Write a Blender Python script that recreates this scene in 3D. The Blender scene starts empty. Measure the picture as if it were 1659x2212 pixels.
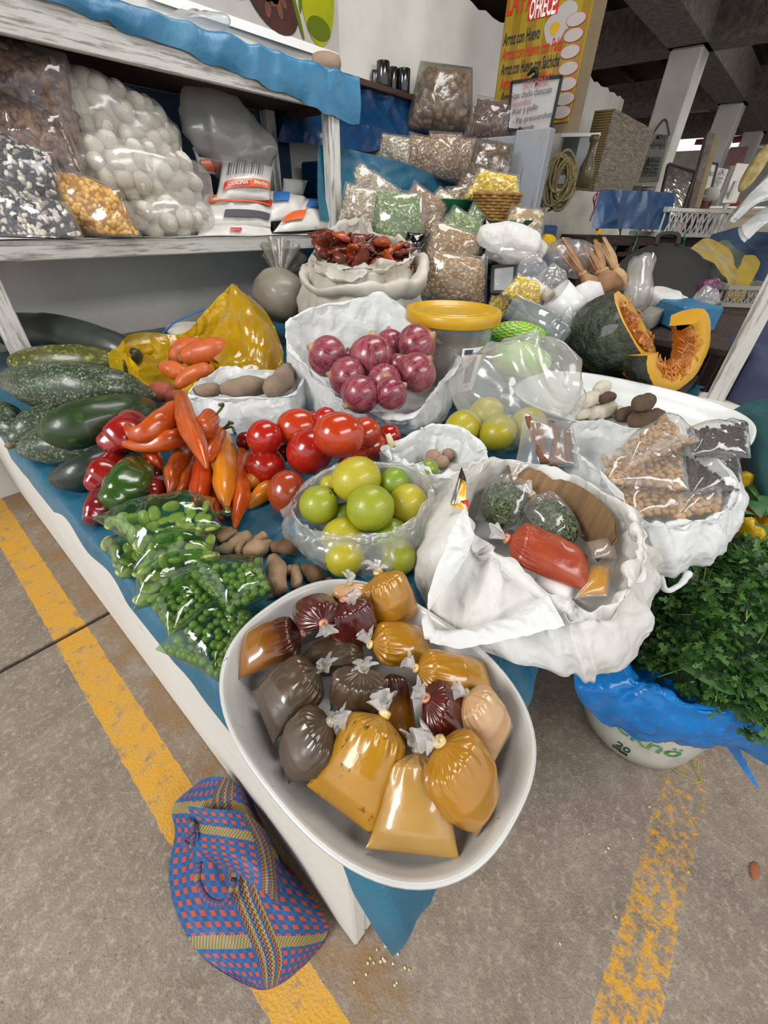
import bpy, math, random
import numpy as np
from mathutils import Vector, Matrix

# ------------------------------------------------------------------ camera
scn = bpy.context.scene
FPX, CX, CY = 883.27, 829.5, 1106.0
PITCH, ROLL, YAW = 0.63205, 0.02872, 0.70852
CAM = np.array([-0.0912, -0.12, 1.2])
_cp, _sp = math.cos(PITCH), math.sin(PITCH)
FW = np.array([math.cos(YAW) * _cp, math.sin(YAW) * _cp, -_sp])
_r = np.array([math.sin(YAW), -math.cos(YAW), 0.0])
_u = np.cross(_r, FW)
RT = math.cos(ROLL) * _r + math.sin(ROLL) * _u
UP = -math.sin(ROLL) * _r + math.cos(ROLL) * _u
cam = bpy.data.cameras.new('camera')
cam.sensor_fit = 'HORIZONTAL'; cam.sensor_width = 36.0
cam.lens = FPX / 1659.0 * 36.0
cam.clip_start = 0.02; cam.clip_end = 200
camo = bpy.data.objects.new('camera', cam)
scn.collection.objects.link(camo)
mw = Matrix(((RT[0], UP[0], -FW[0], CAM[0]), (RT[1], UP[1], -FW[1], CAM[1]), (RT[2], UP[2], -FW[2], CAM[2]), (0, 0, 0, 1)))
camo.matrix_world = mw
scn.camera = camo

# ------------------------------------------------------------------ world and light
scn.view_settings.view_transform = 'Standard'
scn.view_settings.look = 'None'
scn.view_settings.gamma = 1.0
scn.view_settings.use_curve_mapping = False
scn.view_settings.exposure = 0.23
if hasattr(scn, 'cycles'):
    scn.cycles.transparent_max_bounces = 32
    scn.cycles.max_bounces = 8
wd = bpy.data.worlds.new('overcast_sky'); scn.world = wd; wd.use_nodes = True
wn = wd.node_tree.nodes
wn['Background'].inputs[0].default_value = (0.93, 0.96, 1.0, 1)
wn['Background'].inputs[1].default_value = 0.95
def area_light(name, loc, target, sx, sy, power, col=(1, 1, 1)):
    l = bpy.data.lights.new(name, 'AREA'); l.shape = 'RECTANGLE'; l.size = sx; l.size_y = sy; l.energy = power; l.color = col
    o = bpy.data.objects.new(name, l); scn.collection.objects.link(o); o.location = loc
    o.rotation_euler = (Vector(target) - Vector(loc)).to_track_quat('-Z', 'Y').to_euler()
    return o
area_light('skylight_aisle', (-2.3, 0.9, 3.32), (-0.6, 0.7, 0.4), 1.3, 3.0, 205, (1.0, 0.98, 0.95))
area_light('skylight_front', (0.9, -2.6, 3.32), (1.0, -0.2, 0.6), 3.2, 1.2, 115, (1.0, 0.98, 0.95))
area_light('far_fill', (7.2, -0.6, 3.3), (6.8, 0.4, 0.8), 3.0, 1.4, 90, (1.0, 0.97, 0.92))  # added fill lamp that brightens the far kitchen stall
area_light('skylight_stall', (1.7, 0.9, 3.32), (1.7, 1.0, 0.6), 2.0, 0.7, 40, (1.0, 0.98, 0.95))

# ------------------------------------------------------------------ placing helpers (pixels of the 1659x2212 frame to world points)
def ray(px, py):
    d = FW * FPX + RT * (px - CX) - UP * (py - CY)
    return d / np.linalg.norm(d)
def at(px, py, z=None, x=None, y=None, d=None):
    v = ray(px, py)
    if d is not None: return CAM + v * (d / (v @ FW))
    if z is not None: return CAM + v * ((z - CAM[2]) / v[2])
    if x is not None: return CAM + v * ((x - CAM[0]) / v[0])
    return CAM + v * ((y - CAM[1]) / v[1])
def dep(p): return float((np.asarray(p) - CAM) @ FW)
def m_of(n, p): return n * dep(p) / FPX
def rest(px, py, rpx, sup):
    z = sup
    for i in range(12):
        p = at(px, py, z=z); z = sup + m_of(rpx, p)
    return at(px, py, z=z), m_of(rpx, at(px, py, z=z))
def A3(p): return np.array(p, float)
def unit(v): v = np.asarray(v, float); return v / (np.linalg.norm(v) + 1e-12)

# ------------------------------------------------------------------ scene helpers
ORG = {}
def thing(name, label, cat, loc, group=None, kind=None):
    o = bpy.data.objects.new(name, None); o.empty_display_size = 0.02
    scn.collection.objects.link(o); o.location = loc; ORG[o.name] = A3(loc)
    if label: o['label'] = label
    if cat: o['category'] = cat
    if group: o['group'] = group
    if kind: o['kind'] = kind
    return o
def tag(o, label=None, cat=None, group=None, kind=None):
    if label: o['label'] = label
    if cat: o['category'] = cat
    if group: o['group'] = group
    if kind: o['kind'] = kind
    return o
def mesh_from(name, V, F, UVs=None, smooth=True):
    V = np.ascontiguousarray(np.asarray(V, np.float32).reshape(-1, 3))
    F = [np.asarray(f, np.int32) for f in F if len(f)]
    me = bpy.data.meshes.new(name)
    me.vertices.add(len(V)); me.vertices.foreach_set('co', V.ravel())
    li = np.concatenate([f.ravel() for f in F]).astype(np.int32)
    ln = np.concatenate([np.full(len(f), f.shape[1], np.int32) for f in F])
    st = np.concatenate([[0], np.cumsum(ln)[:-1]]).astype(np.int32)
    me.loops.add(len(li)); me.loops.foreach_set('vertex_index', li)
    me.polygons.add(len(ln)); me.polygons.foreach_set('loop_start', st)
    me.polygons.foreach_set('use_smooth', np.full(len(ln), smooth, bool))
    if UVs is not None:
        UVs = [u for u in UVs if len(u)]
        lay = me.uv_layers.new(name='UVMap')
        lay.data.foreach_set('uv', np.concatenate([np.asarray(u, np.float32).ravel() for u in UVs]))
    me.update(calc_edges=True)
    return me
def mk(name, g, m, par=None, smooth=True, label=None):
    """g = (V, [faces...], [uvs...]|None); one mesh object, origin at its base (or at its parent's origin)"""
    V, F = np.asarray(g[0], float), g[1]
    U = g[2] if len(g) > 2 else None
    if par is None:
        lo, hi = V.min(0), V.max(0); org = np.array([(lo[0] + hi[0]) / 2, (lo[1] + hi[1]) / 2, lo[2]])
    else: org = ORG[par.name]
    me = mesh_from(name, V - org, F, U, smooth)
    if m is not None: me.materials.append(m)
    o = bpy.data.objects.new(name, me); scn.collection.objects.link(o)
    if par is None: o.location = org
    else: o.parent = par
    ORG[o.name] = org
    if label: o['label'] = label
    return o
def put(name, me, M4, par):
    """an object sharing mesh data, placed by a world 4x4 matrix under a parent"""
    o = bpy.data.objects.new(name, me); scn.collection.objects.link(o); o.parent = par
    Mx = Matrix(M4.tolist()); Mx.translation = Mx.translation - Vector(ORG[par.name]); o.matrix_local = Mx
    ORG[o.name] = A3(M4[:3, 3])
    return o
def join(gs):
    V = []; F = {3: [], 4: []}; U = {3: [], 4: []}; n = 0
    for g in gs:
        V.append(np.asarray(g[0], float).reshape(-1, 3))
        uv = g[2] if len(g) > 2 and g[2] is not None else [np.zeros((len(f), np.asarray(f).shape[1], 2)) if len(f) else [] for f in g[1]]
        for f, u in zip(g[1], uv):
            if len(f):
                f = np.asarray(f); F[f.shape[1]].append(f + n); U[f.shape[1]].append(np.asarray(u))
        n += len(V[-1])
    ks = [k for k in (3, 4) if F[k]]
    return np.concatenate(V), [np.concatenate(F[k]) for k in ks], [np.concatenate(U[k]) for k in ks]
def put_many(name, g, m, par, kind='stuff'):
    o = mk(name, g, m, par); o['kind'] = kind; return o

# ------------------------------------------------------------------ shape generators: return (V, [quads, tris], [uv, uv])
def fbm(P, freq, seed, octv=3):
    rs = np.random.RandomState(seed % 100000); P = np.asarray(P, float); out = 0; a = 1.0; t = 0
    for o in range(octv):
        for k in range(4):
            d = unit(rs.normal(size=3)); out = out + a * np.sin(P @ d * freq * 6.283 + rs.rand() * 6.28); t += a * .5
        freq *= 2.03; a *= .5
    return out / t
def ridg(P, freq, seed, octv=2):
    rs = np.random.RandomState(seed % 100000); P = np.asarray(P, float); out = 0; a = 1.0; t = 0
    w = np.stack([fbm(P, freq * .5, seed + 7 + i, 1) for i in range(3)], -1) * .22 / freq
    for o in range(octv):
        for k in range(3):
            d = unit(rs.normal(size=3)); out = out + a * (1 - 2 * np.abs(np.sin((P + w) @ d * freq * 3.14 + rs.rand() * 6.28))); t += a * .6
        freq *= 1.9; a *= .55
    return out / t
def cr(P, n, closed=False):
    """Catmull-Rom resample of control rows to n rows (uniform in parameter)"""
    P = np.asarray(P, float)
    if P.ndim == 1: P = P[:, None]; sq = True
    else: sq = False
    k = len(P)
    t = np.linspace(0, k if closed else k - 1, n, endpoint=not closed)
    i = np.floor(t).astype(int)
    if not closed: i = np.minimum(i, k - 2)
    f = (t - i)[:, None]
    def g(j):
        if closed: return P[j % k]
        jj = np.clip(j, 0, k - 1); Q = P[jj].copy()
        lo = j < 0; hi = j > k - 1
        Q[lo] = 2 * P[0] - P[1]; Q[hi] = 2 * P[-1] - P[-2]
        return Q
    a, b, c, d = g(i - 1), g(i), g(i + 1), g(i + 2)
    r = .5 * (2 * b + (c - a) * f + (2 * a - 5 * b + 4 * c - d) * f ** 2 + (3 * b - a - 3 * c + d) * f ** 3)
    return r[:, 0] if sq else r
def g_grid(P, closed=False, cap0=False, cap1=False, urep=1.0, vrep=1.0):
    """P[nv, nu, 3]: rows along v; closed wraps in u"""
    nv, nu = P.shape[:2]; V = P.reshape(-1, 3)
    mu = nu if closed else nu - 1
    j, i = np.meshgrid(np.arange(nv - 1), np.arange(mu), indexing='ij'); j = j.ravel(); i = i.ravel(); i2 = (i + 1) % nu
    Q = np.stack([j * nu + i, j * nu + i2, (j + 1) * nu + i2, (j + 1) * nu + i], -1)
    du = urep / mu; dv = vrep / (nv - 1)
    u0 = i * du; u1 = (i + 1) * du; v0 = j * dv; v1 = (j + 1) * dv
    UV = np.stack([np.stack([u0, v0], -1), np.stack([u1, v0], -1), np.stack([u1, v1], -1), np.stack([u0, v1], -1)], 1)
    T = []; TU = []; ex = []
    for c, row in ((cap0, 0), (cap1, nv - 1)):
        if c:
            k = len(V) + len(ex); ex.append(P[row].mean(0)); a = row * nu + np.arange(nu); b = row * nu + (np.arange(nu) + 1) % nu
            t = np.stack([np.full(nu, k), b, a] if row == 0 else [np.full(nu, k), a, b], -1); T.append(t)
            uu = np.zeros((nu, 3, 2)); uu[:, 0] = (.5 * urep, 0 if row == 0 else vrep); uu[:, 1, 0] = (np.arange(nu) + (1 if row == 0 else 0)) * du; uu[:, 2, 0] = (np.arange(nu) + (0 if row == 0 else 1)) * du
            uu[:, 1:, 1] = 0 if row == 0 else vrep; TU.append(uu)
    if ex: V = np.concatenate([V, np.array(ex)])
    return V, [Q, np.concatenate(T) if T else []], [UV, np.concatenate(TU) if TU else []]
def frames(S, up0=None):
    T = np.gradient(S, axis=0); T /= np.linalg.norm(T, axis=1)[:, None] + 1e-12
    a = A3(up0) if up0 is not None else (A3((0, 0, 1)) if abs(T[0][2]) < .9 else A3((1, 0, 0)))
    N = np.zeros_like(S); n = unit(a - T[0] * (a @ T[0]))
    for i in range(len(S)):
        n = unit(n - T[i] * (n @ T[i])); N[i] = n
    return T, N, np.cross(T, N)
def g_tube(S, R, n=20, seg=14, amp=0, freq=20, seed=1, flat=1.0, ribs=0, ribamp=0, up=None, caps=True, urep=1, vrep=1, ridge=0, rfreq=30):
    S = cr(S, n); R = np.maximum(cr(R, n), 1e-4)
    T, N, B = frames(S, up)
    ph = np.linspace(0, 2 * np.pi, seg, endpoint=False)
    c, s = np.cos(ph), np.sin(ph)
    rr = np.ones((n, seg)) if not ribs else 1 + ribamp * np.cos(ribs * ph)[None, :] * np.ones((n, 1))
    P = S[:, None] + (R[:, None, None] * rr[..., None]) * (N[:, None] * (c * flat)[None, :, None] + B[:, None] * s[None, :, None])
    if amp or ridge:
        q = P.reshape(-1, 3); d = 0
        if amp: d = d + amp * fbm(q, freq, seed)
        if ridge: d = d + ridge * ridg(q, rfreq, seed + 5)
        dirv = P - S[:, None]; dirv /= np.linalg.norm(dirv, axis=2)[..., None] + 1e-9
        P = P + dirv * (d.reshape(n, seg) * np.clip(R / R.max(), .1, 1)[:, None])[..., None]
    return g_grid(P, True, caps, caps, urep, vrep)
def round_r(R, n=None):
    return [0.02 * R[0]] + list(R) + [0.02 * R[-1]]
def basis(ax):
    z = unit(ax); a = A3((0, 0, 1)) if abs(z[2]) < .95 else A3((1, 0, 0))
    x = unit(np.cross(a, z)); return np.stack([x, np.cross(z, x), z], 1)
def g_blob(c, r, ax=(0, 0, 1), seg=20, n=14, amp=0, freq=15, seed=1, e=1.0, ridge=0, rfreq=20, prof=None, B=None):
    """ellipsoid of radii r=(a,b,c), third along ax; prof(t) radius multiplier, t in -1..1"""
    th = np.linspace(-np.pi / 2, np.pi / 2, n); ph = np.linspace(0, 2 * np.pi, seg, endpoint=False)
    cz = np.sin(th); rr = np.cos(th) ** e; rr[0] = rr[-1] = 1e-3
    if prof is not None: rr = rr * np.array([prof(t) for t in cz])
    L = np.stack([rr[:, None] * np.cos(ph) * r[0], rr[:, None] * np.sin(ph) * r[1], cz[:, None] * np.ones(seg) * r[2]], -1)
    if B is None: B = basis(ax)
    P = L @ B.T
    if amp or ridge:
        q = P.reshape(-1, 3); s = 1.0
        if amp: s = s + amp * fbm(q + seed * .37, freq, seed)
        if ridge: s = s + ridge * ridg(q + seed * .37, rfreq, seed)
        P = P * (s.reshape(n, seg) if amp or ridge else 1)[..., None]
    return g_grid(P + A3(c), True, True, True)
def g_lathe(c, prof, seg=32, ax=(0, 0, 1), B=None, caps=(True, True), sx=1.0, amp=0, freq=8, seed=1, n=None):
    pr = np.array(prof, float)
    if n: pr = cr(pr, n)
    ph = np.linspace(0, 2 * np.pi, seg, endpoint=False)
    L = np.stack([pr[:, :1] * np.cos(ph) * sx, pr[:, :1] * np.sin(ph), pr[:, 1:2] * np.ones(seg)], -1)
    if B is None: B = basis(ax)
    P = L @ np.asarray(B).T
    if amp:
        d = fbm(P.reshape(-1, 3), freq, seed).reshape(len(pr), seg); P = P * (1 + amp * d)[..., None]
    return g_grid(P + A3(c), True, caps[0], caps[1])
def g_box(lo, hi, M3=None, c=None, bev=0.0):
    lo, hi = A3(lo), A3(hi)
    if bev <= 0:
        V = np.array([[(lo, hi)[a][0], (lo, hi)[b][1], (lo, hi)[d][2]] for a in (0, 1) for b in (0, 1) for d in (0, 1)])
        Q = np.array([[0, 1, 3, 2], [4, 6, 7, 5], [0, 4, 5, 1], [2, 3, 7, 6], [0, 2, 6, 4], [1, 5, 7, 3]]); T = []
    else:
        b = bev; V = []; Q = []; T = []; idx = {}
        for ix in (0, 1):
            for iy in (0, 1):
                for iz in (0, 1):
                    p = A3(((lo, hi)[ix][0], (lo, hi)[iy][1], (lo, hi)[iz][2])); s = A3((1 - 2 * ix, 1 - 2 * iy, 1 - 2 * iz)) * b
                    for a in range(3):
                        q = p + s; q[a] = p[a]; idx[ix, iy, iz, a] = len(V); V.append(q)
        V = np.array(V)
        for a in range(3):
            o1, o2 = [k for k in range(3) if k != a]
            for e in (0, 1):
                def key(i, j):
                    k = [0, 0, 0]; k[a] = e; k[o1] = i; k[o2] = j; return idx[k[0], k[1], k[2], a]
                Q.append([key(0, 0), key(1, 0), key(1, 1), key(0, 1)])
            for i in (0, 1):
                for j in (0, 1):
                    def kk(e, f):
                        k = [0, 0, 0]; k[a] = e; k[o1] = i; k[o2] = j; return idx[k[0], k[1], k[2], f]
                    Q.append([kk(0, o1), kk(1, o1), kk(1, o2), kk(0, o2)])
        T = [[idx[i, j, k, a] for a in range(3)] for i in (0, 1) for j in (0, 1) for k in (0, 1)]
        Q = np.array(Q); T = np.array(T)
        cen = V.mean(0)
        def fix(Fx):
            out = []
            for f in Fx:
                nrm = np.cross(V[f[1]] - V[f[0]], V[f[2]] - V[f[0]])
                out.append(f[::-1] if nrm @ (V[f].mean(0) - cen) < 0 else f)
            return np.array(out)
        Q = fix(Q); T = fix(T)
    if M3 is not None: V = V @ np.asarray(M3).T
    if c is not None: V = V + A3(c)
    return V, [Q, T]
def g_bar(a, b, w, h, up=(0, 0, 1), bev=0):
    a, b = A3(a), A3(b); z = unit(b - a); y = A3(up) - z * (A3(up) @ z); y = unit(y) if np.linalg.norm(y) > 1e-6 else unit(np.cross(z, (1, 0, 0)))
    x = np.cross(y, z); L = np.linalg.norm(b - a)
    return g_box((-w / 2, -h / 2, 0), (w / 2, h / 2, L), np.stack([x, y, z], 1), a, bev)
def g_poly(pts, nrm, th):
    """flat polygon with thickness th behind it"""
    P = A3(pts); n = len(P); nr = unit(nrm)
    V = np.concatenate([P, P - nr * th, [P.mean(0)], [P.mean(0) - nr * th]])
    i = np.arange(n); j = (i + 1) % n
    T = np.concatenate([np.stack([np.full(n, 2 * n), i, j], -1), np.stack([np.full(n, 2 * n + 1), j + n, i + n], -1)])
    Q = np.stack([i, i + n, j + n, j], -1)
    return V, [Q, T]
def g_pillow(c, T, k=.12, n=22, lump=0, lfreq=18, seed=1, wr=.006, wfreq=26, neck=None, base=.35, pw=.5, nrm=None, wrap=0):
    """c: corners c00,c10,c11,c01 (world). u along c00-c10, v along c00-c01. neck=width fraction at v=1"""
    c = [A3(q) for q in c]; t = np.sin(np.linspace(-np.pi / 2, np.pi / 2, n)); u, v = np.meshgrid(t, t)
    x = u * (1 - k * (1 - v ** 2)); y = v * (1 - k * (1 - u ** 2))
    if neck is not None:
        s = np.clip((v - .25) / .75, 0, 1); s = s * s * (3 - 2 * s); x = x * (1 - s * (1 - neck))
    a = (x + 1) / 2; b = (y + 1) / 2
    P = (c[0] * ((1 - a) * (1 - b))[..., None] + c[1] * (a * (1 - b))[..., None] + c[2] * (a * b)[..., None] + c[3] * ((1 - a) * b)[..., None])
    nr = unit(np.cross(c[1] - c[0], c[3] - c[0]) + np.cross(c[2] - c[1], c[2] - c[3])) if nrm is None else unit(nrm)
    if nrm is None and nr[2] < 0: nr = -nr
    h = np.clip((1 - u ** 2), 0, 1) ** pw * np.clip((1 - np.abs(v) ** 2.6), 0, 1) ** pw
    if neck is not None: h = h + neck * np.clip((v - .6) / .4, 0, 1) * np.sqrt(np.clip(1 - u ** 2, 0, 1)) * .8
    q = P.reshape(-1, 3); L = 1 + (lump * fbm(q, lfreq, seed, 2).reshape(n, n) if lump else 0)
    W = wr * ridg(q, wfreq, seed + 3).reshape(n, n) * (1 - np.clip(np.maximum(abs(u), abs(v)), 0, 1) ** 8)
    top = P + nr * (T * h * L + W)[..., None]; bot = P - nr * (T * base * h)[..., None]
    g1 = g_grid(top); g2 = g_grid(bot[:, ::-1])
    return join([g1, g2])
def g_ribbon(S, wv, n=30, amp=0, freq=20, seed=1, m=5, th=0, curl=0):
    """strip along S with width vectors wv (one per control point)"""
    S = cr(S, n); W = cr(wv, n); s = np.linspace(-1, 1, m)
    P = S[:, None] + W[:, None] * (s / 2)[None, :, None]
    nr = np.cross(np.gradient(S, axis=0), W); nr /= np.linalg.norm(nr, axis=1)[:, None] + 1e-9
    P = P + nr[:, None] * (curl * (1 - s ** 2))[None, :, None]
    if amp: P = P + nr[:, None] * (amp * ridg(P.reshape(-1, 3), freq, seed).reshape(n, m))[..., None]
    return g_grid(P)
def sample(g, n, seed=1, upz=-2.0):
    """area-weighted points and normals on a generated shape; keep normals with z>upz"""
    V = np.asarray(g[0]); T = []
    for f in g[1]:
        if len(f):
            f = np.asarray(f); T.append(f[:, :3]);
            if f.shape[1] == 4: T.append(f[:, [0, 2, 3]])
    T = np.concatenate(T); a, b, c = V[T[:, 0]], V[T[:, 1]], V[T[:, 2]]
    N = np.cross(b - a, c - a); ar = np.linalg.norm(N, axis=1); N = N / (ar[:, None] + 1e-15)
    ar = ar * (N[:, 2] > upz); rs = np.random.RandomState(seed)
    k = rs.choice(len(T), n, p=ar / ar.sum()); r1 = np.sqrt(rs.rand(n))[:, None]; r2 = rs.rand(n)[:, None]
    return a[k] * (1 - r1) + b[k] * (r1 * (1 - r2)) + c[k] * (r1 * r2), N[k]
def thin_out(P, N, dmin):
    keep = []
    for i in range(len(P)):
        if not keep or np.min(np.sum((P[keep] - P[i]) ** 2, 1)) > dmin * dmin: keep.append(i)
    return P[keep], N[keep]
_t = (1 + 5 ** .5) / 2
ICO_V = np.array([(-1, _t, 0), (1, _t, 0), (-1, -_t, 0), (1, -_t, 0), (0, -1, _t), (0, 1, _t), (0, -1, -_t), (0, 1, -_t), (_t, 0, -1), (_t, 0, 1), (-_t, 0, -1), (-_t, 0, 1)]) / math.sqrt(1 + _t * _t)
ICO_F = np.array([(0, 11, 5), (0, 5, 1), (0, 1, 7), (0, 7, 10), (0, 10, 11), (1, 5, 9), (5, 11, 4), (11, 10, 2), (10, 7, 6), (7, 1, 8), (3, 9, 4), (3, 4, 2), (3, 2, 6), (3, 6, 8), (3, 8, 9), (4, 9, 5), (2, 4, 11), (6, 2, 10), (8, 6, 7), (9, 8, 1)])
def g_grains(P, N, r, seed=1, jit=.25, sink=.3):
    """many small ellipsoids r=(a,b,c), c along the normal"""
    rs = np.random.RandomState(seed); n = len(P)
    t = rs.normal(size=(n, 3)); t -= N * np.sum(t * N, 1)[:, None]; t /= np.linalg.norm(t, axis=1)[:, None] + 1e-9
    nn = N + rs.normal(size=(n, 3)) * jit; nn /= np.linalg.norm(nn, axis=1)[:, None]
    t -= nn * np.sum(t * nn, 1)[:, None]; t /= np.linalg.norm(t, axis=1)[:, None] + 1e-9
    b = np.cross(nn, t); s = 1 + rs.uniform(-.18, .18, n)
    V = (P - N * r[2] * sink)[:, None] + (t[:, None] * (ICO_V[:, 0] * r[0])[None, :, None] + b[:, None] * (ICO_V[:, 1] * r[1])[None, :, None] + nn[:, None] * (ICO_V[:, 2] * r[2])[None, :, None]) * s[:, None, None]
    F = ICO_F[None] + (np.arange(n) * 12)[:, None, None]
    uvv = np.repeat(rs.rand(n), 60).reshape(-1, 3); UV = np.stack([uvv, uvv], -1)
    return V.reshape(-1, 3), [F.reshape(-1, 3)], [UV]
def mats4(P, N, s, seed=1, jit=.3):
    rs = np.random.RandomState(seed); out = []
    for p, nn in zip(P, N):
        z = unit(nn + rs.normal(size=3) * jit); t = rs.normal(size=3); x = unit(t - z * (t @ z)); y = np.cross(z, x); k = s * (1 + rs.uniform(-.15, .15))
        m = np.eye(4); m[:3, 0] = x * k; m[:3, 1] = y * k; m[:3, 2] = z * k; m[:3, 3] = p; out.append(m)
    return out
def lerp(a, b, t): return A3(a) * (1 - t) + A3(b) * t
def text_geo(s, size, origin, ex, ey, lift=.001, align='LEFT', bold=0.0, shear=0.0, ext=.0006):
    cu = bpy.data.curves.new('lettering', 'FONT'); cu.body = s; cu.size = size; cu.align_x = align; cu.extrude = ext; cu.offset = bold; cu.shear = shear; cu.resolution_u = 2
    o = bpy.data.objects.new('lettering', cu); scn.collection.objects.link(o)
    bpy.context.view_layer.update()
    me = o.evaluated_get(bpy.context.evaluated_depsgraph_get()).to_mesh()
    n = len(me.vertices); V = np.zeros(n * 3); me.vertices.foreach_get('co', V); V = V.reshape(-1, 3)
    me.calc_loop_triangles(); T = np.zeros(len(me.loop_triangles) * 3, np.int32); me.loop_triangles.foreach_get('vertices', T)
    o.evaluated_get(bpy.context.evaluated_depsgraph_get()).to_mesh_clear()
    bpy.data.objects.remove(o); bpy.data.curves.remove(cu)
    ex, ey = unit(ex), unit(ey); ez = np.cross(ex, ey)
    return A3(origin) + V[:, :1] * ex + V[:, 1:2] * ey + (V[:, 2:] + lift) * ez, [T.reshape(-1, 3)]

# ------------------------------------------------------------------ materials
def lin(c):
    if isinstance(c, str): c = [int(c[i:i + 2], 16) for i in (1, 3, 5)]
    c = [x / 255.0 for x in c]
    return tuple(x / 12.92 if x <= .04045 else ((x + .055) / 1.055) ** 2.4 for x in c) + (1,)
class NT:
    def __init__(s, name):
        s.m = bpy.data.materials.new(name); s.m.use_nodes = True; s.t = s.m.node_tree; s.t.nodes.clear()
        s.out = s.n('ShaderNodeOutputMaterial'); s.tc = s.n('ShaderNodeTexCoord')
    def n(s, k, **kw):
        nd = s.t.nodes.new(k)
        for a, b in kw.items(): setattr(nd, a, b)
        return nd
    def l(s, a, b): s.t.links.new(a, b)
    def val(s, sock, v):
        if hasattr(v, 'is_linked') or isinstance(v, bpy.types.NodeSocket): s.l(v, sock)
        else: sock.default_value = v
    def mapv(s, scale=(1, 1, 1), coord='Object', rot=(0, 0, 0), loc=(0, 0, 0)):
        mp = s.n('ShaderNodeMapping'); s.l(s.tc.outputs[coord], mp.inputs[0]); mp.inputs['Scale'].default_value = scale; mp.inputs['Rotation'].default_value = rot; mp.inputs['Location'].default_value = loc
        return mp.outputs[0]
    def noise(s, scale, vec=None, det=3, rough=.55, dist=0, out='Fac'):
        nd = s.n('ShaderNodeTexNoise'); nd.inputs['Scale'].default_value = scale; nd.inputs['Detail'].default_value = det; nd.inputs['Roughness'].default_value = rough; nd.inputs['Distortion'].default_value = dist
        s.l(vec if vec is not None else s.tc.outputs['Object'], nd.inputs['Vector']); return nd.outputs[out]
    def voro(s, scale, vec=None, feat='F1', out='Distance', rnd=1.0):
        nd = s.n('ShaderNodeTexVoronoi', feature=feat); nd.inputs['Scale'].default_value = scale; nd.inputs['Randomness'].default_value = rnd
        s.l(vec if vec is not None else s.tc.outputs['Object'], nd.inputs['Vector']); return nd.outputs[out]
    def ramp(s, fac, stops, mode='LINEAR'):
        nd = s.n('ShaderNodeValToRGB'); nd.color_ramp.interpolation = mode; e = nd.color_ramp.elements
        while len(e) < len(stops): e.new(.5)
        for k, (p, c) in enumerate(stops): e[k].position = p; e[k].color = lin(c) if not isinstance(c, (int, float)) else (c, c, c, 1)
        s.l(fac, nd.inputs[0]); return nd.outputs[0]
    def mix(s, fac, a, b, mode='MIX'):
        nd = s.n('ShaderNodeMix', data_type='RGBA', blend_type=mode)
        s.val(nd.inputs['Factor'], fac)
        for k, v in ((6, a), (7, b)):
            if isinstance(v, bpy.types.NodeSocket): s.l(v, nd.inputs[k])
            else: nd.inputs[k].default_value = lin(v)
        return nd.outputs[2]
    def math(s, op, a, b=0.0, c=None, clamp=False):
        nd = s.n('ShaderNodeMath', operation=op); nd.use_clamp = clamp; s.val(nd.inputs[0], a); s.val(nd.inputs[1], b)
        if c is not None: s.val(nd.inputs[2], c)
        return nd.outputs[0]
    def xyz(s, coord='Object'):
        nd = s.n('ShaderNodeSeparateXYZ'); s.l(s.tc.outputs[coord] if isinstance(coord, str) else coord, nd.inputs[0]); return nd.outputs
    def bump(s, h, strength=.3, dist=.01, nrm=None):
        nd = s.n('ShaderNodeBump'); nd.inputs['Strength'].default_value = strength; nd.inputs['Distance'].default_value = dist; s.l(h, nd.inputs['Height'])
        if nrm is not None: s.l(nrm, nd.inputs['Normal'])
        return nd.outputs[0]
    def bsdf(s, col, rough=.5, nrm=None, metal=0, coat=0, sss=0, spec=.5, crough=.05, sheen=0):
        b = s.n('ShaderNodeBsdfPrincipled')
        if isinstance(col, bpy.types.NodeSocket): s.l(col, b.inputs['Base Color'])
        else: b.inputs['Base Color'].default_value = lin(col)
        s.val(b.inputs['Roughness'], rough); s.val(b.inputs['Metallic'], metal); b.inputs['Coat Weight'].default_value = coat; b.inputs['Coat Roughness'].default_value = crough
        b.inputs['Specular IOR Level'].default_value = spec; b.inputs['Sheen Weight'].default_value = sheen
        if sss:
            b.inputs['Subsurface Weight'].default_value = sss; b.inputs['Subsurface Radius'].default_value = (.012, .008, .005); b.inputs['Subsurface Scale'].default_value = .5
        if nrm is not None: s.l(nrm, b.inputs['Normal'])
        return b.outputs[0]
    def done(s, sh): s.l(sh, s.out.inputs[0]); return s.m
def simple(name, col, rough=.5, col2=None, ns=18, bump=0, bs=60, metal=0, coat=0, sss=0, spec=.5, dist=.004, lo=.35, hi=.65, stretch=None, crough=.05, sheen=0):
    t = NT(name); v = t.mapv(stretch) if stretch else None
    c = t.mix(t.ramp(t.noise(ns, v, 4), [(lo, 0.0), (hi, 1.0)]), col, col2) if col2 else col
    nr = t.bump(t.noise(bs, v, 3), bump, dist) if bump else None
    return t.done(t.bsdf(c, rough, nr, metal, coat, sss, spec, crough, sheen))
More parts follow.
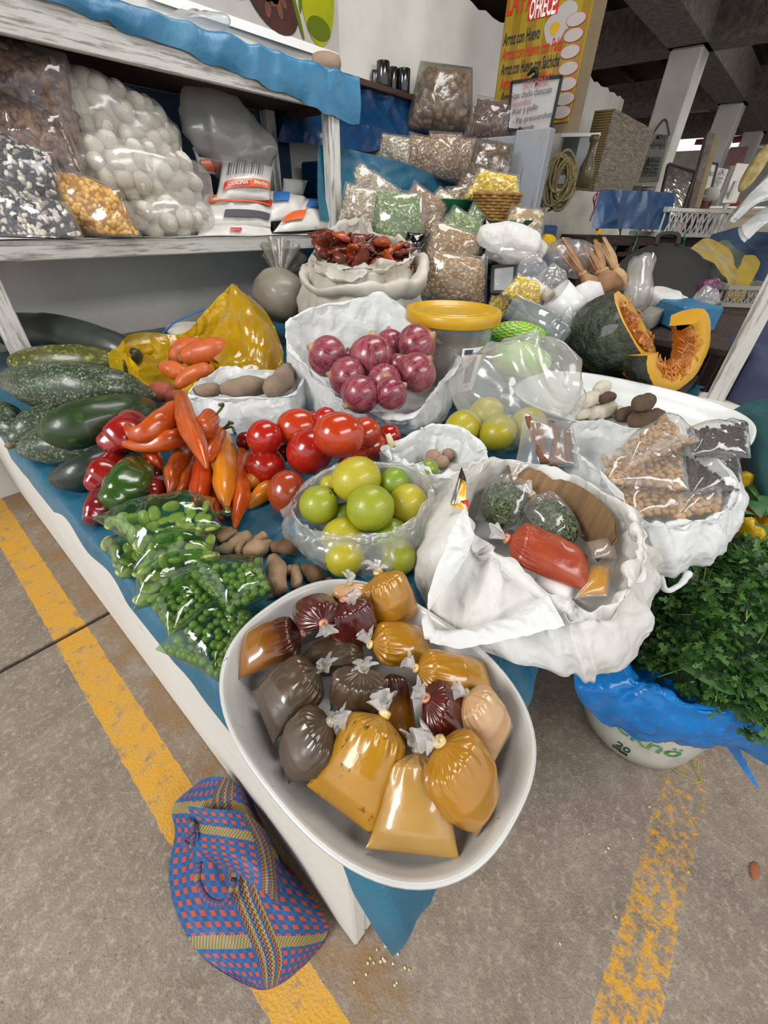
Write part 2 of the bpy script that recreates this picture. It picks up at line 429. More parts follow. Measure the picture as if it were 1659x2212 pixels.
def film(name, tint='#ffffff', haze=.1, hazecol='#ffffff', rough=.12, bs=35, bump=.35, ior=1.5, boost=1.6, floor_=.02):
    """thin plastic film: clear or hazy sheet with a glossy crinkled surface"""
    t = NT(name)
    nr = t.bump(t.math('ADD', t.noise(bs, None, 2, .5, .6), t.math('MULTIPLY', t.voro(bs * .8, None, 'DISTANCE_TO_EDGE'), .6)), bump, .006)
    tr = t.n('ShaderNodeBsdfTransparent'); tr.inputs[0].default_value = lin(tint)
    df = t.n('ShaderNodeBsdfDiffuse'); df.inputs[0].default_value = lin(hazecol); t.l(nr, df.inputs['Normal'])
    tl = t.n('ShaderNodeBsdfTranslucent'); tl.inputs[0].default_value = lin(hazecol)
    m0 = t.n('ShaderNodeMixShader'); m0.inputs[0].default_value = .5; t.l(df.outputs[0], m0.inputs[1]); t.l(tl.outputs[0], m0.inputs[2])
    m1 = t.n('ShaderNodeMixShader'); m1.inputs[0].default_value = haze; t.l(tr.outputs[0], m1.inputs[1]); t.l(m0.outputs[0], m1.inputs[2])
    gl = t.n('ShaderNodeBsdfAnisotropic'); gl.inputs['Roughness'].default_value = rough; t.l(nr, gl.inputs['Normal'])
    fr = t.n('ShaderNodeFresnel'); ge = t.n('ShaderNodeNewGeometry'); t.l(t.math('MULTIPLY_ADD', ge.outputs['Backfacing'], 1 / ior - ior, ior), fr.inputs[0]); t.l(nr, fr.inputs['Normal'])
    fc = t.math('MULTIPLY_ADD', fr.outputs[0], boost, floor_, True)
    m2 = t.n('ShaderNodeMixShader'); t.l(fc, m2.inputs[0]); t.l(m1.outputs[0], m2.inputs[1]); t.l(gl.outputs[0], m2.inputs[2])
    return t.done(m2.outputs[0])
def sheet(name, col, trans=.35, rough=.35, bs=25, bump=.25, col2=None, ns=6, spec=.5, stretch=None):
    """opaque plastic sheet or carrier bag that lets some light through"""
    t = NT(name); c = t.mix(t.ramp(t.noise(ns, None, 4), [(.4, 0.0), (.7, 1.0)]), col, col2) if col2 else None
    v = t.mapv(stretch) if stretch else None
    n0 = t.noise(bs * .5, v, 2, .5, .0, 'Color'); v2 = t.n('ShaderNodeMix', data_type='VECTOR'); v2.inputs[0].default_value = .12; t.l(v if v is not None else t.tc.outputs['Object'], v2.inputs[4]); t.l(n0, v2.inputs[5])
    cre = t.math('ADD', t.voro(bs * .9, v2.outputs[1], 'F1'), t.math('MULTIPLY', t.voro(bs * 2.3, v2.outputs[1], 'F1'), .4))
    nr = t.bump(t.math('ADD', t.math('MULTIPLY', t.noise(bs, v, 3, .5, .8), .5), cre), bump * 1.5, .008)
    b = t.bsdf(c if c is not None else col, rough, nr, spec=spec)
    tl = t.n('ShaderNodeBsdfTranslucent')
    if c is not None: t.l(c, tl.inputs[0])
    else: tl.inputs[0].default_value = lin(col)
    m = t.n('ShaderNodeMixShader'); m.inputs[0].default_value = trans; t.l(b, m.inputs[1]); t.l(tl.outputs[0], m.inputs[2])
    return t.done(m.outputs[0])
def worn_paint(name, col, wood, amt=.5, stretch=(3, 3, 3), ns=6, rough=.6):
    t = NT(name); v = t.mapv(stretch)
    f = t.ramp(t.noise(ns, v, 6, .7), [(amt - .06, 0.0), (amt + .06, 1.0)])
    c = t.mix(f, col, wood); g = t.mix(t.math('MULTIPLY', t.noise(3, None, 3), .35), c, '#8d8a82')
    return t.done(t.bsdf(g, rough, t.bump(t.noise(ns * 3, v, 4), .25, .004)))
def grainy(name, cols, rough=.45, coat=0):
    """colour picked per grain from its UV"""
    t = NT(name); x = t.xyz('UV')[0]; k = len(cols)
    c = t.ramp(x, [(i / k, cc) for i, cc in enumerate(cols)], 'CONSTANT')
    return t.done(t.bsdf(c, rough, coat=coat))
def paste(name, col, col2, specks=0, coat=.65):
    t = NT(name); c = t.mix(t.ramp(t.noise(9, None, 4, .6), [(.4, 0.0), (.65, 1.0)]), col, col2)
    if specks: c = t.mix(t.math('MULTIPLY', t.ramp(t.noise(specks * 3, t.mapv((1, 1.8, 1)), 3, .6), [(.60, 0.0), (.66, 1.0)]), t.ramp(t.noise(16, None, 2), [(.45, 0.0), (.55, 1.0)])), c, '#3a2008')
    h = t.math('ADD', t.noise(30, None, 2, .5, 1.0), t.math('MULTIPLY', t.voro(40, None, 'DISTANCE_TO_EDGE'), .6))
    return t.done(t.bsdf(c, .32, t.bump(h, .12, .006), coat=coat, crough=.06, sss=0))

MT = {}
def floor_mat():
    t = NT('worn_concrete'); X, Y, Z = t.xyz(); 
    geo = t.n('ShaderNodeNewGeometry'); gx = t.n('ShaderNodeSeparateXYZ'); t.l(geo.outputs['Position'], gx.inputs[0]); X, Y = gx.outputs[0], gx.outputs[1]
    P = geo.outputs['Position']
    big = t.noise(1.6, P, 5, .6); fine = t.noise(60, P, 4, .7); med = t.noise(9, P, 5, .65)
    c = t.mix(t.ramp(big, [(.35, 0.0), (.65, 1.0)]), '#85776a', '#968a7d')
    c = t.mix(t.ramp(med, [(.35, 0.0), (.7, .8)]), c, '#6e6255')
    c = t.mix(t.ramp(fine, [(.5, 0.0), (.72, .75)]), c, '#b0a594')
    c = t.mix(t.ramp(t.noise(140, P, 2), [(.62, 0.0), (.75, .7)]), c, '#4d443a')
    # brown dirt along the foot of the counter
    dx = t.math('ABSOLUTE', t.math('ADD', X, .02)); dd = t.math('MULTIPLY', t.ramp(dx, [(.02, 1.0), (.075, 0.0)]), t.ramp(med, [(.35, 0.0), (.6, .9)]))
    c = t.mix(dd, c, '#8d6f4a')
    # yellow painted lines
    def band(v, a, b):
        return t.math('MULTIPLY', t.math('GREATER_THAN', v, a), t.math('LESS_THAN', v, b))
    wob = t.math('MULTIPLY', t.math('SUBTRACT', t.noise(25, P, 3), .5), .012)
    b1 = band(t.math('ADD', X, wob), -.172, -.076); w1 = t.ramp(t.noise(22, P, 6, .75), [(.33, .05), (.46, 1.0)])
    b1 = t.math('MULTIPLY', b1, w1)
    b2 = band(t.math('ADD', Y, wob), -.488, -.392)
    w2 = t.ramp(t.math('SUBTRACT', t.noise(48, P, 6, .75), t.math('MULTIPLY', t.math('SUBTRACT', X, .3), .17)), [(.43, 0.0), (.56, .92)])
    b2 = t.math('MULTIPLY', b2, w2)
    yc = t.mix(t.ramp(t.noise(12, P, 4), [(.35, 0.0), (.65, 1.0)]), '#d19a2a', '#c99a48')
    c = t.mix(b1, c, yc); c = t.mix(b2, c, '#d49a1c')
    h = t.math('ADD', t.math('MULTIPLY', fine, .6), t.math('ADD', t.noise(180, P, 2), t.math('MULTIPLY', med, .8)))
    return t.done(t.bsdf(c, .62, t.bump(h, .5, .006), spec=.4))
MT['floor'] = floor_mat()
MT['joint'] = simple('joint_dark', '#241f1a', .9)
MT['wall'] = simple('white_plaster', '#d9d6cf', .85, '#cbc8c0', 3, .25, 120, dist=.002)
MT['cream'] = simple('cream_plaster', '#cdc8bc', .85, '#b5afa2', 5, .5, 40)
MT['whitepaint'] = worn_paint('white_painted_boards', '#dedbd3', '#a89c88', .68, (6, 1.2, 6), 9, .7)
MT['shelfwood'] = worn_paint('whitewashed_wood', '#c4c4bf', '#77736b', .56, (1.2, 18, 18), 5)
MT['postwood'] = worn_paint('whitewashed_post', '#cfcfca', '#7d766b', .56, (14, 14, 1.0), 5)
MT['bluegrey'] = worn_paint('blue_grey_painted_boards', '#8f9499', '#5e5c58', .64, (10, 10, 1.2), 4)
MT['brownwood'] = simple('brown_board', '#4c3526', .7, '#2f2018', 5, .2, 30, stretch=(1, 12, 12))
MT['darkwood'] = simple('dark_planks', '#3a2618', .75, '#20150e', 6, .3, 30, stretch=(1.5, 14, 14))
MT['beam'] = simple('rough_concrete', '#857d72', .9, '#645d54', 14, 1.0, 60, dist=.03)
MT['column'] = simple('painted_column', '#cfccc4', .6, '#bdb9b0', 2)
MT['reed'] = simple('reed_ceiling', '#5e4328', .85, '#33241a', 9, .6, 60, stretch=(1.0, 20, 20), dist=.02)
def tarp_mat(name, a, b, bs, rough=.3):
    t = NT(name); c = t.mix(t.ramp(t.noise(7, None, 5, .6), [(.35, 0.0), (.68, 1.0)]), a, b)
    h = t.math('ADD', t.noise(bs, None, 3, .5, 1.2), t.math('MULTIPLY', t.voro(bs * .8, None, 'DISTANCE_TO_EDGE'), .7))
    w = t.math('MULTIPLY', t.noise(420, None, 1), .06)
    return t.done(t.bsdf(c, rough, t.bump(t.math('ADD', h, w), .55, .008), spec=.6))
MT['tarp'] = tarp_mat('teal_blue_tarp', '#1f566f', '#2c6881', 14)
MT['tarp2'] = tarp_mat('deep_blue_tarp', '#0a3156', '#0e3f6a', 8)
MT['tarp3'] = tarp_mat('sky_blue_tarp', '#2a6a90', '#3d7a9c', 12, .38)
MT['bluebag'] = sheet('bright_blue_bag', '#1478c8', .2, .22, 14, .5, '#1c86d6')
MT['film'] = film('clear_plastic_film', bs=18, bump=.5, boost=1.1, rough=.1)
MT['film_soft'] = film('soft_clear_film', haze=.2, rough=.2, bs=22)
MT['film_grey'] = film('smoky_film', '#d8d4cc', .16, '#c8c4bc', .18)
MT['film_green'] = film('green_tinted_film', '#dcefd6', .10, '#5f9a5c', .08, 26, .6, boost=1.5)
MT['film_cloud'] = film('clouded_film', haze=.5, rough=.2, bs=12, bump=.6, hazecol='#eceae4', boost=1.0)
MT['film_milky'] = film('milky_film', haze=.28, rough=.16, bs=10, bump=.7, hazecol='#f1f0ea', boost=1.2)
MT['white'] = sheet('white_carrier_plastic', '#eef0ef', .3, .38, 22, .4)
MT['white2'] = sheet('white_soiled_plastic', '#eeeeea', .28, .42, 20, .45, '#d9d5cb', 4)
MT['yellowbag'] = sheet('yellow_carrier_plastic', '#e0bd1d', .4, .3, 22, .4, '#d6ae12')
MT['yellowfilm'] = film('yellow_film', '#f2d23c', .55, '#e6c21e', .2, 22, .5)
MT['greybag'] = film('grey_film_bag', '#cfc9bd', .55, '#a8a296', .3)
MT['blackfilm'] = film('dark_film', '#6a6868', .3, '#2b2b2d', .15)
MT['lettering_black'] = simple('ink_black', '#17171c', .6); MT['lettering_red'] = simple('ink_red', '#c0261c', .6)
MT['ink_grey'] = simple('marker_grey', '#4a4a52', .7); MT['ink_pink'] = simple('marker_red', '#b8656a', .7)
MT['ink_white'] = simple('print_white', '#f0efec', .6)
def weave(name, a, b, sc=420):
    t = NT(name); wv = t.n('ShaderNodeTexChecker'); wv.inputs['Scale'].default_value = sc; t.l(t.tc.outputs['Object'], wv.inputs[0])
    c = t.mix(t.ramp(t.noise(6, None, 5), [(.35, 0.0), (.7, 1.0)]), a, b)
    return t.done(t.bsdf(c, .75, t.bump(t.math('ADD', t.math('MULTIPLY', wv.outputs['Fac'], .25), t.noise(45, None, 3)), .5, .004)))
MT['sack'] = weave('woven_white_sack', '#cfcac0', '#b0a698')

# ------------------------------------------------------------------ the setting
ZP = 0.66            # top of the counter
def struct(name, g, m, par=None, smooth=False, label=None):
    o = mk(name, g, m, par, smooth, label)
    if par is None: o['kind'] = 'structure'
    return o
fl = struct('floor', g_box((-7, -7, -.12), (18, 13, -.012)), MT['joint'])
for (x0, x1, y0, y1) in ((-3.2, 18, -7, 1.258), (-3.2, 18, 1.276, 13), (-7, -3.22, -7, 1.258), (-7, -3.22, 1.276, 13)):
    struct('floor_slab', g_box((x0, y0, -.06), (x1, y1, 0), bev=.004), MT['floor'], fl)
# white partition wall behind the stall, a hung and painted cloth above shelf height
YW = 2.42
nx, nz = 90, 30
xs = np.linspace(-1.4, 7.3, nx); P = np.zeros((nz, nx, 3))
for k in range(nz):
    t = k / (nz - 1); topz = 2.42 + .012 * np.sin(xs * 41) + .01 * np.sin(xs * 67 + 1)
    P[k, :, 0] = xs; P[k, :, 2] = topz * t
    P[k, :, 1] = YW + (.012 * np.sin(xs * 7.3) + .009 * np.sin(xs * 13.1 + .8)) * max(0, t - .35)
Pb = P.copy(); Pb[..., 1] += .05
edge = np.stack([P[-1], Pb[-1]])
struct('wall_back', join([g_grid(P), g_grid(Pb[:, ::-1]), g_grid(edge)]), MT['wall'], smooth=True)

# counter: a white painted box with boards along its side and front
ct = thing('market_counter', 'low white painted counter carrying all the produce under a teal tarp', 'counter', (.95, 1.1, 0))
mk('side_board', g_box((0, 0, 0), (.03, 2.4, ZP - .03), bev=.004), MT['whitepaint'], ct, False)
mk('front_board', g_box((.03, .0, 0), (2.0, .03, ZP - .03), bev=.003), MT['whitepaint'], ct, False)
mk('counter_top', g_box((.0, .0, ZP - .03), (2.0, 2.4, ZP - .002), bev=.003), MT['whitepaint'], ct, False)

# teal tarp over the counter, drooping over two edges
su = np.concatenate([np.linspace(-.035, .03, 8), np.linspace(.045, 1.98, 120)]); sv = np.concatenate([np.linspace(-.19, .02, 18), np.linspace(.035, 2.38, 140)])
U, Vv = np.meshgrid(su, sv)
jag = .014 * np.sin(Vv * 9 + 1) + .012 * np.sin(Vv * 23) 
lx = np.minimum(U, 0); ly = np.minimum(Vv, 0)
fl_amt = np.clip(1 - np.abs(U - .13) / .40, 0, 1) ** .5
fl_amt = np.where(U < .5, np.maximum(fl_amt, .3), np.clip((.62 - U) / .12, 0, 1) * .3)
ly2 = ly * fl_amt
ovx = np.where(lx < 0, np.maximum(lx + jag - .012, -.05) * (Vv > -.4), 0)
Q = np.stack([np.maximum(U, 0) + np.where(lx < 0, np.clip(ovx * .35, -.02, 0), 0), np.maximum(Vv, 0) + ly2 * .48, np.full_like(U, ZP + .001)], -1)
q = Q.reshape(-1, 3)
wr = (.0045 * ridg(q, 5, 4) + .002 * ridg(q, 14, 9)).reshape(U.shape)
Q[..., 2] += np.abs(wr) * np.clip((Q[..., 0] + .02) * 20, .2, 1)
Q[..., 2] += ly2 * .82 + np.where(lx < 0, ovx * .9, 0)
Q[..., 1] += np.where(ly < 0, wr * 3, 0)
tp = mk('counter_tarp', g_grid(Q), MT['tarp'])
tag(tp, 'teal blue plastic tarp spread over the counter and hanging at its corner', 'tarp')

# wooden shelf unit against the wall
YS = 1.9
sh = thing('shelf_unit', 'two tier wooden shelf with peeling white paint against the back wall', 'shelf', (1.0, 2.15, ZP))
mk('shelf_board', g_box((-1.3, YS, 1.035), (1.86, 2.4, 1.095), bev=.004), MT['shelfwood'], sh, False)
mk('top_board', g_box((-1.3, YS + .03, 1.625), (1.86, 2.4, 1.65)), MT['brownwood'], sh, False)
mk('front_rail', g_box((-1.3, YS, 1.595), (1.86, YS + .03, 1.733), bev=.003), MT['shelfwood'], sh, False)
mk('side_rail', g_box((1.83, YS + .03, 1.595), (1.86, 2.4, 1.65), bev=.003), MT['brownwood'], sh, False)
mk('front_post', g_box((1.775, YS + .002, 1.095), (1.845, YS + .062, 1.60), bev=.004), MT['postwood'], sh, False)
mk('back_post', g_box((1.72, 2.33, 1.095), (1.78, 2.39, 1.625), bev=.004), MT['postwood'], sh, False)
mk('front_leg', g_box((.17, YS + .005, ZP), (.235, YS + .06, 1.035), bev=.004), MT['postwood'], sh, False)
mk('front_leg', g_box((1.775, YS + .005, ZP), (1.845, YS + .06, 1.035), bev=.004), MT['postwood'], sh, False)
mk('back_panel', g_box((.9, 2.385, 1.095), (1.9, 2.40, 1.62)), simple('dark_blue_paint', '#123a56', .6, '#0d2c44', 4), sh, False)

# sky-blue tarp over the top shelf's front
xs = np.linspace(.55, 1.97, 100); P = []
for k, t in enumerate(np.linspace(0, 1, 26)):
    drop = np.interp(xs, [.55, .69, .86, 1.06, 1.26, 1.545, 1.887, 1.97], [.045, .055, .066, .08, .10, .13, .178, .17]) + .004 * np.sin(xs * 23)
    if t < .55:
        s = t / .55; y = 2.36 - (2.36 - YS + .012) * s; z = np.full_like(xs, 1.738) + .003 * np.sin(xs * 31 + y * 20)
        P.append(np.stack([xs, np.full_like(xs, y), z], -1))
    else:
        s = (t - .55) / .45; P.append(np.stack([xs, YS - .012 - .008 * np.sin(s * 3.1) * (1 + .6 * np.sin(xs * 17)), 1.738 - drop * s * 1.0], -1))
P = np.array(P); P += (.007 * ridg(P.reshape(-1, 3), 7, 3).reshape(26, 100))[..., None] * np.array([0, -.7, .7])
tag(mk('shelf_tarp', g_grid(P), MT['tarp3']), 'light blue plastic sheet draped over the top shelf front edge', 'tarp')

# blue-grey partition at the end of the stall and its stout post
XP = 3.0
pt = thing('wooden_partition', 'blue grey painted board partition at the right end of the stall', 'partition', (XP, 1.7, .66))
y0 = at(1000, 300, x=XP)[1]; y1 = at(1116, 292, x=XP)[1]; y2 = at(1192, 285, x=XP)[1]
zt = at(1116, 292, x=XP)[2]
mk('board', g_box((XP, y1, .0), (XP + .03, (y0 + y1) / 2 + .01, zt), bev=.004), MT['bluegrey'], pt, False)
mk('board', g_box((XP, (y0 + y1) / 2 + .016, .0), (XP + .03, y0 + .2, zt), bev=.004), MT['bluegrey'], pt, False)
mk('end_post', g_box((XP - .03, y2, .0), (XP + .05, y1 - .006, zt + .02), bev=.006), MT['bluegrey'], pt, False)

# low plastered wall behind, leading away to the right
a = at(1171, 402, d=3.3); b = at(1430, 432, d=4.3)
a[2] = b[2] = (a[2] + b[2]) / 2
g = g_bar((a[0], a[1], 0), (b[0], b[1], 0), .18, 2 * a[2])
struct('wall_low', g, MT['cream'])

# concrete frame: columns, beams and a reed and plank roof above the far bays
c1 = at(1492, 108, z=2.8); w = .17
struct('trim_column', g_box((c1[0] - w, c1[1] - w, 0), (c1[0] + w, c1[1] + w, 2.8), bev=.02), MT['column'])
c2 = (c1[0] + 3.5, c1[1]); struct('trim_column', g_box((c2[0] - w, c2[1] - w, 0), (c2[0] + w, c2[1] + w, 2.8), bev=.02), MT['column'])
struct('trim_column', g_box((c2[0] + 3.3 - w, c2[1] - w, 0), (c2[0] + 3.3 + w, c2[1] + w, 2.8), bev=.02), MT['column'])
for k in range(4): struct('trim_beam', g_box((c1[0] + (k - 1) * 3.5 + .6 * (k < 1) - .2, -4, 2.8), (c1[0] + (k - 1) * 3.5 + .6 * (k < 1) + .2, 8, 3.2)), MT['beam'])
struct('trim_beam', g_box((3.2, c1[1] - .2, 2.8), (17, c1[1] + .2, 3.2)), MT['beam'])
struct('trim_beam', g_box((3.2, c1[1] - 3.6, 2.8), (17, c1[1] - 3.2, 3.2)), MT['beam'])
struct('trim_beam', g_box((3.2, c1[1] + 3.2, 2.8), (17, c1[1] + 3.6, 3.2)), MT['beam'])
ce = struct('ceiling', g_box((-3.1, -4.6, 3.42), (17.5, 8.2, 3.47)), MT['reed'])
for k in range(18):
    yy = -4.4 + k * .68; mk('purlin', g_box((-3.0, yy, 3.34), (17.4, yy + .09, 3.42)), MT['darkwood'], ce, False)
struct('wall_far', g_box((16.5, -6, 0), (16.65, 8.5, 2.75)), MT['cream'])

# ------------------------------------------------------------------ produce helpers
def sp(pts, sup=None, dz=0):
    """pixel spine [(px,py,rpx[,extra z])] resting on sup -> centres and radii in metres"""
    S, Rr = [], []
    for q in pts:
        s = sup + (q[3] if len(q) > 3 else 0) + dz
        p, r = rest(q[0], q[1], q[2], s); S.append(p); Rr.append(r)
    return np.array(S), np.array(Rr)
def rounded(S, Rr):
    """extend a spine with rounded ends"""
    a = unit(S[0] - S[1]); b = unit(S[-1] - S[-2])
    S2 = np.concatenate([[S[0] + a * Rr[0] * .95, S[0] + a * Rr[0] * .7], S, [S[-1] + b * Rr[-1] * .7, S[-1] + b * Rr[-1] * .95]])
    R2 = np.concatenate([[Rr[0] * .1, Rr[0] * .7], Rr, [Rr[-1] * .7, Rr[-1] * .1]])
    return S2, R2

def squash_mat(name, a, b, c, sc=70, amt=.5):
    t = NT(name); v = t.mapv((1, 1, .35), 'UV'); vo = t.mapv((22, 9, 1), 'UV')
    n = t.noise(sc, None, 3, .6, .5); c1 = t.mix(t.ramp(n, [(amt - .05, 0.0), (amt + .06, 1.0)]), a, b)
    st = t.noise(1.2, vo, 3); c2 = t.mix(t.ramp(st, [(.45, 0.0), (.62, .8)]), c1, a)
    sp_ = t.ramp(t.voro(sc * .55), [(.12, 1.0), (.2, 0.0)]); c3 = t.mix(sp_, c2, c)
    return t.done(t.bsdf(c3, .38, t.bump(n, .1, .003), coat=.2))
MT['mottled'] = squash_mat('mottled_squash', '#2c3a28', '#717e66', '#a2a98a', 150, .54)
MT['mottled2'] = squash_mat('olive_squash', '#474a1e', '#7d7c3c', '#b0a95a', 60, .55)
MT['darksquash'] = simple('dark_squash', '#2a302e', .4, '#363d39', 9, .1, 60, coat=.25)
MT['cucumber'] = squash_mat('green_cucumber', '#1f3413', '#34521f', '#6b7d45', 30, .56)
MT['darkcuke'] = simple('dark_cucumber', '#18241a', .4, '#25352a', 12, .1, 60, coat=.3)
MT['cork'] = simple('dry_stem', '#8a7a55', .8, '#5c5136', 30, .4, 80)
def squash(name, label, pts, sup, mat, ends=None, amp=.004, cat='squash', group=None):
    S, Rr = sp(pts, sup); S2, R2 = rounded(S, Rr)
    base = S.mean(0); base[2] = sup
    t = thing(name, label, cat, base, group)
    mk('flesh', g_tube(S2, R2, 44, 28, amp, 7, sum(map(ord, label)) % 999, ribs=10, ribamp=.012), mat, t)
    for e in (ends or []):
        k, sgn = (0, -1) if e == 'a' else (-1, 1)
        d = unit(S[0] - S[1]) if e == 'a' else unit(S[-1] - S[-2])
        p = S2[k]
        mk('stem_scar', g_tube(np.array([p - d * .012, p + d * .004, p + d * .012]), np.array([Rr[k] * .34, Rr[k] * .3, Rr[k] * .2]), 8, 12, .002, 60, 3), MT['cork'], t)
    return t
squash('long_squash', 'long smooth dark grey green squash lying at the foot of the wall', [(18, 716, 30), (80, 716, 38), (160, 727, 38), (240, 748, 32), (286, 768, 20)], .70, MT['darksquash'])
squash('olive_squash', 'yellowish olive speckled squash wedged behind the big mottled one', [(48, 786, 24), (110, 782, 33), (190, 782, 33), (262, 788, 24)], .69, MT['mottled2'])
squash('mottled_squash', 'largest mottled grey green squash lying across the top of the heap', [(32, 826, 28), (90, 835, 46), (170, 839, 50), (250, 843, 44), (306, 850, 22)], .735, MT['mottled'], ['b'])
squash('mottled_squash', 'mottled squash cut by the left frame edge, furthest left in heap', [(-40, 900, 30), (5, 905, 38), (30, 925, 26)], .665, MT['mottled'], ['b'])
squash('mottled_squash', 'mottled squash with pale blossom scar between the leftmost one and cucumber', [(46, 945, 26), (75, 925, 38), (140, 905, 40), (190, 900, 30)], .665, MT['mottled'], ['a'])
squash('mottled_squash', 'mottled squash under the green cucumber nearest to the tarp edge', [(70, 970, 26), (105, 962, 42), (165, 960, 44), (225, 965, 34)], .665, MT['mottled'], ['a'])
squash('cucumber', 'big glossy green cucumber lying over the mottled squashes', [(108, 938, 28), (150, 928, 48), (210, 912, 50), (265, 897, 44), (308, 884, 28)], .705, MT['cucumber'], cat='cucumber')
squash('cucumber', 'dark green cucumber below the big green one, on the tarp', [(135, 1032, 24), (175, 1022, 38), (222, 1003, 38), (262, 985, 26)], .665, MT['darkcuke'], cat='cucumber')

# ---- red and green rocoto peppers
def pepper_mat(name, a, b): return simple(name, a, .22, b, 14, .18, 18, coat=.6, dist=.01)
MT['rocoto'] = pepper_mat('red_pepper_skin', '#961a15', '#6c110f'); MT['rocoto2'] = pepper_mat('dark_red_pepper_skin', '#7a1418', '#5a0d12')
MT['greenpep'] = pepper_mat('green_pepper_skin', '#33551c', '#234012'); MT['stem'] = simple('green_stem', '#55602c', .6, '#3d4a22', 40)
def pepper(label, a, b, rpx, sup, mat, stem=None, seed=1):
    S, Rr = sp([(a[0], a[1], rpx * .8), ((a[0] + b[0]) / 2, (a[1] + b[1]) / 2, rpx), (b[0], b[1], rpx * .82)], sup)
    ax = S[-1] - S[0]; S = np.array([S[0] + ax * .22, S[1], S[2] - ax * .22]); S2, R2 = rounded(S, Rr)
    base = S[1].copy(); base[2] = sup; t = thing('rocoto_pepper', label, 'pepper', base, 'rocoto peppers by the squashes')
    mk('skin', g_tube(S2, R2, 30, 28, .005, 9, seed, ribs=4, ribamp=.06), mat, t)
    if stem is not None:
        p0 = S2[-1] if stem == 'b' else S2[0]; d = unit(S2[-1] - S2[-2]) * (1 if stem == 'b' else -1)
        mk('stem', g_tube(np.array([p0 - d * .01, p0 + d * .012, p0 + d * .02 + A3((0, 0, .012))]), [.006, .004, .003], 10, 8), MT['stem'], t)
    return t
pepper('bright red rocoto pepper behind the curled orange chili', (228, 968), (305, 912), 42, .71, MT['rocoto'], None, 3)
pepper('red shiny rocoto pepper leaning on the green one', (193, 1056), (262, 992), 34, .675, MT['rocoto'], None, 5)
pepper('small dark red rocoto at the tarp edge below the others', (192, 1130), (226, 1066), 28, .664, MT['rocoto2'], None, 7)
pepper('glossy green rocoto pepper among the red ones', (232, 1100), (310, 998), 44, .672, MT['greenpep'], 'b', 9)
pepper('dark red rocoto with a pale stem under the wrinkled orange chilis', (336, 1085), (336, 1030), 26, .664, MT['rocoto2'], 'b', 11)
pepper('darkest red rocoto half hidden behind the green one', (326, 1035), (334, 1008), 20, .68, MT['rocoto2'], None, 13)

# ---- orange chilis
def chili_mat(name, a, b): return simple(name, a, .3, b, 20, .3, 26, coat=.45, dist=.008)
MT['chA'] = chili_mat('orange_chili_skin', '#b9510f', '#a84009'); MT['chB'] = chili_mat('yellow_orange_chili_skin', '#c97c12', '#bc6812'); MT['chC'] = chili_mat('red_orange_chili_skin', '#b83f10', '#a2320b'); MT['chD'] = chili_mat('dull_orange_chili_skin', '#aa4e16', '#8e3c0e')
def chili(label, pts, sup, mat, stem=None, seed=1, wr=.0022):
    S, Rr = sp(pts, sup); S2, R2 = rounded(S, Rr)
    base = S.mean(0); base[2] = S[:, 2].min() - Rr.max() * .9; t = thing('orange_chili', label, 'chili', base, 'orange chilis in a heap')
    mk('skin', g_tube(S2, R2, 40, 20, wr * .8, 16, seed, ribs=3, ribamp=.07, ridge=wr, rfreq=14), mat, t)
    if stem: 
        q = [at(x, y, d=dep(S[0]) - .01 * k) for k, (x, y) in enumerate(stem)]
        mk('stem', g_tube(np.array([S2[0]] + q), [.006] + [.0032] * (len(q) - 1) + [.004], 18, 8), MT['stem'], t)
    return t
chili('long glossy orange chili lying on top of the heap, tip down', [(392, 862, 16), (404, 905, 24), (425, 955, 21), (441, 995, 9), (446, 1010, 4)], .79, MT['chA'], None, 2)
chili('orange chili with a curled hook tip on the left', [(384, 888, 22), (345, 915, 28), (302, 938, 19), (277, 925, 11), (276, 903, 5)], .77, MT['chA'], None, 3)
chili('orange chili pointing left below the curled one', [(405, 935, 20), (365, 951, 23), (305, 962, 15), (256, 958, 5)], .745, MT['chA'], None, 4)
chili('round ended orange chili with hooked green stem behind the top one', [(452, 905, 22), (440, 925, 24)], .78, MT['chA'], [(464, 898), (478, 882), (482, 873), (474, 875)], 5)
chili('short red orange chili pointing down beside the green rocoto', [(326, 978, 19), (336, 995, 18), (347, 1012, 6)], .70, MT['chC'], None, 6)
chili('shrivelled dull orange chili hanging in the middle of the heap', [(402, 972, 18), (378, 1003, 21), (373, 1034, 17), (366, 1060, 7)], .70, MT['chD'], None, 7, .004)
chili('thin dull orange chili beside the shrivelled one', [(416, 988, 10), (406, 1030, 15), (384, 1064, 7)], .69, MT['chD'], None, 8, .003)
chili('thick red orange chili standing under the top chili', [(440, 985, 19), (436, 1030, 24), (430, 1078, 18), (428, 1095, 8)], .685, MT['chC'], None, 9)
chili('orange chili with a dark curly stem behind the yellow one', [(472, 934, 16), (458, 962, 19), (450, 985, 14)], .74, MT['chA'], [(484, 925), (494, 916), (503, 914), (494, 912)], 10)
chili('yellow orange blunt chili standing upright in front', [(484, 950, 19), (486, 998, 25), (484, 1052, 22), (489, 1092, 9), (490, 1104, 5)], .70, MT['chB'], [(482, 930), (500, 922), (508, 936)], 11)
chili('tall orange chili just right of the yellow blunt one', [(525, 970, 14), (519, 1015, 19), (520, 1072, 20), (512, 1110, 13), (507, 1138, 5)], .68, MT['chA'], None, 12)
chili('red orange chili tip poking out below the thick ones', [(458, 1062, 12), (467, 1085, 14), (478, 1118, 6)], .667, MT['chC'], None, 13)
chili('yellow orange chili lying sideways under the lowest tomato', [(590, 1050, 15), (568, 1066, 21), (540, 1088, 12)], .664, MT['chB'], None, 14)
chili('orange chili stub between the tall chili and the tomatoes', [(545, 1012, 16), (545, 1042, 19)], .67, MT['chB'], None, 15)

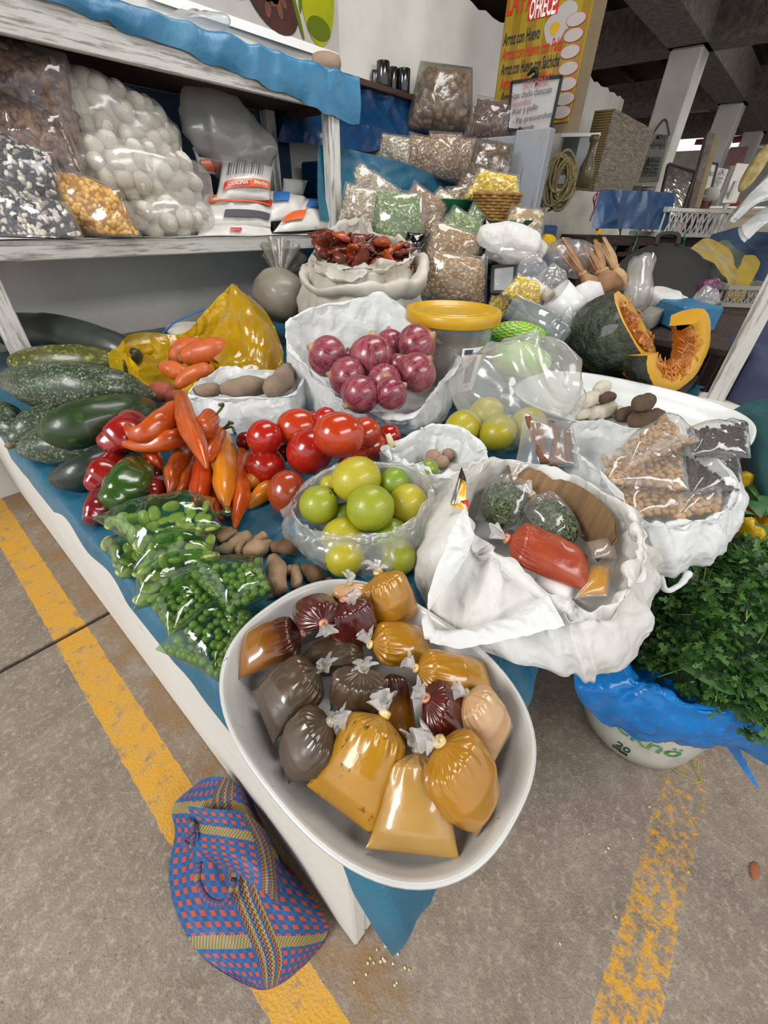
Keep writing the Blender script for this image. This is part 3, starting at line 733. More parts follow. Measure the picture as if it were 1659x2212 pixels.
# ---- tomatoes
def tomato_mat(name, a, b): return simple(name, a, .22, b, 5, .03, 90, coat=.5, sss=.15)
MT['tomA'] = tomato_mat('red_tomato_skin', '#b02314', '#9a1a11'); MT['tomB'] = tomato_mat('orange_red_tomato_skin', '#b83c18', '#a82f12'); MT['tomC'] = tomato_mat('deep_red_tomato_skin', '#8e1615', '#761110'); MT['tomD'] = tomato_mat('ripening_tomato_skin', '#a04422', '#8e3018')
def tomato(label, px, py, r, sup, mat, el=1.0, tilt=(0.2, -.3, 1), seed=1, scar=None):
    c, R = rest(px, py, r, sup); ax = unit(tilt)
    base = c.copy(); base[2] = sup; t = thing('tomato', label, 'tomato', base, 'tomatoes in a heap')
    mk('skin', g_blob(c, (R, R * .98, R * el), ax, 30, 20, .018, 6, seed, prof=lambda q: 1 - .10 * max(0, abs(q) - .8) / .2), mat, t)
    v = unit(scar) if scar is not None else -ax
    s = ax if (v @ ax) > 0 else -ax
    e = c + s * R * el * .985
    mk('blossom_scar', g_blob(e, (R * .07, R * .07, R * .03), s, 10, 6), MT['cork'], t)
    return t
TT = (('round red tomato at the left end above the bottom one', 574, 1007, 43, .664, 'tomA', 1, (1, -.4, .3)),
      ('red tomato second up on the left edge', 572, 946, 39, .735, 'tomA', 1, (.3, -.3, 1)),
      ('orange red tomato at the upper left of the heap', 645, 924, 42, .735, 'tomB', 1.15, (-1, .5, .1)),
      ('tall deep red tomato in the centre of the heap', 669, 976, 50, .70, 'tomA', 1.1, (.1, -.6, .8)),
      ('largest orange red tomato on top of the heap', 733, 940, 51, .775, 'tomB', 1.12, (-.8, .3, .35)),
      ('small red tomato peeping behind the largest one', 704, 906, 26, .775, 'tomA', 1, (.3, .3, 1)),
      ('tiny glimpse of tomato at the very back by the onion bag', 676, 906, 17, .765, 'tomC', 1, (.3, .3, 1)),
      ('orange red tomato right behind the largest one', 788, 936, 33, .745, 'tomB', 1.1, (1, .3, .3)),
      ('orange tomato below the right rear one', 802, 966, 32, .70, 'tomB', 1.1, (1, 0, .3)),
      ('wide red tomato touching the lime bag', 772, 996, 40, .665, 'tomB', 1.1, (1, -.3, .1)),
      ('red tomato apart at the right end near the garlic bag', 840, 943, 27, .70, 'tomA', 1, (.3, -.3, .8)),
      ('lowest oblong brownish red tomato resting on the tarp', 622, 1066, 42, .664, 'tomD', 1.2, (.25, .35, .8)),
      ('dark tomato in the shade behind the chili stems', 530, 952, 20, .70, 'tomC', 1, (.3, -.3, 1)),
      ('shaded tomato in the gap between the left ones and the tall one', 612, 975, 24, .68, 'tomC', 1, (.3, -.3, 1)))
for k, q in enumerate(TT): tomato(q[0], q[1], q[2], q[3], q[4], MT[q[5]], q[6], q[7], k + 3)

# ---- enamelled oval tray
def g_oval(c, a, b, prof, seg=96, e=2.5, z0=0):
    ph = np.linspace(0, 2 * np.pi, seg, endpoint=False); cx, sy = np.cos(ph), np.sin(ph)
    k = (np.abs(cx) ** e + np.abs(sy) ** e) ** (-1 / e); ox, oy = cx * k, sy * k
    P = np.array([np.stack([c[0] + ox * (a * s + o), c[1] + oy * (b * s + o), np.full(seg, c[2] + h)], -1) for (s, o, h) in prof])
    return g_grid(P, True, True, True)
TZ = .667
def enamel():
    t = NT('chipped_grey_white_enamel'); c = t.mix(t.ramp(t.noise(6, None, 4), [(.4, 0.0), (.7, 1.0)]), '#c6c6c4', '#b6b5b0')
    c = t.mix(t.ramp(t.noise(70, None, 3, .6), [(.70, 0.0), (.74, .8)]), c, '#5c5850'); c = t.mix(t.ramp(t.noise(38, t.mapv((1, 3, 1)), 2), [(.70, 0.0), (.76, .5)]), c, '#8a857a')
    return t.done(t.bsdf(c, .34, coat=.2))
MT['enamel'] = enamel()
tr = mk('oval_tray', g_oval((.116, .074, TZ),   .148, .199, [(.3, 0, .006), (.55, 0, .006), (.74, 0, .007), (.84, 0, .013), (.92, 0, .030), (.975, 0, .045), (1, 0, .0505), (1, .004, .0505), (1, .0045, .047), (.99, 0, .044), (.93, 0, .027), (.85, 0, .010), (.76, 0, .001), (.5, 0, 0), (.2, 0, 0)]), MT['enamel'])
tag(tr, 'shallow oval grey white enamelled tray holding tied bags of paste', 'tray')

# ---- knotted bags of paste
def knotbag(name, label, cat, A, B, ws, hw, mat, group=None, tail=None, knotmat=None, knot=True, flat=.8, twist=0, film_mat=None, ptips=1.0, pleat=.08):
    A, B = A3(A), A3(B); ax = B - A; L = np.linalg.norm(ax); d = ax / L
    upr = A3((0, 0, 1)) if abs(d[2]) < .8 else -FW
    side = unit(np.cross(d, upr)); nr = np.cross(side, d)
    if twist: side, nr = side * math.cos(twist) + nr * math.sin(twist), nr * math.cos(twist) - side * math.sin(twist)
    n, seg = 50, 84; t = np.linspace(0, 1, n)
    w = np.interp(t, [0, .05, .2, .45, .76, .88, .95, .98, 1], [ws, ws * .95, hw * .5 + ws * .5, hw * 1.05, hw * 1.03, hw * .9, hw * .52, hw * .22, hw * .13])
    h = np.interp(t, [0, .05, .2, .45, .76, .88, .95, .98, 1], [hw * .02, hw * .2, hw * .6, hw * flat, hw * flat, hw * .76, hw * .46, hw * .2, hw * .13])
    ker = np.ones(3) / 3; w[1:-1] = np.convolve(w, ker, 'valid'); h[1:-1] = np.convolve(h, ker, 'valid')
    ph = np.linspace(0, 2 * np.pi, seg, endpoint=False); c, s = np.cos(ph), np.sin(ph)
    ew = np.interp(t, [0, .2, .5, 1], [1.0, .9, .85, 1])[:, None]
    cc = np.sign(c) * np.abs(c)[None] ** ew; ss = np.sign(s) * np.abs(s)[None] ** ew
    low = np.where(ss < 0, .62, 1.0)
    sd = (int(abs(A[0] * 7919 + B[1] * 104729) * 1000)) % 997
    pl = 1 + pleat * np.cos(ph * 19 + np.sin(ph * 3 + sd) * 2)[None] * (np.clip((t - .62) / .3, 0, 1) * (t < .985))[:, None] + .03 * np.cos(ph * 7 + sd)[None] * np.clip(1 - t / .22, 0, 1)[:, None]
    spn = A + d * (t * L)[:, None]
    P = spn[:, None] + side * (cc * w[:, None] * pl)[..., None] + nr * (ss * low * h[:, None] * pl)[..., None]
    P += nr * (.02 * hw * fbm(P.reshape(-1, 3), 12, sd).reshape(n, seg) * np.sin(t * 3.14)[:, None])[..., None]
    base = (A + B) / 2; base[2] = P[..., 2].min()
    th = thing(name, label, cat, base, group)
    g = g_grid(P, True, True, True)
    mk('filled_pouch', g, mat, th)
    if knot:
        kb = B + d * hw * .1; a = np.linspace(0, 5.2 * np.pi / 2, 26); rr = hw * .12
        K = np.stack([kb + side * rr * np.cos(x) + nr * rr * np.sin(x) + d * hw * .05 * (x / 4 - 1) for x in a])
        kn = mk('knot', g_tube(K, np.full(26, hw * .085), 40, 8), knotmat or MT['knot'], th)
        tl = unit((tail if tail is not None else d)); tl = tl
        f = film_mat or MT['film_tail']; b1 = basis(tl); nn = 10; sg = 28; p2 = np.linspace(0, 2 * np.pi, sg, endpoint=False)
        Rg = []
        for k, q in enumerate(np.linspace(0, 1, nn)):
            rad = hw * (.06 + .34 * q ** .8) * (1 + .35 * q * np.sin(p2 * 5 + sd) + .15 * q * np.sin(p2 * 11 + sd * 2)); 
            Rg.append(kb + tl * hw * (.02 + .62 * q + .10 * q * np.sin(p2 * 3 + sd))[:, None] + b1[:, 0] * (rad * np.cos(p2))[:, None] + b1[:, 1] * (rad * .55 * np.sin(p2))[:, None])
        mk('loose_tail', g_grid(np.array(Rg), True), f, kn)
    return th
MT['knot'] = film('knot_film', haze=.6, rough=.2, hazecol='#e6dcc4'); MT['film_tail'] = film('tail_film', haze=.6, rough=.12, bs=60, bump=.6, boost=2.2)
MT['knot_y'] = simple('yellow_stained_knot', '#d9b45a', .35, '#e8d6a0', 40, coat=.5); MT['knot_r'] = simple('red_stained_knot', '#b5542c', .35, '#d8a080', 40, coat=.5)
MT['p_ochre'] = paste('ochre_chili_paste', '#a06c08', '#ad7a10', 0); MT['p_ochre2'] = paste('speckled_ochre_paste', '#a2720a', '#ae7e12', 34)
MT['p_red'] = paste('dark_red_chili_paste', '#450e06', '#571409'); MT['p_brown'] = paste('grey_brown_herb_paste', '#443424', '#524130')
MT['p_tan'] = paste('tan_peanut_paste', '#a8803e', '#b28b48'); MT['p_tan2'] = paste('pale_tan_garlic_paste', '#b98f62', '#c5a078')
def two_tone():
    t = NT('ochre_red_oily_paste'); z = t.xyz('UV')[1]; n = t.noise(14, None, 4)
    c = t.mix(t.ramp(t.math('ADD', z, t.math('MULTIPLY', t.math('SUBTRACT', n, .5), .5)), [(.35, 0.0), (.75, 1.0)]), '#8a560c', '#43190a')
    return t.done(t.bsdf(c, .3, t.bump(t.noise(30, None, 2), .12, .005), coat=1))
MT['p_two'] = two_tone()
def pb(label, A, B, ws, hw, mat, za=.70, zb=.715, tail=None, **k):
    a = at(A[0], A[1], z=za); b = at(B[0], B[1], z=zb); m = (dep(a) + dep(b)) / 2 / FPX
    tv = None
    if tail is not None: tv = at(tail[0], tail[1], z=zb + .02) - b
    return knotbag('paste_bag', label, 'bag', a, b, ws * m, hw * m, MT[mat], 'knotted bags of paste on the tray', tail=tv, **k)
pb('reddish ochre oily paste bag at the far left of the tray', (516, 1418), (650, 1368), 56, 50, 'p_two', .698, .72, (664, 1350), knotmat=MT['knot_r'])
pb('dark red paste bag with clear tail beside the reddish ochre one', (668, 1300), (698, 1346), 40, 46, 'p_red', .70, .765, (722, 1392), knotmat=MT['knot_r'])
pb('dark red paste bag with knot up behind the grey brown bags', (778, 1398), (744, 1298), 46, 52, 'p_red', .70, .765, (775, 1290), knotmat=MT['knot_r'])
pb('small pale tan paste bag at the top rim of the tray', (764, 1316), (756, 1262), 38, 38, 'p_tan2', .71, .755, (755, 1240))
pb('ochre paste bag standing at the top right rim of the tray', (866, 1352), (818, 1240), 58, 52, 'p_ochre', .70, .765, (814, 1228), knotmat=MT['knot_y'])
pb('plain ochre paste bag with knot turned left under the standing one', (928, 1392), (803, 1392), 50, 48, 'p_ochre', .70, .73, (792, 1362), knotmat=MT['knot_y'])
pb('ochre paste bag along the right rim with a big crumpled tail', (1058, 1472), (902, 1444), 50, 46, 'p_ochre', .71, .745, (872, 1412), knotmat=MT['knot_y'])
pb('grey brown paste bag lying at the back of the tray', (648, 1424), (786, 1412), 40, 42, 'p_brown', .695, .71, knot=False)
pb('grey brown paste bag with white knot on the left side', (566, 1548), (688, 1446), 66, 60, 'p_brown', .70, .735, (700, 1436))
pb('grey brown paste bag with spread white tail in the centre', (762, 1545), (782, 1448), 52, 58, 'p_brown', .70, .765, (786, 1440))
pb('grey brown paste bag with flattened tail at lower left', (614, 1660), (712, 1562), 34, 64, 'p_brown', .695, .745, (738, 1552))
pb('speckled yellow ochre paste bag with dark flecks in front', (734, 1752), (828, 1548), 92, 72, 'p_ochre2', .70, .75, (822, 1512), knotmat=MT['knot_y'])
pb('ochre paste bag with dark oil squeezed into the middle', (862, 1618), (846, 1456), 44, 38, 'p_two', .69, .71, knot=False)
pb('dark red paste bag with orange knot right of centre', (1005, 1572), (922, 1510), 46, 54, 'p_red', .70, .755, (902, 1484), knotmat=MT['knot_r'])
pb('pale tan paste bag at the right rim of the tray', (1088, 1608), (1008, 1500), 50, 52, 'p_tan2', .705, .75, (976, 1484))
pb('large smooth tan paste bag lying at the very front', (893, 1845), (902, 1628), 98, 72, 'p_tan', .70, .735, (894, 1600), flat=.7)
pb('large ochre paste bag with yellow knot at front right', (1052, 1768), (952, 1608), 46, 78, 'p_ochre', .70, .765, (905, 1596), knotmat=MT['knot_y'])

# ------------------------------------------------------------------ carrier bags, clear bags and what is in them
def Z(px, py, z): return at(px, py, z=z)
def D(px, py, d): return at(px, py, d=d)
def under(p, z, k=0.0, c=None):
    q = A3(p).copy()
    if c is not None: q[:2] = q[:2] * (1 - k) + A3(c)[:2] * k
    q[2] = z; return q
def g_openbag(lip, out, zin, shrink=.82, bulge=.012, fold=.007, crease=.003, seed=1, nang=190, kf=9.0, jag=.004, lipr=.006, floor_=True, cfreq=16):
    lip = A3(lip); out = A3(out); c = lip.mean(0)
    inn = lip.copy(); inn[:, :2] = c[:2] + (lip[:, :2] - c[:2]) * shrink; inn[:, 2] = zin
    inm = lip * .5 + inn * .5; inm[:, :2] = c[:2] + (inm[:, :2] - c[:2]) * .97
    lin_ = lip.copy(); lin_[:, :2] = c[:2] + (lip[:, :2] - c[:2]) * .965; lin_[:, 2] -= lipr
    lou = lip * .93 + out * .07; lou[:, :2] += (lip[:, :2] - c[:2]) * .015
    mid = (lip + out) / 2; o2 = mid[:, :2] - c[:2]; mid[:, :2] += o2 / (np.linalg.norm(o2, axis=1)[:, None] + 1e-9) * bulge
    low = lip * .15 + out * .85; low[:, :2] += (o2 / (np.linalg.norm(o2, axis=1)[:, None] + 1e-9)) * bulge * .5
    rings = [inn, inm, lin_, lip, lou, mid, low, out]
    if floor_:
        ce = inn.mean(0); rings = [ce + (inn - ce) * .35] + rings
    rings = [cr(r, nang, True) for r in rings]
    nm = len(rings) * 8; R3 = np.stack(rings); G = np.stack([cr(R3[:, j], nm) for j in range(nang)], 1)
    du = np.roll(G, -1, 1) - np.roll(G, 1, 1); dv = np.gradient(G, axis=0); N = np.cross(du, dv); N /= np.linalg.norm(N, axis=2)[..., None] + 1e-12
    th = np.linspace(0, 2 * np.pi, nang, endpoint=False); v = np.linspace(0, 1, nm)
    dom = np.stack([np.cos(th)[None] * kf / 6 + 0 * v[:, None], np.sin(th)[None] * kf / 6 + 0 * v[:, None], v[:, None] * .5 + 0 * th[None]], -1)
    f = ridg(dom.reshape(-1, 3), 1.6, seed).reshape(nm, nang); cq = ridg(G.reshape(-1, 3), cfreq, seed + 11).reshape(nm, nang)
    c2 = ridg(G.reshape(-1, 3), cfreq * 2.6, seed + 23).reshape(nm, nang)
    G = G + N * (fold * f + crease * (cq + .55 * c2))[..., None]
    li = np.exp(-((v - (3.0 + floor_) / (len(rings) - 1)) / .09) ** 2)[:, None]
    ring = np.stack([np.cos(th), np.sin(th), 0 * th], -1); G[..., 2] += li * jag * 1.8 * (fbm(ring, 1.1, seed + 3, 3) + .5 * ridg(ring, 3.1, seed + 5))[None]
    return g_grid(G, True, floor_, False)

# ---- white bag of red onions
c0 = Z(805, 800, .80)
lip = [D(622, 690, 1.30), D(690, 658, 1.36), D(770, 645, 1.40), D(835, 640, 1.42), D(905, 690, 1.38), D(960, 738, 1.32), D(998, 778, 1.24), D(950, 830, 1.18), D(893, 893, 1.08), D(815, 893, 1.10), D(745, 868, 1.13), D(702, 825, 1.18), D(655, 785, 1.23), D(622, 745, 1.27)]
out = [under(p, ZP + .004, .12, c0) for p in lip]
out[6] = Z(985, 850, ZP + .01); out[7] = Z(960, 915, ZP + .004); out[8] = Z(905, 940, ZP + .004); out[9] = Z(830, 935, ZP + .004); out[10] = Z(745, 925, ZP + .004); out[11] = Z(680, 905, ZP + .004); out[12] = Z(655, 880, ZP + .004)
ob = mk('onion_bag', g_openbag(lip, out, .74, .85, .02, .010, .004, 5, 170), MT['white'])
tag(ob, 'open white carrier bag full of red onions behind the tomatoes', 'bag')
def onion_mat():
    t = NT('red_onion_skin'); v = t.mapv((30, 1.2, 1), 'UV'); st = t.noise(1.0, v, 3, .6)
    c = t.mix(t.ramp(st, [(.38, 0.0), (.62, 1.0)]), '#5c1a28', '#9a4454'); c = t.mix(t.ramp(t.noise(14, None, 4, .6, 1.0), [(.45, 0.0), (.7, .75)]), c, '#a86a5e'); c = t.mix(t.ramp(t.noise(9, v, 2), [(.55, 0.0), (.7, .5)]), c, '#c4929a')
    y = t.xyz('UV')[1]; c = t.mix(t.ramp(y, [(.03, 1.0), (.12, 0.0)]), c, '#b59a6a'); c = t.mix(t.ramp(y, [(.86, 0.0), (.97, 1.0)]), c, '#b08e66')
    return t.done(t.bsdf(c, .28, t.bump(st, .25, .003), coat=.3))
MT['onion'] = onion_mat(); MT['papery'] = simple('dry_onion_paper', '#b89a72', .7, '#8a5a4a', 40)
def onion(label, px, py, r, d, ax, seed):
    c = at(px, py, d=d); R = m_of(r * 1.12, c); ax = unit(ax)
    t = thing('red_onion', label, 'onion', c - A3((0, 0, R)), 'red onions in the white bag')
    prof = lambda q: 1 - .06 * max(0, q - .5)
    mk('bulb', g_blob(c, (R, R, R * .93), ax, 30, 22, .015, 7, seed, prof=prof), MT['onion'], t)
    tip = c + ax * R * .88
    mk('neck', g_tube(np.array([tip - ax * R * .1, tip + ax * R * .10, tip + ax * R * .2]), [R * .34, R * .15, R * .1], 10, 10, R * .02, 60, seed), MT['papery'], t)
    mk('root_tuft', g_blob(c - ax * R * .92, (R * .16, R * .16, R * .06), ax, 12, 6, .2, 80, seed), MT['papery'], t)
for k, q in enumerate((('red onion at the left end of the white bag', 707, 770, 39, 1.20, (-.7, .5, .5)), ('biggest red onion in the middle of the bag', 802, 772, 44, 1.17, (.3, .2, .9)),
    ('red onion behind the biggest one', 842, 744, 30, 1.27, (.2, .3, .9)), ('dark red onion at the back right of the bag', 900, 746, 39, 1.23, (.3, -.6, .5)),
    ('red onion with ridged skin at the left front', 750, 815, 38, 1.13, (-.8, .6, .2)), ('small red onion squeezed between the biggest and right ones', 860, 788, 22, 1.17, (.5, -.3, .6)),
    ('red onion with torn skin at the right front', 899, 806, 39, 1.13, (.5, -.5, .8)), ('pale streaked red onion in front of the biggest one', 830, 824, 33, 1.09, (-.3, -.3, .3)),
    ('lowest red onion at the front lip of the bag', 777, 852, 38, 1.06, (-.6, .1, -.3)), ('half hidden red onion beside the lowest one', 844, 850, 33, 1.06, (.6, -.4, .4)),
    ('shaded red onion between the left end one and the biggest', 752, 776, 20, 1.24, (0, 0, 1)))): onion(*q[:5], q[5], k + 5)

# ---- white bag of sweet potatoes
c0 = Z(520, 850, .74)
lip = [Z(405, 848, .765), Z(440, 815, .775), Z(485, 790, .785), Z(540, 795, .785), Z(600, 798, .785), Z(648, 800, .79), Z(660, 806, .79), Z(632, 850, .775), Z(570, 856, .765), Z(490, 858, .765), Z(440, 856, .76)]
out = [under(p, ZP + .003, .1, c0) for p in lip]
out[0] = Z(405, 905, ZP + .004); out[6] = Z(668, 880, ZP + .004); out[7] = Z(640, 925, ZP + .004); out[8] = Z(580, 935, ZP + .004); out[9] = Z(500, 940, ZP + .004); out[10] = Z(440, 925, ZP + .004)
tag(mk('tuber_bag', g_openbag(lip, out, .715, .86, .012, .006, .003, 8, 140), MT['white']), 'low white carrier bag of pale tubers in front of the yellow bag', 'bag')
MT['tuber'] = simple('dusty_tuber_skin', '#8f7c68', .85, '#6f5f50', 9, .35, 50); MT['tuber_red'] = simple('red_tuber_skin', '#a5553a', .6, '#8a4330', 14, .2, 50)
def lump(name, label, cat, pts, sup, mat, amp=.006, group=None, seed=1, dd=None, part='skin'):
    if dd is None: S, Rr = sp(pts, sup)
    else: S = np.array([at(q[0], q[1], d=dd + (q[3] if len(q) > 3 else 0)) for q in pts]); Rr = np.array([m_of(q[2], s) for q, s in zip(pts, S)])
    S2, R2 = rounded(S, Rr); o = mk(name, g_tube(S2, R2, 26, 18, amp, 14, seed, ridge=amp * .3, rfreq=20), mat)
    return tag(o, label, cat, group)
lump('sweet_potato', 'long dusty brown tuber lying across the white bag', 'tuber', [(474, 843, 8), (505, 838, 20), (545, 834, 22), (592, 833, 10)], .735, MT['tuber'], .005, 'tubers in the low white bag', 2)
lump('sweet_potato', 'dusty brown tuber propped up at the right of its bag', 'tuber', [(590, 840, 22), (612, 818, 24), (632, 786, 8)], .75, MT['tuber'], .005, 'tubers in the low white bag', 3)
lump('sweet_potato', 'half buried brown tuber at the left of the low white bag', 'tuber', [(430, 845, 12), (462, 842, 15)], .735, MT['tuber'], .004, 'tubers in the low white bag', 4)

# ---- yellow bag of carrots
c0 = Z(430, 800, .74)
lip = [D(262, 738, 1.50), D(330, 728, 1.62), D(400, 715, 1.72), D(450, 660, 1.80), D(503, 618, 1.82), D(560, 680, 1.72), D(602, 740, 1.62), D(570, 800, 1.48), D(500, 802, 1.44), D(462, 775, 1.44), D(448, 800, 1.38), D(380, 850, 1.28), D(320, 835, 1.32), D(285, 785, 1.40)]
out = [under(p, ZP + .003, .15, c0) for p in lip]
out[0] = Z(250, 800, .70); out[13] = Z(285, 830, .67); out[6] = Z(615, 815, .70); out[7] = Z(600, 840, ZP + .004)
tag(mk('carrot_bag', g_openbag(lip, out, .70, .86, .012, .012, .006, 12, 160, jag=.008), MT['yellowbag']), 'crumpled yellow carrier bag with carrots beside the squashes', 'bag')
# the gathered handle side that stands up to a peak, and the drooping handle on the left
yb = thing('bag_handle_wing', 'peaked yellow bag wing standing over the carrots', 'bag', under(D(530, 760, 1.5), .67))
P = np.array([[D(462, 775, 1.42), D(468, 720, 1.46), D(480, 670, 1.5), D(500, 622, 1.54)], [D(500, 802, 1.40), D(520, 740, 1.42), D(515, 680, 1.46), D(505, 618, 1.53)], [D(560, 805, 1.42), D(575, 745, 1.44), D(550, 680, 1.48), D(512, 620, 1.54)], [D(612, 800, 1.5), D(608, 745, 1.52), D(575, 675, 1.56), D(520, 622, 1.58)]])
PP = np.stack([cr(P[:, k], 40) for k in range(4)], 1); PP = np.stack([cr(PP[j], 40) for j in range(40)]); PP += FW * (.012 * ridg(PP.reshape(-1, 3), 9, 3).reshape(40, 40))[..., None]
mk('wing_sheet', g_grid(PP), MT['yellowfilm'], yb)
mk('handle', g_ribbon([D(460, 735, 1.56), D(400, 738, 1.5), D(330, 730, 1.42), D(268, 738, 1.36), D(250, 765, 1.32), D(252, 800, 1.30)], [A3((0, .01, .035))] * 3 + [A3((.02, .0, .03)), A3((.035, -.02, 0)), A3((.03, -.02, 0))], 50, .006, 16, 4), MT['yellowfilm'], yb)
MT['carrot'] = simple('carrot_skin', '#c5622a', .5, '#b04f20', 22, .3, 60, coat=.15)
def carrot(label, pts, d, seed):
    S = np.array([at(q[0], q[1], d=d + (q[3] if len(q) > 3 else 0)) for q in pts]); Rr = np.array([m_of(q[2], s) for q, s in zip(pts, S)])
    S2, R2 = rounded(S, Rr); base = S.mean(0); base[2] -= Rr.max()
    t = thing('carrot', label, 'carrot', base, 'carrots in the yellow bag'); mk('root', g_tube(S2, R2, 26, 18, .003, 14, seed, ridge=.0015, rfreq=30), MT['carrot'], t)
    d0 = unit(S[0] - S[1]); mk('crown', g_tube(np.array([S2[0] - d0 * .006, S2[0] + d0 * .006]), [Rr[0] * .4, Rr[0] * .3], 6, 10), MT['cork'], t)
carrot('blunt carrot at the upper left inside the yellow bag', [(386, 766, 21), (402, 755, 24), (425, 748, 20)], 1.50, 2)
carrot('thick carrot disappearing under the yellow wing', [(414, 768, 24), (435, 762, 26), (470, 755, 26)], 1.44, 3)
carrot('short stubby carrot lowest at the left', [(362, 796, 18), (375, 800, 20), (395, 806, 18)], 1.40, 4)
carrot('long carrot lying above the white tuber bag', [(392, 828, 16), (410, 815, 20), (440, 803, 20)], 1.36, 5)
carrot('carrot glimpsed through the hole under the peaked wing', [(478, 748, 14), (500, 748, 16), (522, 756, 14)], 1.50, 6)
lump('red_potato', 'reddish round tuber right of the mottled squash tip', 'tuber', [(338, 846, 20), (352, 846, 22)], .70, MT['tuber_red'], .004, None, 3)
lump('red_potato', 'flat reddish tuber below the carrots at the white bag corner', 'tuber', [(368, 858, 14), (386, 856, 14)], .70, MT['tuber_red'], .004, None, 4)

# ---- limes in a clear bag
lip = [Z(640, 1065, .765), Z(672, 1028, .785), Z(730, 1005, .80), Z(795, 995, .805), Z(870, 1003, .805), Z(925, 1030, .80), Z(930, 1072, .79), Z(895, 1120, .775), Z(850, 1148, .765), Z(790, 1160, .755), Z(715, 1160, .752), Z(655, 1135, .755), Z(628, 1098, .76)]
cl = Z(775, 1130, .70)
out = [under(p, ZP + .006, .12, cl) for p in lip]
out[0] = Z(625, 1120, .70); out[12] = Z(620, 1150, .69); out[11] = Z(648, 1205, .672); out[10] = Z(700, 1240, .667); out[9] = Z(780, 1255, .667); out[8] = Z(850, 1250, .667); out[7] = Z(885, 1205, .67); out[6] = Z(905, 1150, .675)
tag(mk('lime_bag', g_openbag(lip, out, .676, .9, .018, .006, .004, 21, 150), MT['film_soft']), 'clear plastic bag of limes in the middle of the counter', 'bag')
MT['limeA'] = simple('lime_skin', '#9a9e22', .4, '#7d8c1c', 6, .35, 220, coat=.25, dist=.002); MT['limeB'] = simple('yellow_lime_skin', '#b3a526', .4, '#a19c24', 6, .35, 220, coat=.25, dist=.002); MT['limeC'] = simple('green_lime_skin', '#6d8a1e', .4, '#8a9a26', 6, .35, 220, coat=.25, dist=.002)
def lime(label, px, py, r, sup, mat, ax, el=1.06, name='lime', grp='limes in the clear bag', dd=None):
    if dd: c = at(px, py, d=dd); R = m_of(r, c)
    else: c, R = rest(px, py, r, sup)
    ax = unit(ax); t = thing(name, label, name, c - A3((0, 0, R)), grp)
    mk('peel', g_blob(c, (R, R, R * el), ax, 28, 18, .012, 8, px, prof=lambda q: 1 - .22 * max(0, abs(q) - .82) / .18), MT[mat], t)
    mk('stem_scar', g_blob(c + ax * R * el * .97, (R * .1, R * .1, R * .05), ax, 10, 6), MT['stem'], t)
lime('big pale yellow lime on top of the pile', 770, 1036, 50, .74, 'limeB', (-1, .3, -.1), 1.12)
lime('bright green yellow lime at the left of the bag', 689, 1091, 43, .71, 'limeA', (.4, -.5, .8), 1)
lime('large yellow green lime at the centre front', 800, 1097, 51, .725, 'limeA', (.8, -.6, .3), 1.04)
lime('dark green lime behind on the right', 851, 1042, 33, .74, 'limeC', (1, 0, .2))
lime('yellow lime at the right edge of the bag', 880, 1087, 42, .71, 'limeB', (1, -.2, .3))
lime('yellow lime low at the front lip', 742, 1160, 44, .672, 'limeB', (-1, .3, 0), 1.1)
lime('small pale lime wedged behind the left one', 716, 1048, 24, .74, 'limeB', (-1, .3, .2))
lime('yellow lime pressed against the bottom front of the film', 745, 1205, 42, .668, 'limeB', (-1, .3, .1))
lime('green lime deep under the centre one', 845, 1160, 42, .668, 'limeC', (1, .3, .1))
lime('shaded green lime at the bag bottom right', 862, 1205, 38, .667, 'limeA', (1, .3, .1))
lime('green lime in the shadow between left and centre ones', 742, 1112, 26, .70, 'limeC', (1, .3, .1))
lime('green lime alone under the garlic bag edge', 925, 1015, 22, .75, 'limeC', (1, .3, .1), grp=None)

# ---- ginger roots
MT['ginger'] = simple('ginger_skin', '#a2866a', .75, '#80664a', 26, .5, 60); MT['ginger2'] = simple('dark_ginger_skin', '#6b4e38', .8, '#4f3828', 26, .5, 60)
def ginger(label, arms, mat='ginger', seed=1):
    gs = []
    for k, pts in enumerate(arms):
        S, Rr = sp(pts, .664); S2, R2 = rounded(S, Rr); gs.append(g_tube(S2, R2, 22, 14, .0035, 22, seed + k, ridge=.004, rfreq=26))
    tag(mk('ginger_root', join(gs), MT[mat]), label, 'ginger', 'ginger roots on the tarp')
ginger('branching ginger root beside the fava bean bags', [[(472, 1188, 9), (500, 1180, 16), (530, 1162, 17)], [(520, 1165, 14), (515, 1190, 12)], [(500, 1150, 14), (482, 1160, 14)]], 'ginger', 3)
ginger('ringed stubby ginger right of the branching one', [[(540, 1190, 17), (560, 1186, 20), (580, 1178, 13)], [(555, 1168, 12), (568, 1160, 10)]], 'ginger', 5)
ginger('upright smooth ginger finger touching the pea bag', [[(590, 1210, 17), (600, 1238, 23), (603, 1265, 18)]], 'ginger', 7)
ginger('dark knobbly ginger touching the lime bag', [[(600, 1182, 16), (622, 1185, 20)], [(615, 1172, 14), (620, 1160, 10)]], 'ginger2', 9)
ginger('pointed ginger piece above the tray rim', [[(636, 1234, 12), (640, 1258, 16)], [(628, 1232, 12), (636, 1226, 10)]], 'ginger', 11)
ginger('dark ginger knob under the lime bag front', [[(662, 1228, 14), (676, 1244, 18)], [(680, 1232, 12), (690, 1246, 12)]], 'ginger2', 13)
ginger('small dark ginger bit between pea bag and tray', [[(585, 1285, 10), (600, 1280, 12)]], 'ginger2', 15)
ginger('ginger sliver furthest right at the tray rim', [[(700, 1248, 8), (712, 1252, 8)]], 'ginger2', 17)
ginger('dark ginger stump below the orange chilis', [[(470, 1150, 12), (484, 1146, 14)]], 'ginger2', 19)
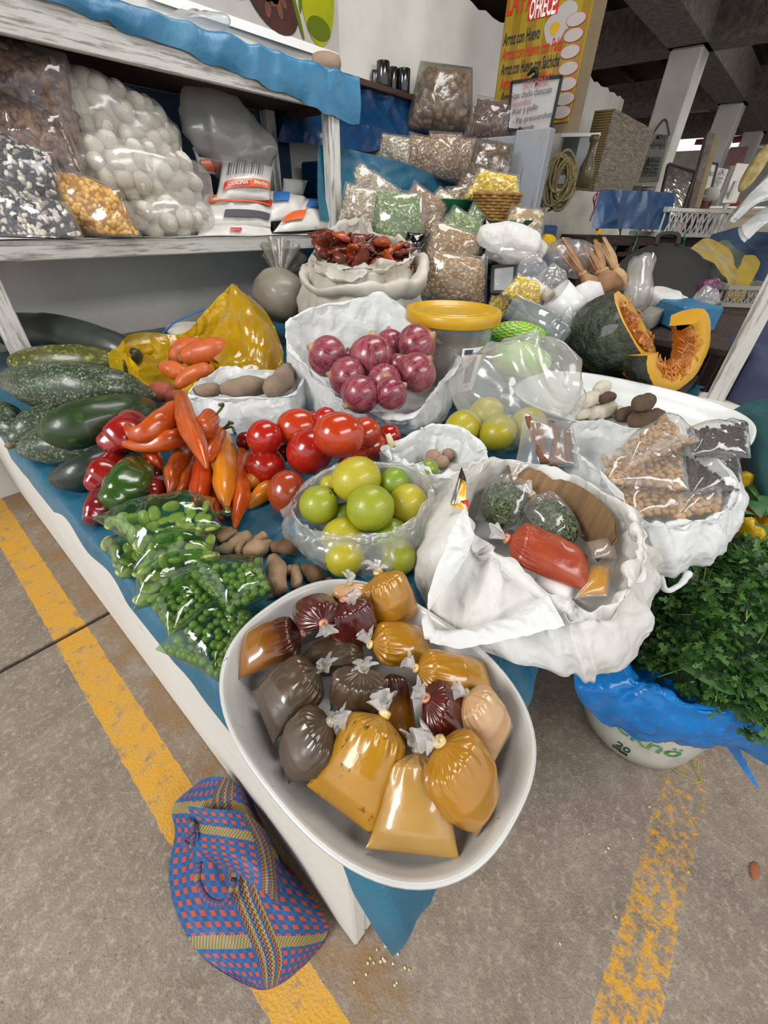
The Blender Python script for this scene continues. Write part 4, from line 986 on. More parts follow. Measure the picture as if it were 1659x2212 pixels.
ginger('tiny loose ginger crumb on bare tarp', [[(609, 1143, 5), (614, 1143, 5)]], 'ginger2', 21)

# ---- green bags of fava beans and peas
MT['pea'] = simple('green_pea', '#73833a', .4, '#879550', 30, coat=.3); MT['fava'] = simple('pale_fava_bean', '#a5ab60', .45, '#929a4c', 20, coat=.2)
pea_me = mesh_from('pea', *g_blob((0, 0, 0), (1, 1, .96), seg=12, n=8)); pea_me.materials.append(MT['pea'])
def _fava():
    g = g_blob((0, 0, 0), (1.35, .95, .5), seg=14, n=9); V = g[0].copy(); V[:, 1] += .22 * V[:, 0] ** 2 - .15; return (V,) + g[1:]
fava_me = mesh_from('fava_bean', *_fava()); fava_me.materials.append(MT['fava'])
def green_bag(label, corners, T, me, r, n, kind, seed, neck=None, knot=None, zz=.68):
    c = [Z(q[0], q[1], q[2] if len(q) > 2 else zz) for q in corners]
    base = A3(sum(c)) / 4; base[2] = min(q[2] for q in c) - T * .2
    t = thing(kind + '_bag', label, 'bag', base, 'green film bags of ' + kind.replace('_', ' ') + 's')
    core = g_pillow([lerp(base * [1, 1, 0] + [0, 0, q[2]], q, .9) for q in c], T * .8, .12, 16, seed=seed, wr=0, neck=neck)
    P, N = sample(core, n * 6, seed, -.15); P, N = thin_out(P, N, r * 1.45); P, N = P[:n], N[:n]
    for k, m4 in enumerate(mats4(P, N, r, seed)): put(kind, me, m4, t)
    mk('film', g_pillow([lerp(base * [1, 1, 0] + [0, 0, q[2]], q, 1.04) for q in c], T * .95 + r * 1.1, .07, 44, .08, 10, seed, .004, 12, neck, .6), MT['film_green'], t)
    if knot is not None:
        k0 = lerp(c[2], c[3], .5); k1 = Z(knot[0], knot[1], zz + .012)
        mk('twisted_end', g_tube(np.array([lerp(k0, k1, -.15), lerp(k0, k1, .4), k1]), [.007, .004, .010], 14, 12, .003, 60, seed), MT['film_green'], t)
    return t
green_bag('lowest green bag of fava beans beneath the others, flared corner left', [(262, 1250), (218, 1172), (330, 1165), (335, 1225)], .03, fava_me, .0115, 26, 'fava_bean', 3, zz=.675)
green_bag('wide green bag of fava beans just above the pea bags', [(292, 1316), (292, 1240), (470, 1195), (480, 1240)], .038, fava_me, .0115, 46, 'fava_bean', 5, zz=.685)
green_bag('rolled green bag of fava beans second from the top', [(288, 1236), (330, 1168), (466, 1160), (460, 1200)], .036, fava_me, .0115, 40, 'fava_bean', 7, zz=.715)
green_bag('top green bag of fava beans with knotted end by the chilis', [(300, 1190), (206, 1122), (462, 1078), (478, 1140)], .05, fava_me, .0118, 90, 'fava_bean', 9, knot=(492, 1104), zz=.725)
green_bag('green bag of peas partly covered between fava and other peas', [(366, 1378), (326, 1310), (405, 1245), (470, 1300)], .034, pea_me, .0068, 90, 'pea', 11, zz=.68)
green_bag('green bag of peas nearest the tray, lying at tarp edge', [(474, 1472), (340, 1402), (462, 1305), (552, 1325)], .04, pea_me, .0072, 130, 'pea', 13, zz=.678)
green_bag('green bag of peas on top with frosted film', [(495, 1328), (395, 1232), (566, 1205), (588, 1280)], .042, pea_me, .0068, 120, 'pea', 15, zz=.712)

# ---- big white bag of spices at the front
lip = [Z(1075, 985, .81), Z(1165, 1003, .81), Z(1255, 1033, .81), Z(1322, 1071, .81), Z(1372, 1118, .81), Z(1392, 1175, .80), Z(1372, 1240, .78), Z(1335, 1305, .76), Z(1270, 1325, .755), Z(1197, 1300, .76), Z(1101, 1222, .78), Z(1043, 1170, .79), Z(1006, 1112, .80), Z(1005, 1040, .81)]
cw = Z(1180, 1180, .70)
out = [under(p, ZP + .006, .1, cw) for p in lip]
out[5] = Z(1420, 1215, .70); out[6] = Z(1408, 1330, .665); out[7] = Z(1392, 1405, .64); out[8] = Z(1308, 1476, .625); out[9] = Z(1236, 1474, .64); out[10] = Z(1130, 1436, .668); out[11] = Z(985, 1385, .695); out[12] = Z(893, 1295, .668); out[13] = Z(903, 1110, .69); out[0] = Z(962, 1018, .70)
sb = thing('spice_bag', 'largest white carrier bag with spice packets, mouth folded open at front', 'bag', under(cw, ZP + .004))
mk('bag_sheet', g_openbag(lip, out, .70, .84, .022, .011, .0045, 31, 190, lipr=.01, cfreq=12), MT['white2'], sb)
mk('handle', g_ribbon([Z(1015, 1120, .806), Z(985, 1190, .80), Z(945, 1268, .775), Z(925, 1318, .755), Z(935, 1375, .735), Z(990, 1380, .725)], [A3((.05, .05, .01)), A3((.045, .05, .0)), A3((.03, .03, 0)), A3((.022, .012, .0)), A3((.02, -.01, 0)), A3((.015, -.02, 0))], 60, .004, 30, 5, 9, curl=.006), MT['white'], sb)
mk('handle', g_ribbon([Z(925, 1370, .735), Z(990, 1380, .74), Z(1070, 1362, .745), Z(1135, 1345, .75), Z(1195, 1310, .758)], [A3((.018, .02, .0)), A3((.02, .022, .0)), A3((.02, .025, 0)), A3((.025, .03, 0)), A3((.04, .05, .0))], 60, .004, 30, 9, 9, curl=.006), MT['white'], sb)

MT['oregano'] = grainy('dried_herb', ['#4d5a3c', '#5f6b48', '#6f7a58', '#3e4a30', '#7d8563'], .8)
MT['herbcore'] = simple('dried_herb_mass', '#434c32', .9, '#5a6444', 60)
def flakes(P, N, r, seed):
    rs = np.random.RandomState(seed); n = len(P); t = rs.normal(size=(n, 3)); nn = N + rs.normal(size=(n, 3)) * .6; nn /= np.linalg.norm(nn, axis=1)[:, None]
    t -= nn * np.sum(t * nn, 1)[:, None]; t /= np.linalg.norm(t, axis=1)[:, None]; b = np.cross(nn, t); s = r * (1 + rs.uniform(-.4, .4, n))[:, None]
    V = np.stack([P + t * s, P + b * s * .4 + nn * s * .15, P - t * s, P - b * s * .4 + nn * s * .15], 1).reshape(-1, 3)
    u = np.repeat(rs.rand(n), 8).reshape(n, 4, 2); return V, [np.arange(4 * n).reshape(n, 4)], [u]
def herb_bag(label, A, B, hw, seed):
    t = knotbag('herb_bag', label, 'bag', A, B, hw, hw, MT['film'], 'clear bags of dried herbs', pleat=.04)
    d = unit(B - A); L = np.linalg.norm(B - A); c = A + d * L * .42
    g = g_blob(c, (hw * .88, hw * .68, L * .42), d, 26, 18, .05, 9, seed)
    mk('herb_mass', g, MT['herbcore'], t); P, N = sample(g, 1500, seed); put_many('dried_leaves', flakes(P + N * .001, N, .0055, seed), MT['oregano'], t)
herb_bag('clear bag of dried green herb at the back of the spice bag', Z(1072, 1135, .735), Z(1108, 1032, .79), .042, 2)
herb_bag('clear bag of dried green herb lying beside the red powder', Z(1232, 1172, .745), Z(1152, 1072, .785), .038, 4)
MT['redpowder'] = simple('red_chili_powder', '#8f3218', .4, '#a5451f', 12, .6, 22, coat=.35, dist=.01); MT['ochrepowder'] = paste('ochre_spice', '#b5842c', '#a8763a', 0, .6)
knotbag('powder_bag', 'clear bag of brick red chili powder inside the spice bag', 'bag', Z(1272, 1238, .755), Z(1100, 1166, .785), .045, .042, MT['redpowder'], knotmat=MT['knot_r'], tail=Z(1045, 1130, .81) - Z(1100, 1166, .785), flat=.7)
def sachet(name, label, corners, T, mat, film_=None, group=None, cat='packet', k=.04, zz=.75, lump=0, seed=2, wr=.003):
    c = [Z(q[0], q[1], q[2] if len(q) > 2 else zz) for q in corners]; base = A3(sum(c)) / 4; base[2] = min(q[2] for q in c)
    t = thing(name, label, cat, base, group); mk('contents' if film_ else 'packet', g_pillow(c, T, k, 20, lump, 20, seed, wr, 14), mat, t)
    if film_:
        m = A3(sum(c)) / 4; mk('film', g_pillow([lerp(m, q, 1.12) for q in c], T * 1.12 + .002, k, 22, lump, 14, seed + 1, .005, 14), film_, t)
    return t, c
sachet('spice_sachet', 'small flat sachet of ochre spice right of the red powder', [(1245, 1290), (1275, 1225), (1325, 1215), (1310, 1285)], .012, MT['ochrepowder'], MT['film'], 'small spice sachets', zz=.755)
sachet('spice_sachet', 'small brown spice sachet leaning at the right inner wall of bag', [(1282, 1205), (1270, 1172), (1320, 1160), (1330, 1205)], .010, MT['tuber'], MT['film'], 'small spice sachets', zz=.77)
sachet('paper_packet', 'white paper packet under the red powder bag', [(1150, 1262), (1165, 1215), (1250, 1255), (1232, 1310)], .012, MT['ink_white'], zz=.742)
t, c = sachet('seasoning_sachet', 'yellow printed seasoning sachet with black corner at the bag rim', [(972, 1092, .80), (1012, 1110, .80), (1005, 1040, .815), (996, 1015, .82)], .004, simple('yellow_print', '#e0a81a', .3, coat=.6))
mk('silver_strip', g_poly([lerp(c[0], c[3], .0) + A3((0, 0, .006)), lerp(c[0], c[1], .3) + A3((0, 0, .007)), lerp(c[3], c[2], .2) + A3((0, 0, .007)), c[3] + A3((0, 0, .005))], (0, 0, 1), .001), simple('silver_foil', '#a8a8a4', .3, metal=.8), t)
mk('black_corner', g_poly([lerp(c[3], c[0], .3) + A3((0, 0, .008)), lerp(c[2], c[1], .15) + A3((0, 0, .009)), c[2] + A3((0, 0, .007)), c[3] + A3((0, 0, .007))], (0, 0, 1), .001), MT['lettering_black'], t)
mk('red_print', g_poly([lerp(lerp(c[0], c[1], .5), lerp(c[3], c[2], .5), .12) + A3((0, 0, .009)), lerp(c[1], c[2], .1) + A3((0, 0, .007)), lerp(c[1], c[2], .3) + A3((0, 0, .008))], (0, 0, 1), .001), MT['lettering_red'], t)
MT['cardboard'] = simple('brown_cardboard', '#8a6c48', .8, '#6e5436', 7, .2, 40, stretch=(1, 14, 1))
mk_ = [Z(1082, 998, .80), Z(1345, 1195, .775), Z(1330, 1085, .80), Z(1180, 1012, .805)]
P = np.stack([cr([Z(1095, 1008, .80), Z(1175, 1022, .80), Z(1258, 1056, .80), Z(1322, 1110, .80), Z(1335, 1165, .795)], 40), cr([Z(1115, 1080, .765), Z(1180, 1088, .76), Z(1245, 1118, .76), Z(1295, 1162, .76), Z(1308, 1200, .76)], 40), cr([Z(1120, 1110, .72), Z(1185, 1120, .715), Z(1240, 1150, .715), Z(1280, 1185, .715), Z(1290, 1215, .715)], 40)])
tag(mk('cardboard_lining', join([g_grid(P), g_grid((P + A3((.004, .004, 0)))[:, ::-1])]), MT['cardboard']), 'curved brown cardboard lining inside the back of the spice bag', 'cardboard')

# ---- bag of peanuts and raisins
cp = Z(1440, 1040, .70)
lip = [Z(1235, 915, .79), Z(1290, 905, .795), Z(1345, 915, .80), Z(1420, 930, .80), Z(1510, 960, .80), Z(1580, 1010, .79), Z(1598, 1070, .775), Z(1540, 1120, .765), Z(1465, 1128, .765), Z(1390, 1122, .77), Z(1345, 1070, .78), Z(1285, 1010, .785), Z(1240, 960, .79)]
out = [under(p, ZP + .004, .12, cp) for p in lip]
out[5] = Z(1590, 1040, .70); out[6] = Z(1590, 1130, .69); out[7] = Z(1560, 1195, .665); out[8] = Z(1490, 1236, .655); out[9] = Z(1425, 1250, .655); out[10] = Z(1395, 1215, .67)
nb = thing('peanut_bag', 'white carrier bag with bags of peanuts and raisins above the parsley', 'bag', under(cp, ZP))
mk('bag_sheet', g_openbag(lip, out, .715, .86, .02, .008, .004, 41, 150), MT['white'], nb)
mk('handle', g_tube(np.array([Z(1425, 1245, .665), Z(1440, 1275, .655), Z(1470, 1262, .66), Z(1488, 1238, .668)]), [.007, .005, .005, .007], 24, 8, .001, 60, 3), MT['white'], nb)
MT['peanut'] = simple('roasted_peanut', '#bf9d70', .55, '#a98258', 24, .15, 60, coat=.2)
def _pn():
    g = g_blob((0, 0, 0), (.85, .6, 1.1), seg=10, n=8, ax=(1, 0, 0)); return g
pn_me = mesh_from('peanut', *_pn()); pn_me.materials.append(MT['peanut'])
def nutbag(label, corners, T, n, r, seed, zz, me=pn_me, kind='peanut', dens=1.5):
    c = [Z(q[0], q[1], q[2] if len(q) > 2 else zz) for q in corners]; base = A3(sum(c)) / 4; base[2] = min(q[2] for q in c) - T * .2
    t = thing(kind + '_packet', label, 'bag', base, 'clear bags of ' + kind + 's')
    core = g_pillow([lerp(base * [1, 1, 0] + [0, 0, q[2]], q, .9) for q in c], T * .8, .08, 16, seed=seed, wr=0); P, N = sample(core, n * 7, seed, -.1); P, N = thin_out(P, N, r * dens); P, N = P[:n], N[:n]
    for m4 in mats4(P, N, r, seed, .4): put(kind, me, m4, t)
    mk('film', g_pillow(c, T * 1.25, .05, 36, .06, 16, seed, .004, 16), MT['film'], t); return t
nutbag('clear bag of peanuts deepest in the bag, at the front', [(1365, 1120), (1300, 1040), (1480, 1040), (1490, 1110)], .03, 70, .0085, 3, .745)
nutbag('clear bag of peanuts in the middle of the pile', [(1300, 1045), (1290, 985), (1480, 960), (1490, 1060)], .035, 80, .0085, 5, .775)
nutbag('topmost clear bag of peanuts with pointed corner', [(1352, 1015), (1340, 965), (1440, 895), (1515, 952)], .038, 80, .0085, 7, .805)
nutbag('clear bag of peanuts at right below the raisins', [(1460, 1120), (1455, 1070), (1560, 1065), (1562, 1100)], .026, 36, .0085, 9, .755)
MT['raisin'] = simple('black_raisin', '#1a1418', .4, '#2a1e22', 30, .5, 60, coat=.3)
ra_me = mesh_from('raisin', *g_blob((0, 0, 0), (.7, .65, 1.15), (1, 0, 0), 9, 7, .12, 1.2, 4)); ra_me.materials.append(MT['raisin'])
nutbag('upper clear bag of black raisins beside the top peanuts', [(1490, 985), (1480, 925), (1615, 912), (1622, 990)], .032, 130, .0075, 11, .80, ra_me, 'raisin', 1.2)
nutbag('lower clear bag of black raisins above the right peanuts', [(1490, 1070), (1475, 985), (1598, 985), (1605, 1065)], .03, 130, .0075, 13, .77, ra_me, 'raisin', 1.2)
def counter_ext():
    mk('support_board', g_box((.72, -.16, ZP - .045), (1.98, .0, ZP - .012), bev=.003), MT['whitepaint'], ct, False)
counter_ext()

# ---- garlic bag
lip = [Z(832, 968, .79), Z(872, 945, .80), Z(930, 918, .81), Z(980, 915, .815), Z(1030, 945, .815), Z(1052, 985, .81), Z(1010, 1015, .795), Z(950, 1022, .785), Z(895, 1005, .785), Z(855, 990, .785)]
cg = Z(945, 985, .72); out = [under(p, ZP + .004, .1, cg) for p in lip]; out[0] = Z(825, 985, .70); out[9] = Z(860, 1040, .69); out[8] = Z(905, 1060, .69)
tag(mk('garlic_bag', g_openbag(lip, out, .725, .62, .012, .009, .004, 51, 130), MT['white']), 'small crumpled white bag of garlic behind the lime bag', 'bag')
MT['garlic'] = simple('garlic_skin', '#a38a72', .7, '#7d5c4c', 22, .3, 50)
for k, (px, py, r) in enumerate(((935, 988, 18), (955, 998, 16), (968, 982, 14), (925, 1000, 12))):
    c, R = rest(px, py, r, .74); ax = unit((.4 - .3 * k, -.3 + .2 * k, .6))
    t = thing('garlic_bulb', ('garlic bulb with dry roots at the left in its bag', 'garlic bulb at the front of the small white bag', 'garlic bulb deepest in the small white bag', 'small garlic bulb at the lip of its bag')[k], 'garlic', c - A3((0, 0, R)), 'garlic bulbs in the small white bag')
    mk('bulb', g_blob(c, (R, R, R), ax, 18, 12, .04, 12, k), MT['garlic'], t)
    mk('roots', join([g_tube(np.array([c - ax * R * .9, c - ax * R * 1.2 + A3((math.cos(a), math.sin(a), .3)) * R * .4, c - ax * R * 1.3 + A3((math.cos(a + .6), math.sin(a + .6), .9)) * R * .8]), [.0012, .001, .0008], 8, 5) for a in np.linspace(0, 6, 7)]), MT['cork'], t)
tag(mk('garlic_stalk', g_tube(np.array([Z(848, 965, .78), Z(842, 950, .80), Z(838, 938, .81)]), [.008, .007, .006], 10, 10, .001, 60, 3), simple('pale_stalk', '#d8c49a', .6)), 'pale cut garlic stalk sticking up by the small tomato', 'stalk')

# ---- puffed clear bag of lemons
def g_puff(c, rx, ry, rz, seed, ax=(0, 0, 1), ridge=.05, seg=72, n=46, rf=5, B=None, flat=-.75, e=.8):
    V = g_blob(c, (rx, ry, rz), ax, seg, n, .05, 3.2, seed, e, ridge, rf, B=B); P = V[0].copy(); zc = A3(c)[2] + rz * flat; P[:, 2] = np.maximum(P[:, 2], zc); return (P,) + V[1:]
c = D(1112, 850, 1.22); c[2] = ZP + .145; c = at(1112, 850, z=.79)
rx = m_of(150, c)
lb = thing('lemon_bag', 'puffed clear plastic bag with lemons at its bottom behind the spice bag', 'bag', under(c, ZP + .004))
Bm = np.stack([unit(RT * [1, 1, 0]), unit(FW * [1, 1, 0]), A3((0, 0, 1))], 1)
g = g_puff(c, rx, rx * .72, .155, 4, B=Bm, flat=-.83, ridge=.15, rf=5.5, seg=120, n=76); mk('film', g, MT['film_milky'], lb)
tw = D(1240, 800, dep(c) + .02)
lime('lemon at the left bottom of the puffed clear bag', 1000, 925, 38, .67, 'limeB', (1, 0, .2), 1.15, 'lemon', 'lemons in the puffed bag')
lime('lemon in the middle bottom of the puffed clear bag', 1075, 935, 38, .67, 'limeB', (1, 0, .2), 1.15, 'lemon', 'lemons in the puffed bag')
lime('lemon at the right bottom of the puffed clear bag', 1140, 920, 38, .67, 'limeB', (1, 0, .2), 1.15, 'lemon', 'lemons in the puffed bag')
lime('lemon further back in the puffed clear bag', 1050, 895, 36, .69, 'limeB', (1, 0, .2), 1.15, 'lemon', 'lemons in the puffed bag')

# ---- cinnamon bag
MT['cinnamon'] = simple('cinnamon_bark', '#7a4e2e', .8, '#5c3820', 20, .3, 60, stretch=(1, 1, 1))
cb = thing('cinnamon_bag', 'clear bag of cinnamon sticks standing behind the spice bag', 'bag', Z(1180, 990, .70))
for k, (a, b) in enumerate((((1175, 1000), (1140, 900)), ((1195, 1005), (1205, 925)), ((1180, 1000), (1165, 915)), ((1230, 1000), (1225, 930)), ((1215, 1002), (1190, 910)))):
    mk('cinnamon_stick', g_tube(np.array([D(*a, .90), D(*b, .95)]), [.009, .008], 10, 10, .0015, 40, k, flat=.45), MT['cinnamon'], cb)
g = g_pillow([D(1110, 1010, .92), D(1260, 1012, .90), D(1235, 910, .97), D(1130, 890, .97)], .035, .06, 34, .1, 10, 3, .008, 12, None, .9, nrm=-FW); mk('film', g, MT['film_soft'], cb)

# ------------------------------------------------------------------ bucket of parsley, checked bag, floor bits
bc = A3((.885, -.285, 0))
bk = thing('paint_bucket', 'dirty white plastic bucket with green print standing on the floor', 'bucket', bc)
def bucket_mat():
    t = NT('dirty_white_plastic'); n = t.noise(9, None, 5, .65); z = t.xyz()[2]
    c = t.mix(t.ramp(n, [(.42, 0.0), (.7, .8)]), '#cfcfc4', '#9a9482')
    c = t.mix(t.math('MULTIPLY', t.ramp(t.math('ADD', z, t.math('MULTIPLY', n, .1)), [(.05, .9), (.12, 0.0)]), .8), c, '#6a5a44')
    c = t.mix(t.ramp(t.noise(50, None, 4, .7), [(.66, 0.0), (.72, 1.0)]), c, '#33312c')
    return t.done(t.bsdf(c, .45, coat=.1))
pail = mk('pail', g_lathe(bc, [(.10, 0), (.138, .002), (.145, .012), (.150, .04), (.163, .18), (.176, .34), (.176, .36), (.17, .36), (.157, .2), (.143, .02), (.1, .012)], 56), bucket_mat(), bk)
MT['greenprint'] = simple('green_print', '#2f7a3c', .5, '#7da87a', 30)
def on_pail(u, z, lift=.001):
    """point on the pail wall, u = angle, z = height"""
    r = np.interp(z, [.04, .18, .34], [.150, .163, .176]) + lift; return bc + A3((r * math.cos(u), r * math.sin(u), z))
ang = math.atan2(CAM[1] - bc[1], CAM[0] - bc[0])
def wrap_text(s, size, u0, z0, m, slant=0.0):
    V, F = text_geo(s, size, (0, 0, 0), (1, 0, 0), (0, 1, 0), 0, 'LEFT', .0008)[:2]
    W = np.array([on_pail(u0 + (v[0]) / .155, z0 + v[1] + slant * v[0], .0012 + v[2]) for v in V]); mk('lettering', (W, F), m, pail, False)
wrap_text('Teknö', .075, ang - .42, .115, MT['greenprint'], .0)
wrap_text('20', .036, ang + .02, .048, simple('dark_green_print', '#1f4a34', .5))
wrap_text('LITROS', .012, ang + .0, .034, MT['lettering_black'])
P = np.array([[on_pail(ang + a, z, .0008) for a in np.linspace(-.9, .5, 30)] for z in (.175, .2, .24)])
mk('green_band', g_grid(P), MT['greenprint'], pail)
# blue bag lining the pail, its collar folded outside
lipp = [Z(1350, 1445, .47), Z(1400, 1480, .465), Z(1460, 1512, .455), Z(1530, 1532, .45), Z(1620, 1535, .45), Z(1700, 1520, .45), bc + A3((.12, -.26, .45)), bc + A3((.27, -.12, .45)), bc + A3((.27, .08, .45)), bc + A3((.12, .2, .46)), bc + A3((-.05, .2, .47))]
outp = [Z(1240, 1462, .455), Z(1290, 1545, .36), Z(1390, 1592, .31), Z(1480, 1602, .29), Z(1590, 1612, .28), Z(1720, 1660, .27)] + [under(q, .3, .05, bc) for q in lipp[6:]]
bg = thing('bucket_liner', 'bright blue plastic bag folded over the bucket under the parsley', 'bag', bc + A3((0, 0, .2)))
mk('bag_sheet', g_openbag(lipp, outp, .40, .8, .018, .006, .004, 61, 170, kf=7), MT['bluebag'], bg)
tl = [Z(1580, 1605, .27), Z(1600, 1640, .22), Z(1625, 1680, .17), Z(1640, 1702, .14)]
mk('torn_strip', g_ribbon(tl, [A3((.03, -.02, 0)), A3((.022, -.012, 0)), A3((.014, -.008, 0)), A3((.003, -.002, 0))], 24, .003, 30, 3), MT['bluebag'], bg)

# parsley: sprigs with lobed leaves, heaped above the bucket
def parsley_geo(n, seed):
    rs = np.random.RandomState(seed); tri = []; VV = []; FF = []; UU = []; k = 0
    lob = [(0, 0), (.28, .30), (.12, .42), (.34, .62), (.13, .66), (.16, .92), (0, 1.05)]
    half = np.array(lob); leaf = np.concatenate([half, (half * [-1, 1])[1:-1][::-1]]); m = len(leaf)
    c0 = bc + A3((.02, -.03, 0))
    for i in range(n):
        a = rs.rand() * 6.283; q = math.sqrt(rs.rand()); r = .225 * q
        p = c0 + A3((r * math.cos(a) * 1.1, r * math.sin(a) * 1.05, .445 + .16 * (1 - q ** 2) + .02 * fbm(np.array([[math.cos(a) * r, math.sin(a) * r, 0]]), 9, 3)[0] + rs.uniform(-.035, .02)))
        out = unit(A3((math.cos(a) * (q + .25), math.sin(a) * (q + .25), .35)) + rs.normal(size=3) * .55)
        L = rs.uniform(.020, .040); nr = unit(A3((math.cos(a) * .6 * q, math.sin(a) * .6 * q, 1)) + rs.normal(size=3) * .45)
        for b in (-.75, 0, .75):
            dv = unit(out * math.cos(b) + np.cross(nr, out) * math.sin(b)); nn = unit(nr + rs.normal(size=3) * .3); sx = unit(np.cross(nn, dv)); l2 = L * (1 if b == 0 else .8)
            o = p + dv * L * .15
            W = o + sx * (leaf[:, :1] * l2 * .95) + dv * (leaf[:, 1:] * l2) + nn * (np.abs(leaf[:, :1]) * l2 * .35 - leaf[:, 1:] ** 2 * l2 * .18)
            VV.append(W); VV.append([o + dv * l2 * .5]); j = np.arange(m); FF.append(np.stack([np.full(m, k + m), k + j, k + (j + 1) % m], -1)); UU.append(np.full((m, 3, 2), rs.rand())); k += m + 1
    return np.concatenate(VV), [np.concatenate(FF)], [np.concatenate(UU)]
def leaf_mat(name, cols, rough=.45):
    t = NT(name); k = len(cols); c = t.ramp(t.xyz('UV')[0], [(i / k, q) for i, q in enumerate(cols)], 'CONSTANT'); b = t.bsdf(c, rough)
    tl = t.n('ShaderNodeBsdfTranslucent'); t.l(c, tl.inputs[0]); m = t.n('ShaderNodeMixShader'); m.inputs[0].default_value = .25; t.l(b, m.inputs[1]); t.l(tl.outputs[0], m.inputs[2]); return t.done(m.outputs[0])
MT['parsley'] = leaf_mat('parsley_leaf', ['#2c4f20', '#386028', '#47722f', '#24431a', '#568038'])
pg = thing('parsley_heap', 'dark green parsley heaped high above the blue lined bucket', 'parsley', bc + A3((0, 0, .38)))
pg['kind'] = 'stuff'
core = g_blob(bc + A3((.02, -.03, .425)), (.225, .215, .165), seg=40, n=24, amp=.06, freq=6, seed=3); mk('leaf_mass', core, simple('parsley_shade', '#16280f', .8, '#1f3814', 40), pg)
lv = mk('leaves', parsley_geo(2300, 5), MT['parsley'], pg); lv['kind'] = 'stuff'
rs = np.random.RandomState(8); st = []
for i in range(120):
    a = rs.rand() * 6.283; q = math.sqrt(rs.rand()); p = bc + A3((  .02 + .23 * q * math.cos(a), -.03 + .23 * q * math.sin(a), .445 + .155 * (1 - q * q))); d = unit(rs.normal(size=3) * [1, 1, .25]); L = rs.uniform(.03, .07)
    st.append(g_tube(np.array([p - d * L, p + A3((0, 0, .012)), p + d * L]), [.0014, .0014, .001], 7, 5))
o = mk('stalks', join(st), simple('parsley_stalk', '#5f8038', .5), pg); o['kind'] = 'stuff'
for k, (px, py, z) in enumerate(((1500, 1430, .49), (1420, 1240, .545))):
    p = Z(px, py, z); P = np.stack([cr([p + A3((-.03, .02, 0)), p + A3((0, -.03, .012)), p + A3((.045, -.06, .0))], 12) + A3((w * .03, w * .04, -abs(w) * .012)) * np.sin(np.linspace(.1, 3.0, 12))[:, None] for w in (-1, -.5, 0, .5, 1)])
    mk('broad_leaf', g_grid(P), simple('broad_leaf_green', '#3d6230', .5, '#547a44', 30), pg)

# yellow bag of leafy greens standing behind the bucket at the frame edge
cy = under(Z(1660, 1130, .55), 0)
ly = [cy + A3((.17 * math.cos(a), .15 * math.sin(a), .585 + .02 * math.sin(3 * a))) for a in np.linspace(0, 2 * math.pi, 12, endpoint=False)]
oy = [cy + A3((.15 * math.cos(a), .14 * math.sin(a), 0.002)) for a in np.linspace(0, 2 * math.pi, 12, endpoint=False)]
tag(mk('greens_bag', g_openbag(ly, oy, .5, .85, .02, .012, .005, 71, 120, cfreq=8), MT['yellowbag']), 'yellow carrier bag of leafy greens behind the parsley at the right frame edge', 'bag')
rs = np.random.RandomState(4)
lg = []
for i in range(46):
    a = rs.rand() * 6.28; r = .13 * math.sqrt(rs.rand()); p = cy + A3((r * math.cos(a), r * math.sin(a), .53 + rs.rand() * .05)); d = unit(A3((math.cos(a), math.sin(a), .2)) + rs.normal(size=3) * .4); s = unit(np.cross(d, (0, 0, 1))); L = .07
    lg.append(g_grid(np.stack([p + d * (t * L)[:, None] + s * (w * .025 * np.sin(t * 3.0 + .1))[:, None] + A3((0, 0, 1)) * (.02 * np.sin(t * 3) - abs(w) * .006)[:, None] for t in [np.linspace(0, 1, 7)] for w in (-1, -.4, .4, 1)])))
o = mk('leafy_greens', join(lg), simple('spinach_green', '#2e5a2a', .5, '#3f7038', 20)); tag(o, 'dark leafy greens inside the yellow bag at the frame edge', 'greens', kind='stuff')

# plaid woven bag slumped against the counter foot
def plaid():
    t = NT('blue_red_plaid_weave'); X, Y, Zz = t.xyz('UV')
    def stripes(v, f, ph=0, duty=.5): return t.math('GREATER_THAN', t.math('FRACT', t.math('ADD', t.math('MULTIPLY', v, f), ph)), duty)
    sx = stripes(X, 15, 0, .48); sy = stripes(Y, 21, 0, .48)
    both = t.math('MULTIPLY', sx, sy); either = t.math('MAXIMUM', sx, sy); xor = t.math('SUBTRACT', either, both)
    c = t.mix(both, '#27598f', '#b0483a'); c = t.mix(t.math('MULTIPLY', xor, .45), c, '#1c3a66')
    bx = t.math('FRACT', t.math('MULTIPLY', X, 1.0)); band = t.math('MULTIPLY', t.math('GREATER_THAN', bx, .42), t.math('LESS_THAN', bx, .62))
    by = t.math('FRACT', t.math('ADD', t.math('MULTIPLY', Y, 1.6), .25)); bandy = t.math('MULTIPLY', t.math('GREATER_THAN', by, .45), t.math('LESS_THAN', by, .55))
    ch = t.n('ShaderNodeTexChecker'); ch.inputs['Scale'].default_value = 90; t.l(t.tc.outputs['UV'], ch.inputs[0])
    ycol = t.mix(ch.outputs['Fac'], '#c08a3a', '#2e6a62'); dcol = t.mix(ch.outputs['Fac'], '#2a2430', '#a86a30')
    ys = t.math('GREATER_THAN', t.math('FRACT', t.math('MULTIPLY', bx, 14)), .45); c2 = t.mix(ys, dcol, ycol); c2 = t.mix(t.math('GREATER_THAN', t.math('FRACT', t.math('MULTIPLY', bx, 14)), .78), c2, '#1d4f8c')
    c = t.mix(band, c, c2); c = t.mix(t.math('MULTIPLY', bandy, t.math('SUBTRACT', 1.0, band)), c, ycol)
    wv = t.n('ShaderNodeTexChecker'); wv.inputs['Scale'].default_value = 220; t.l(t.tc.outputs['UV'], wv.inputs[0])
    h = t.math('ADD', t.math('MULTIPLY', wv.outputs['Fac'], .35), t.noise(30, None, 3, .5, 1.0))
    return t.done(t.bsdf(c, .5, t.bump(h, .5, .004), spec=.4))
MT['plaid'] = plaid()
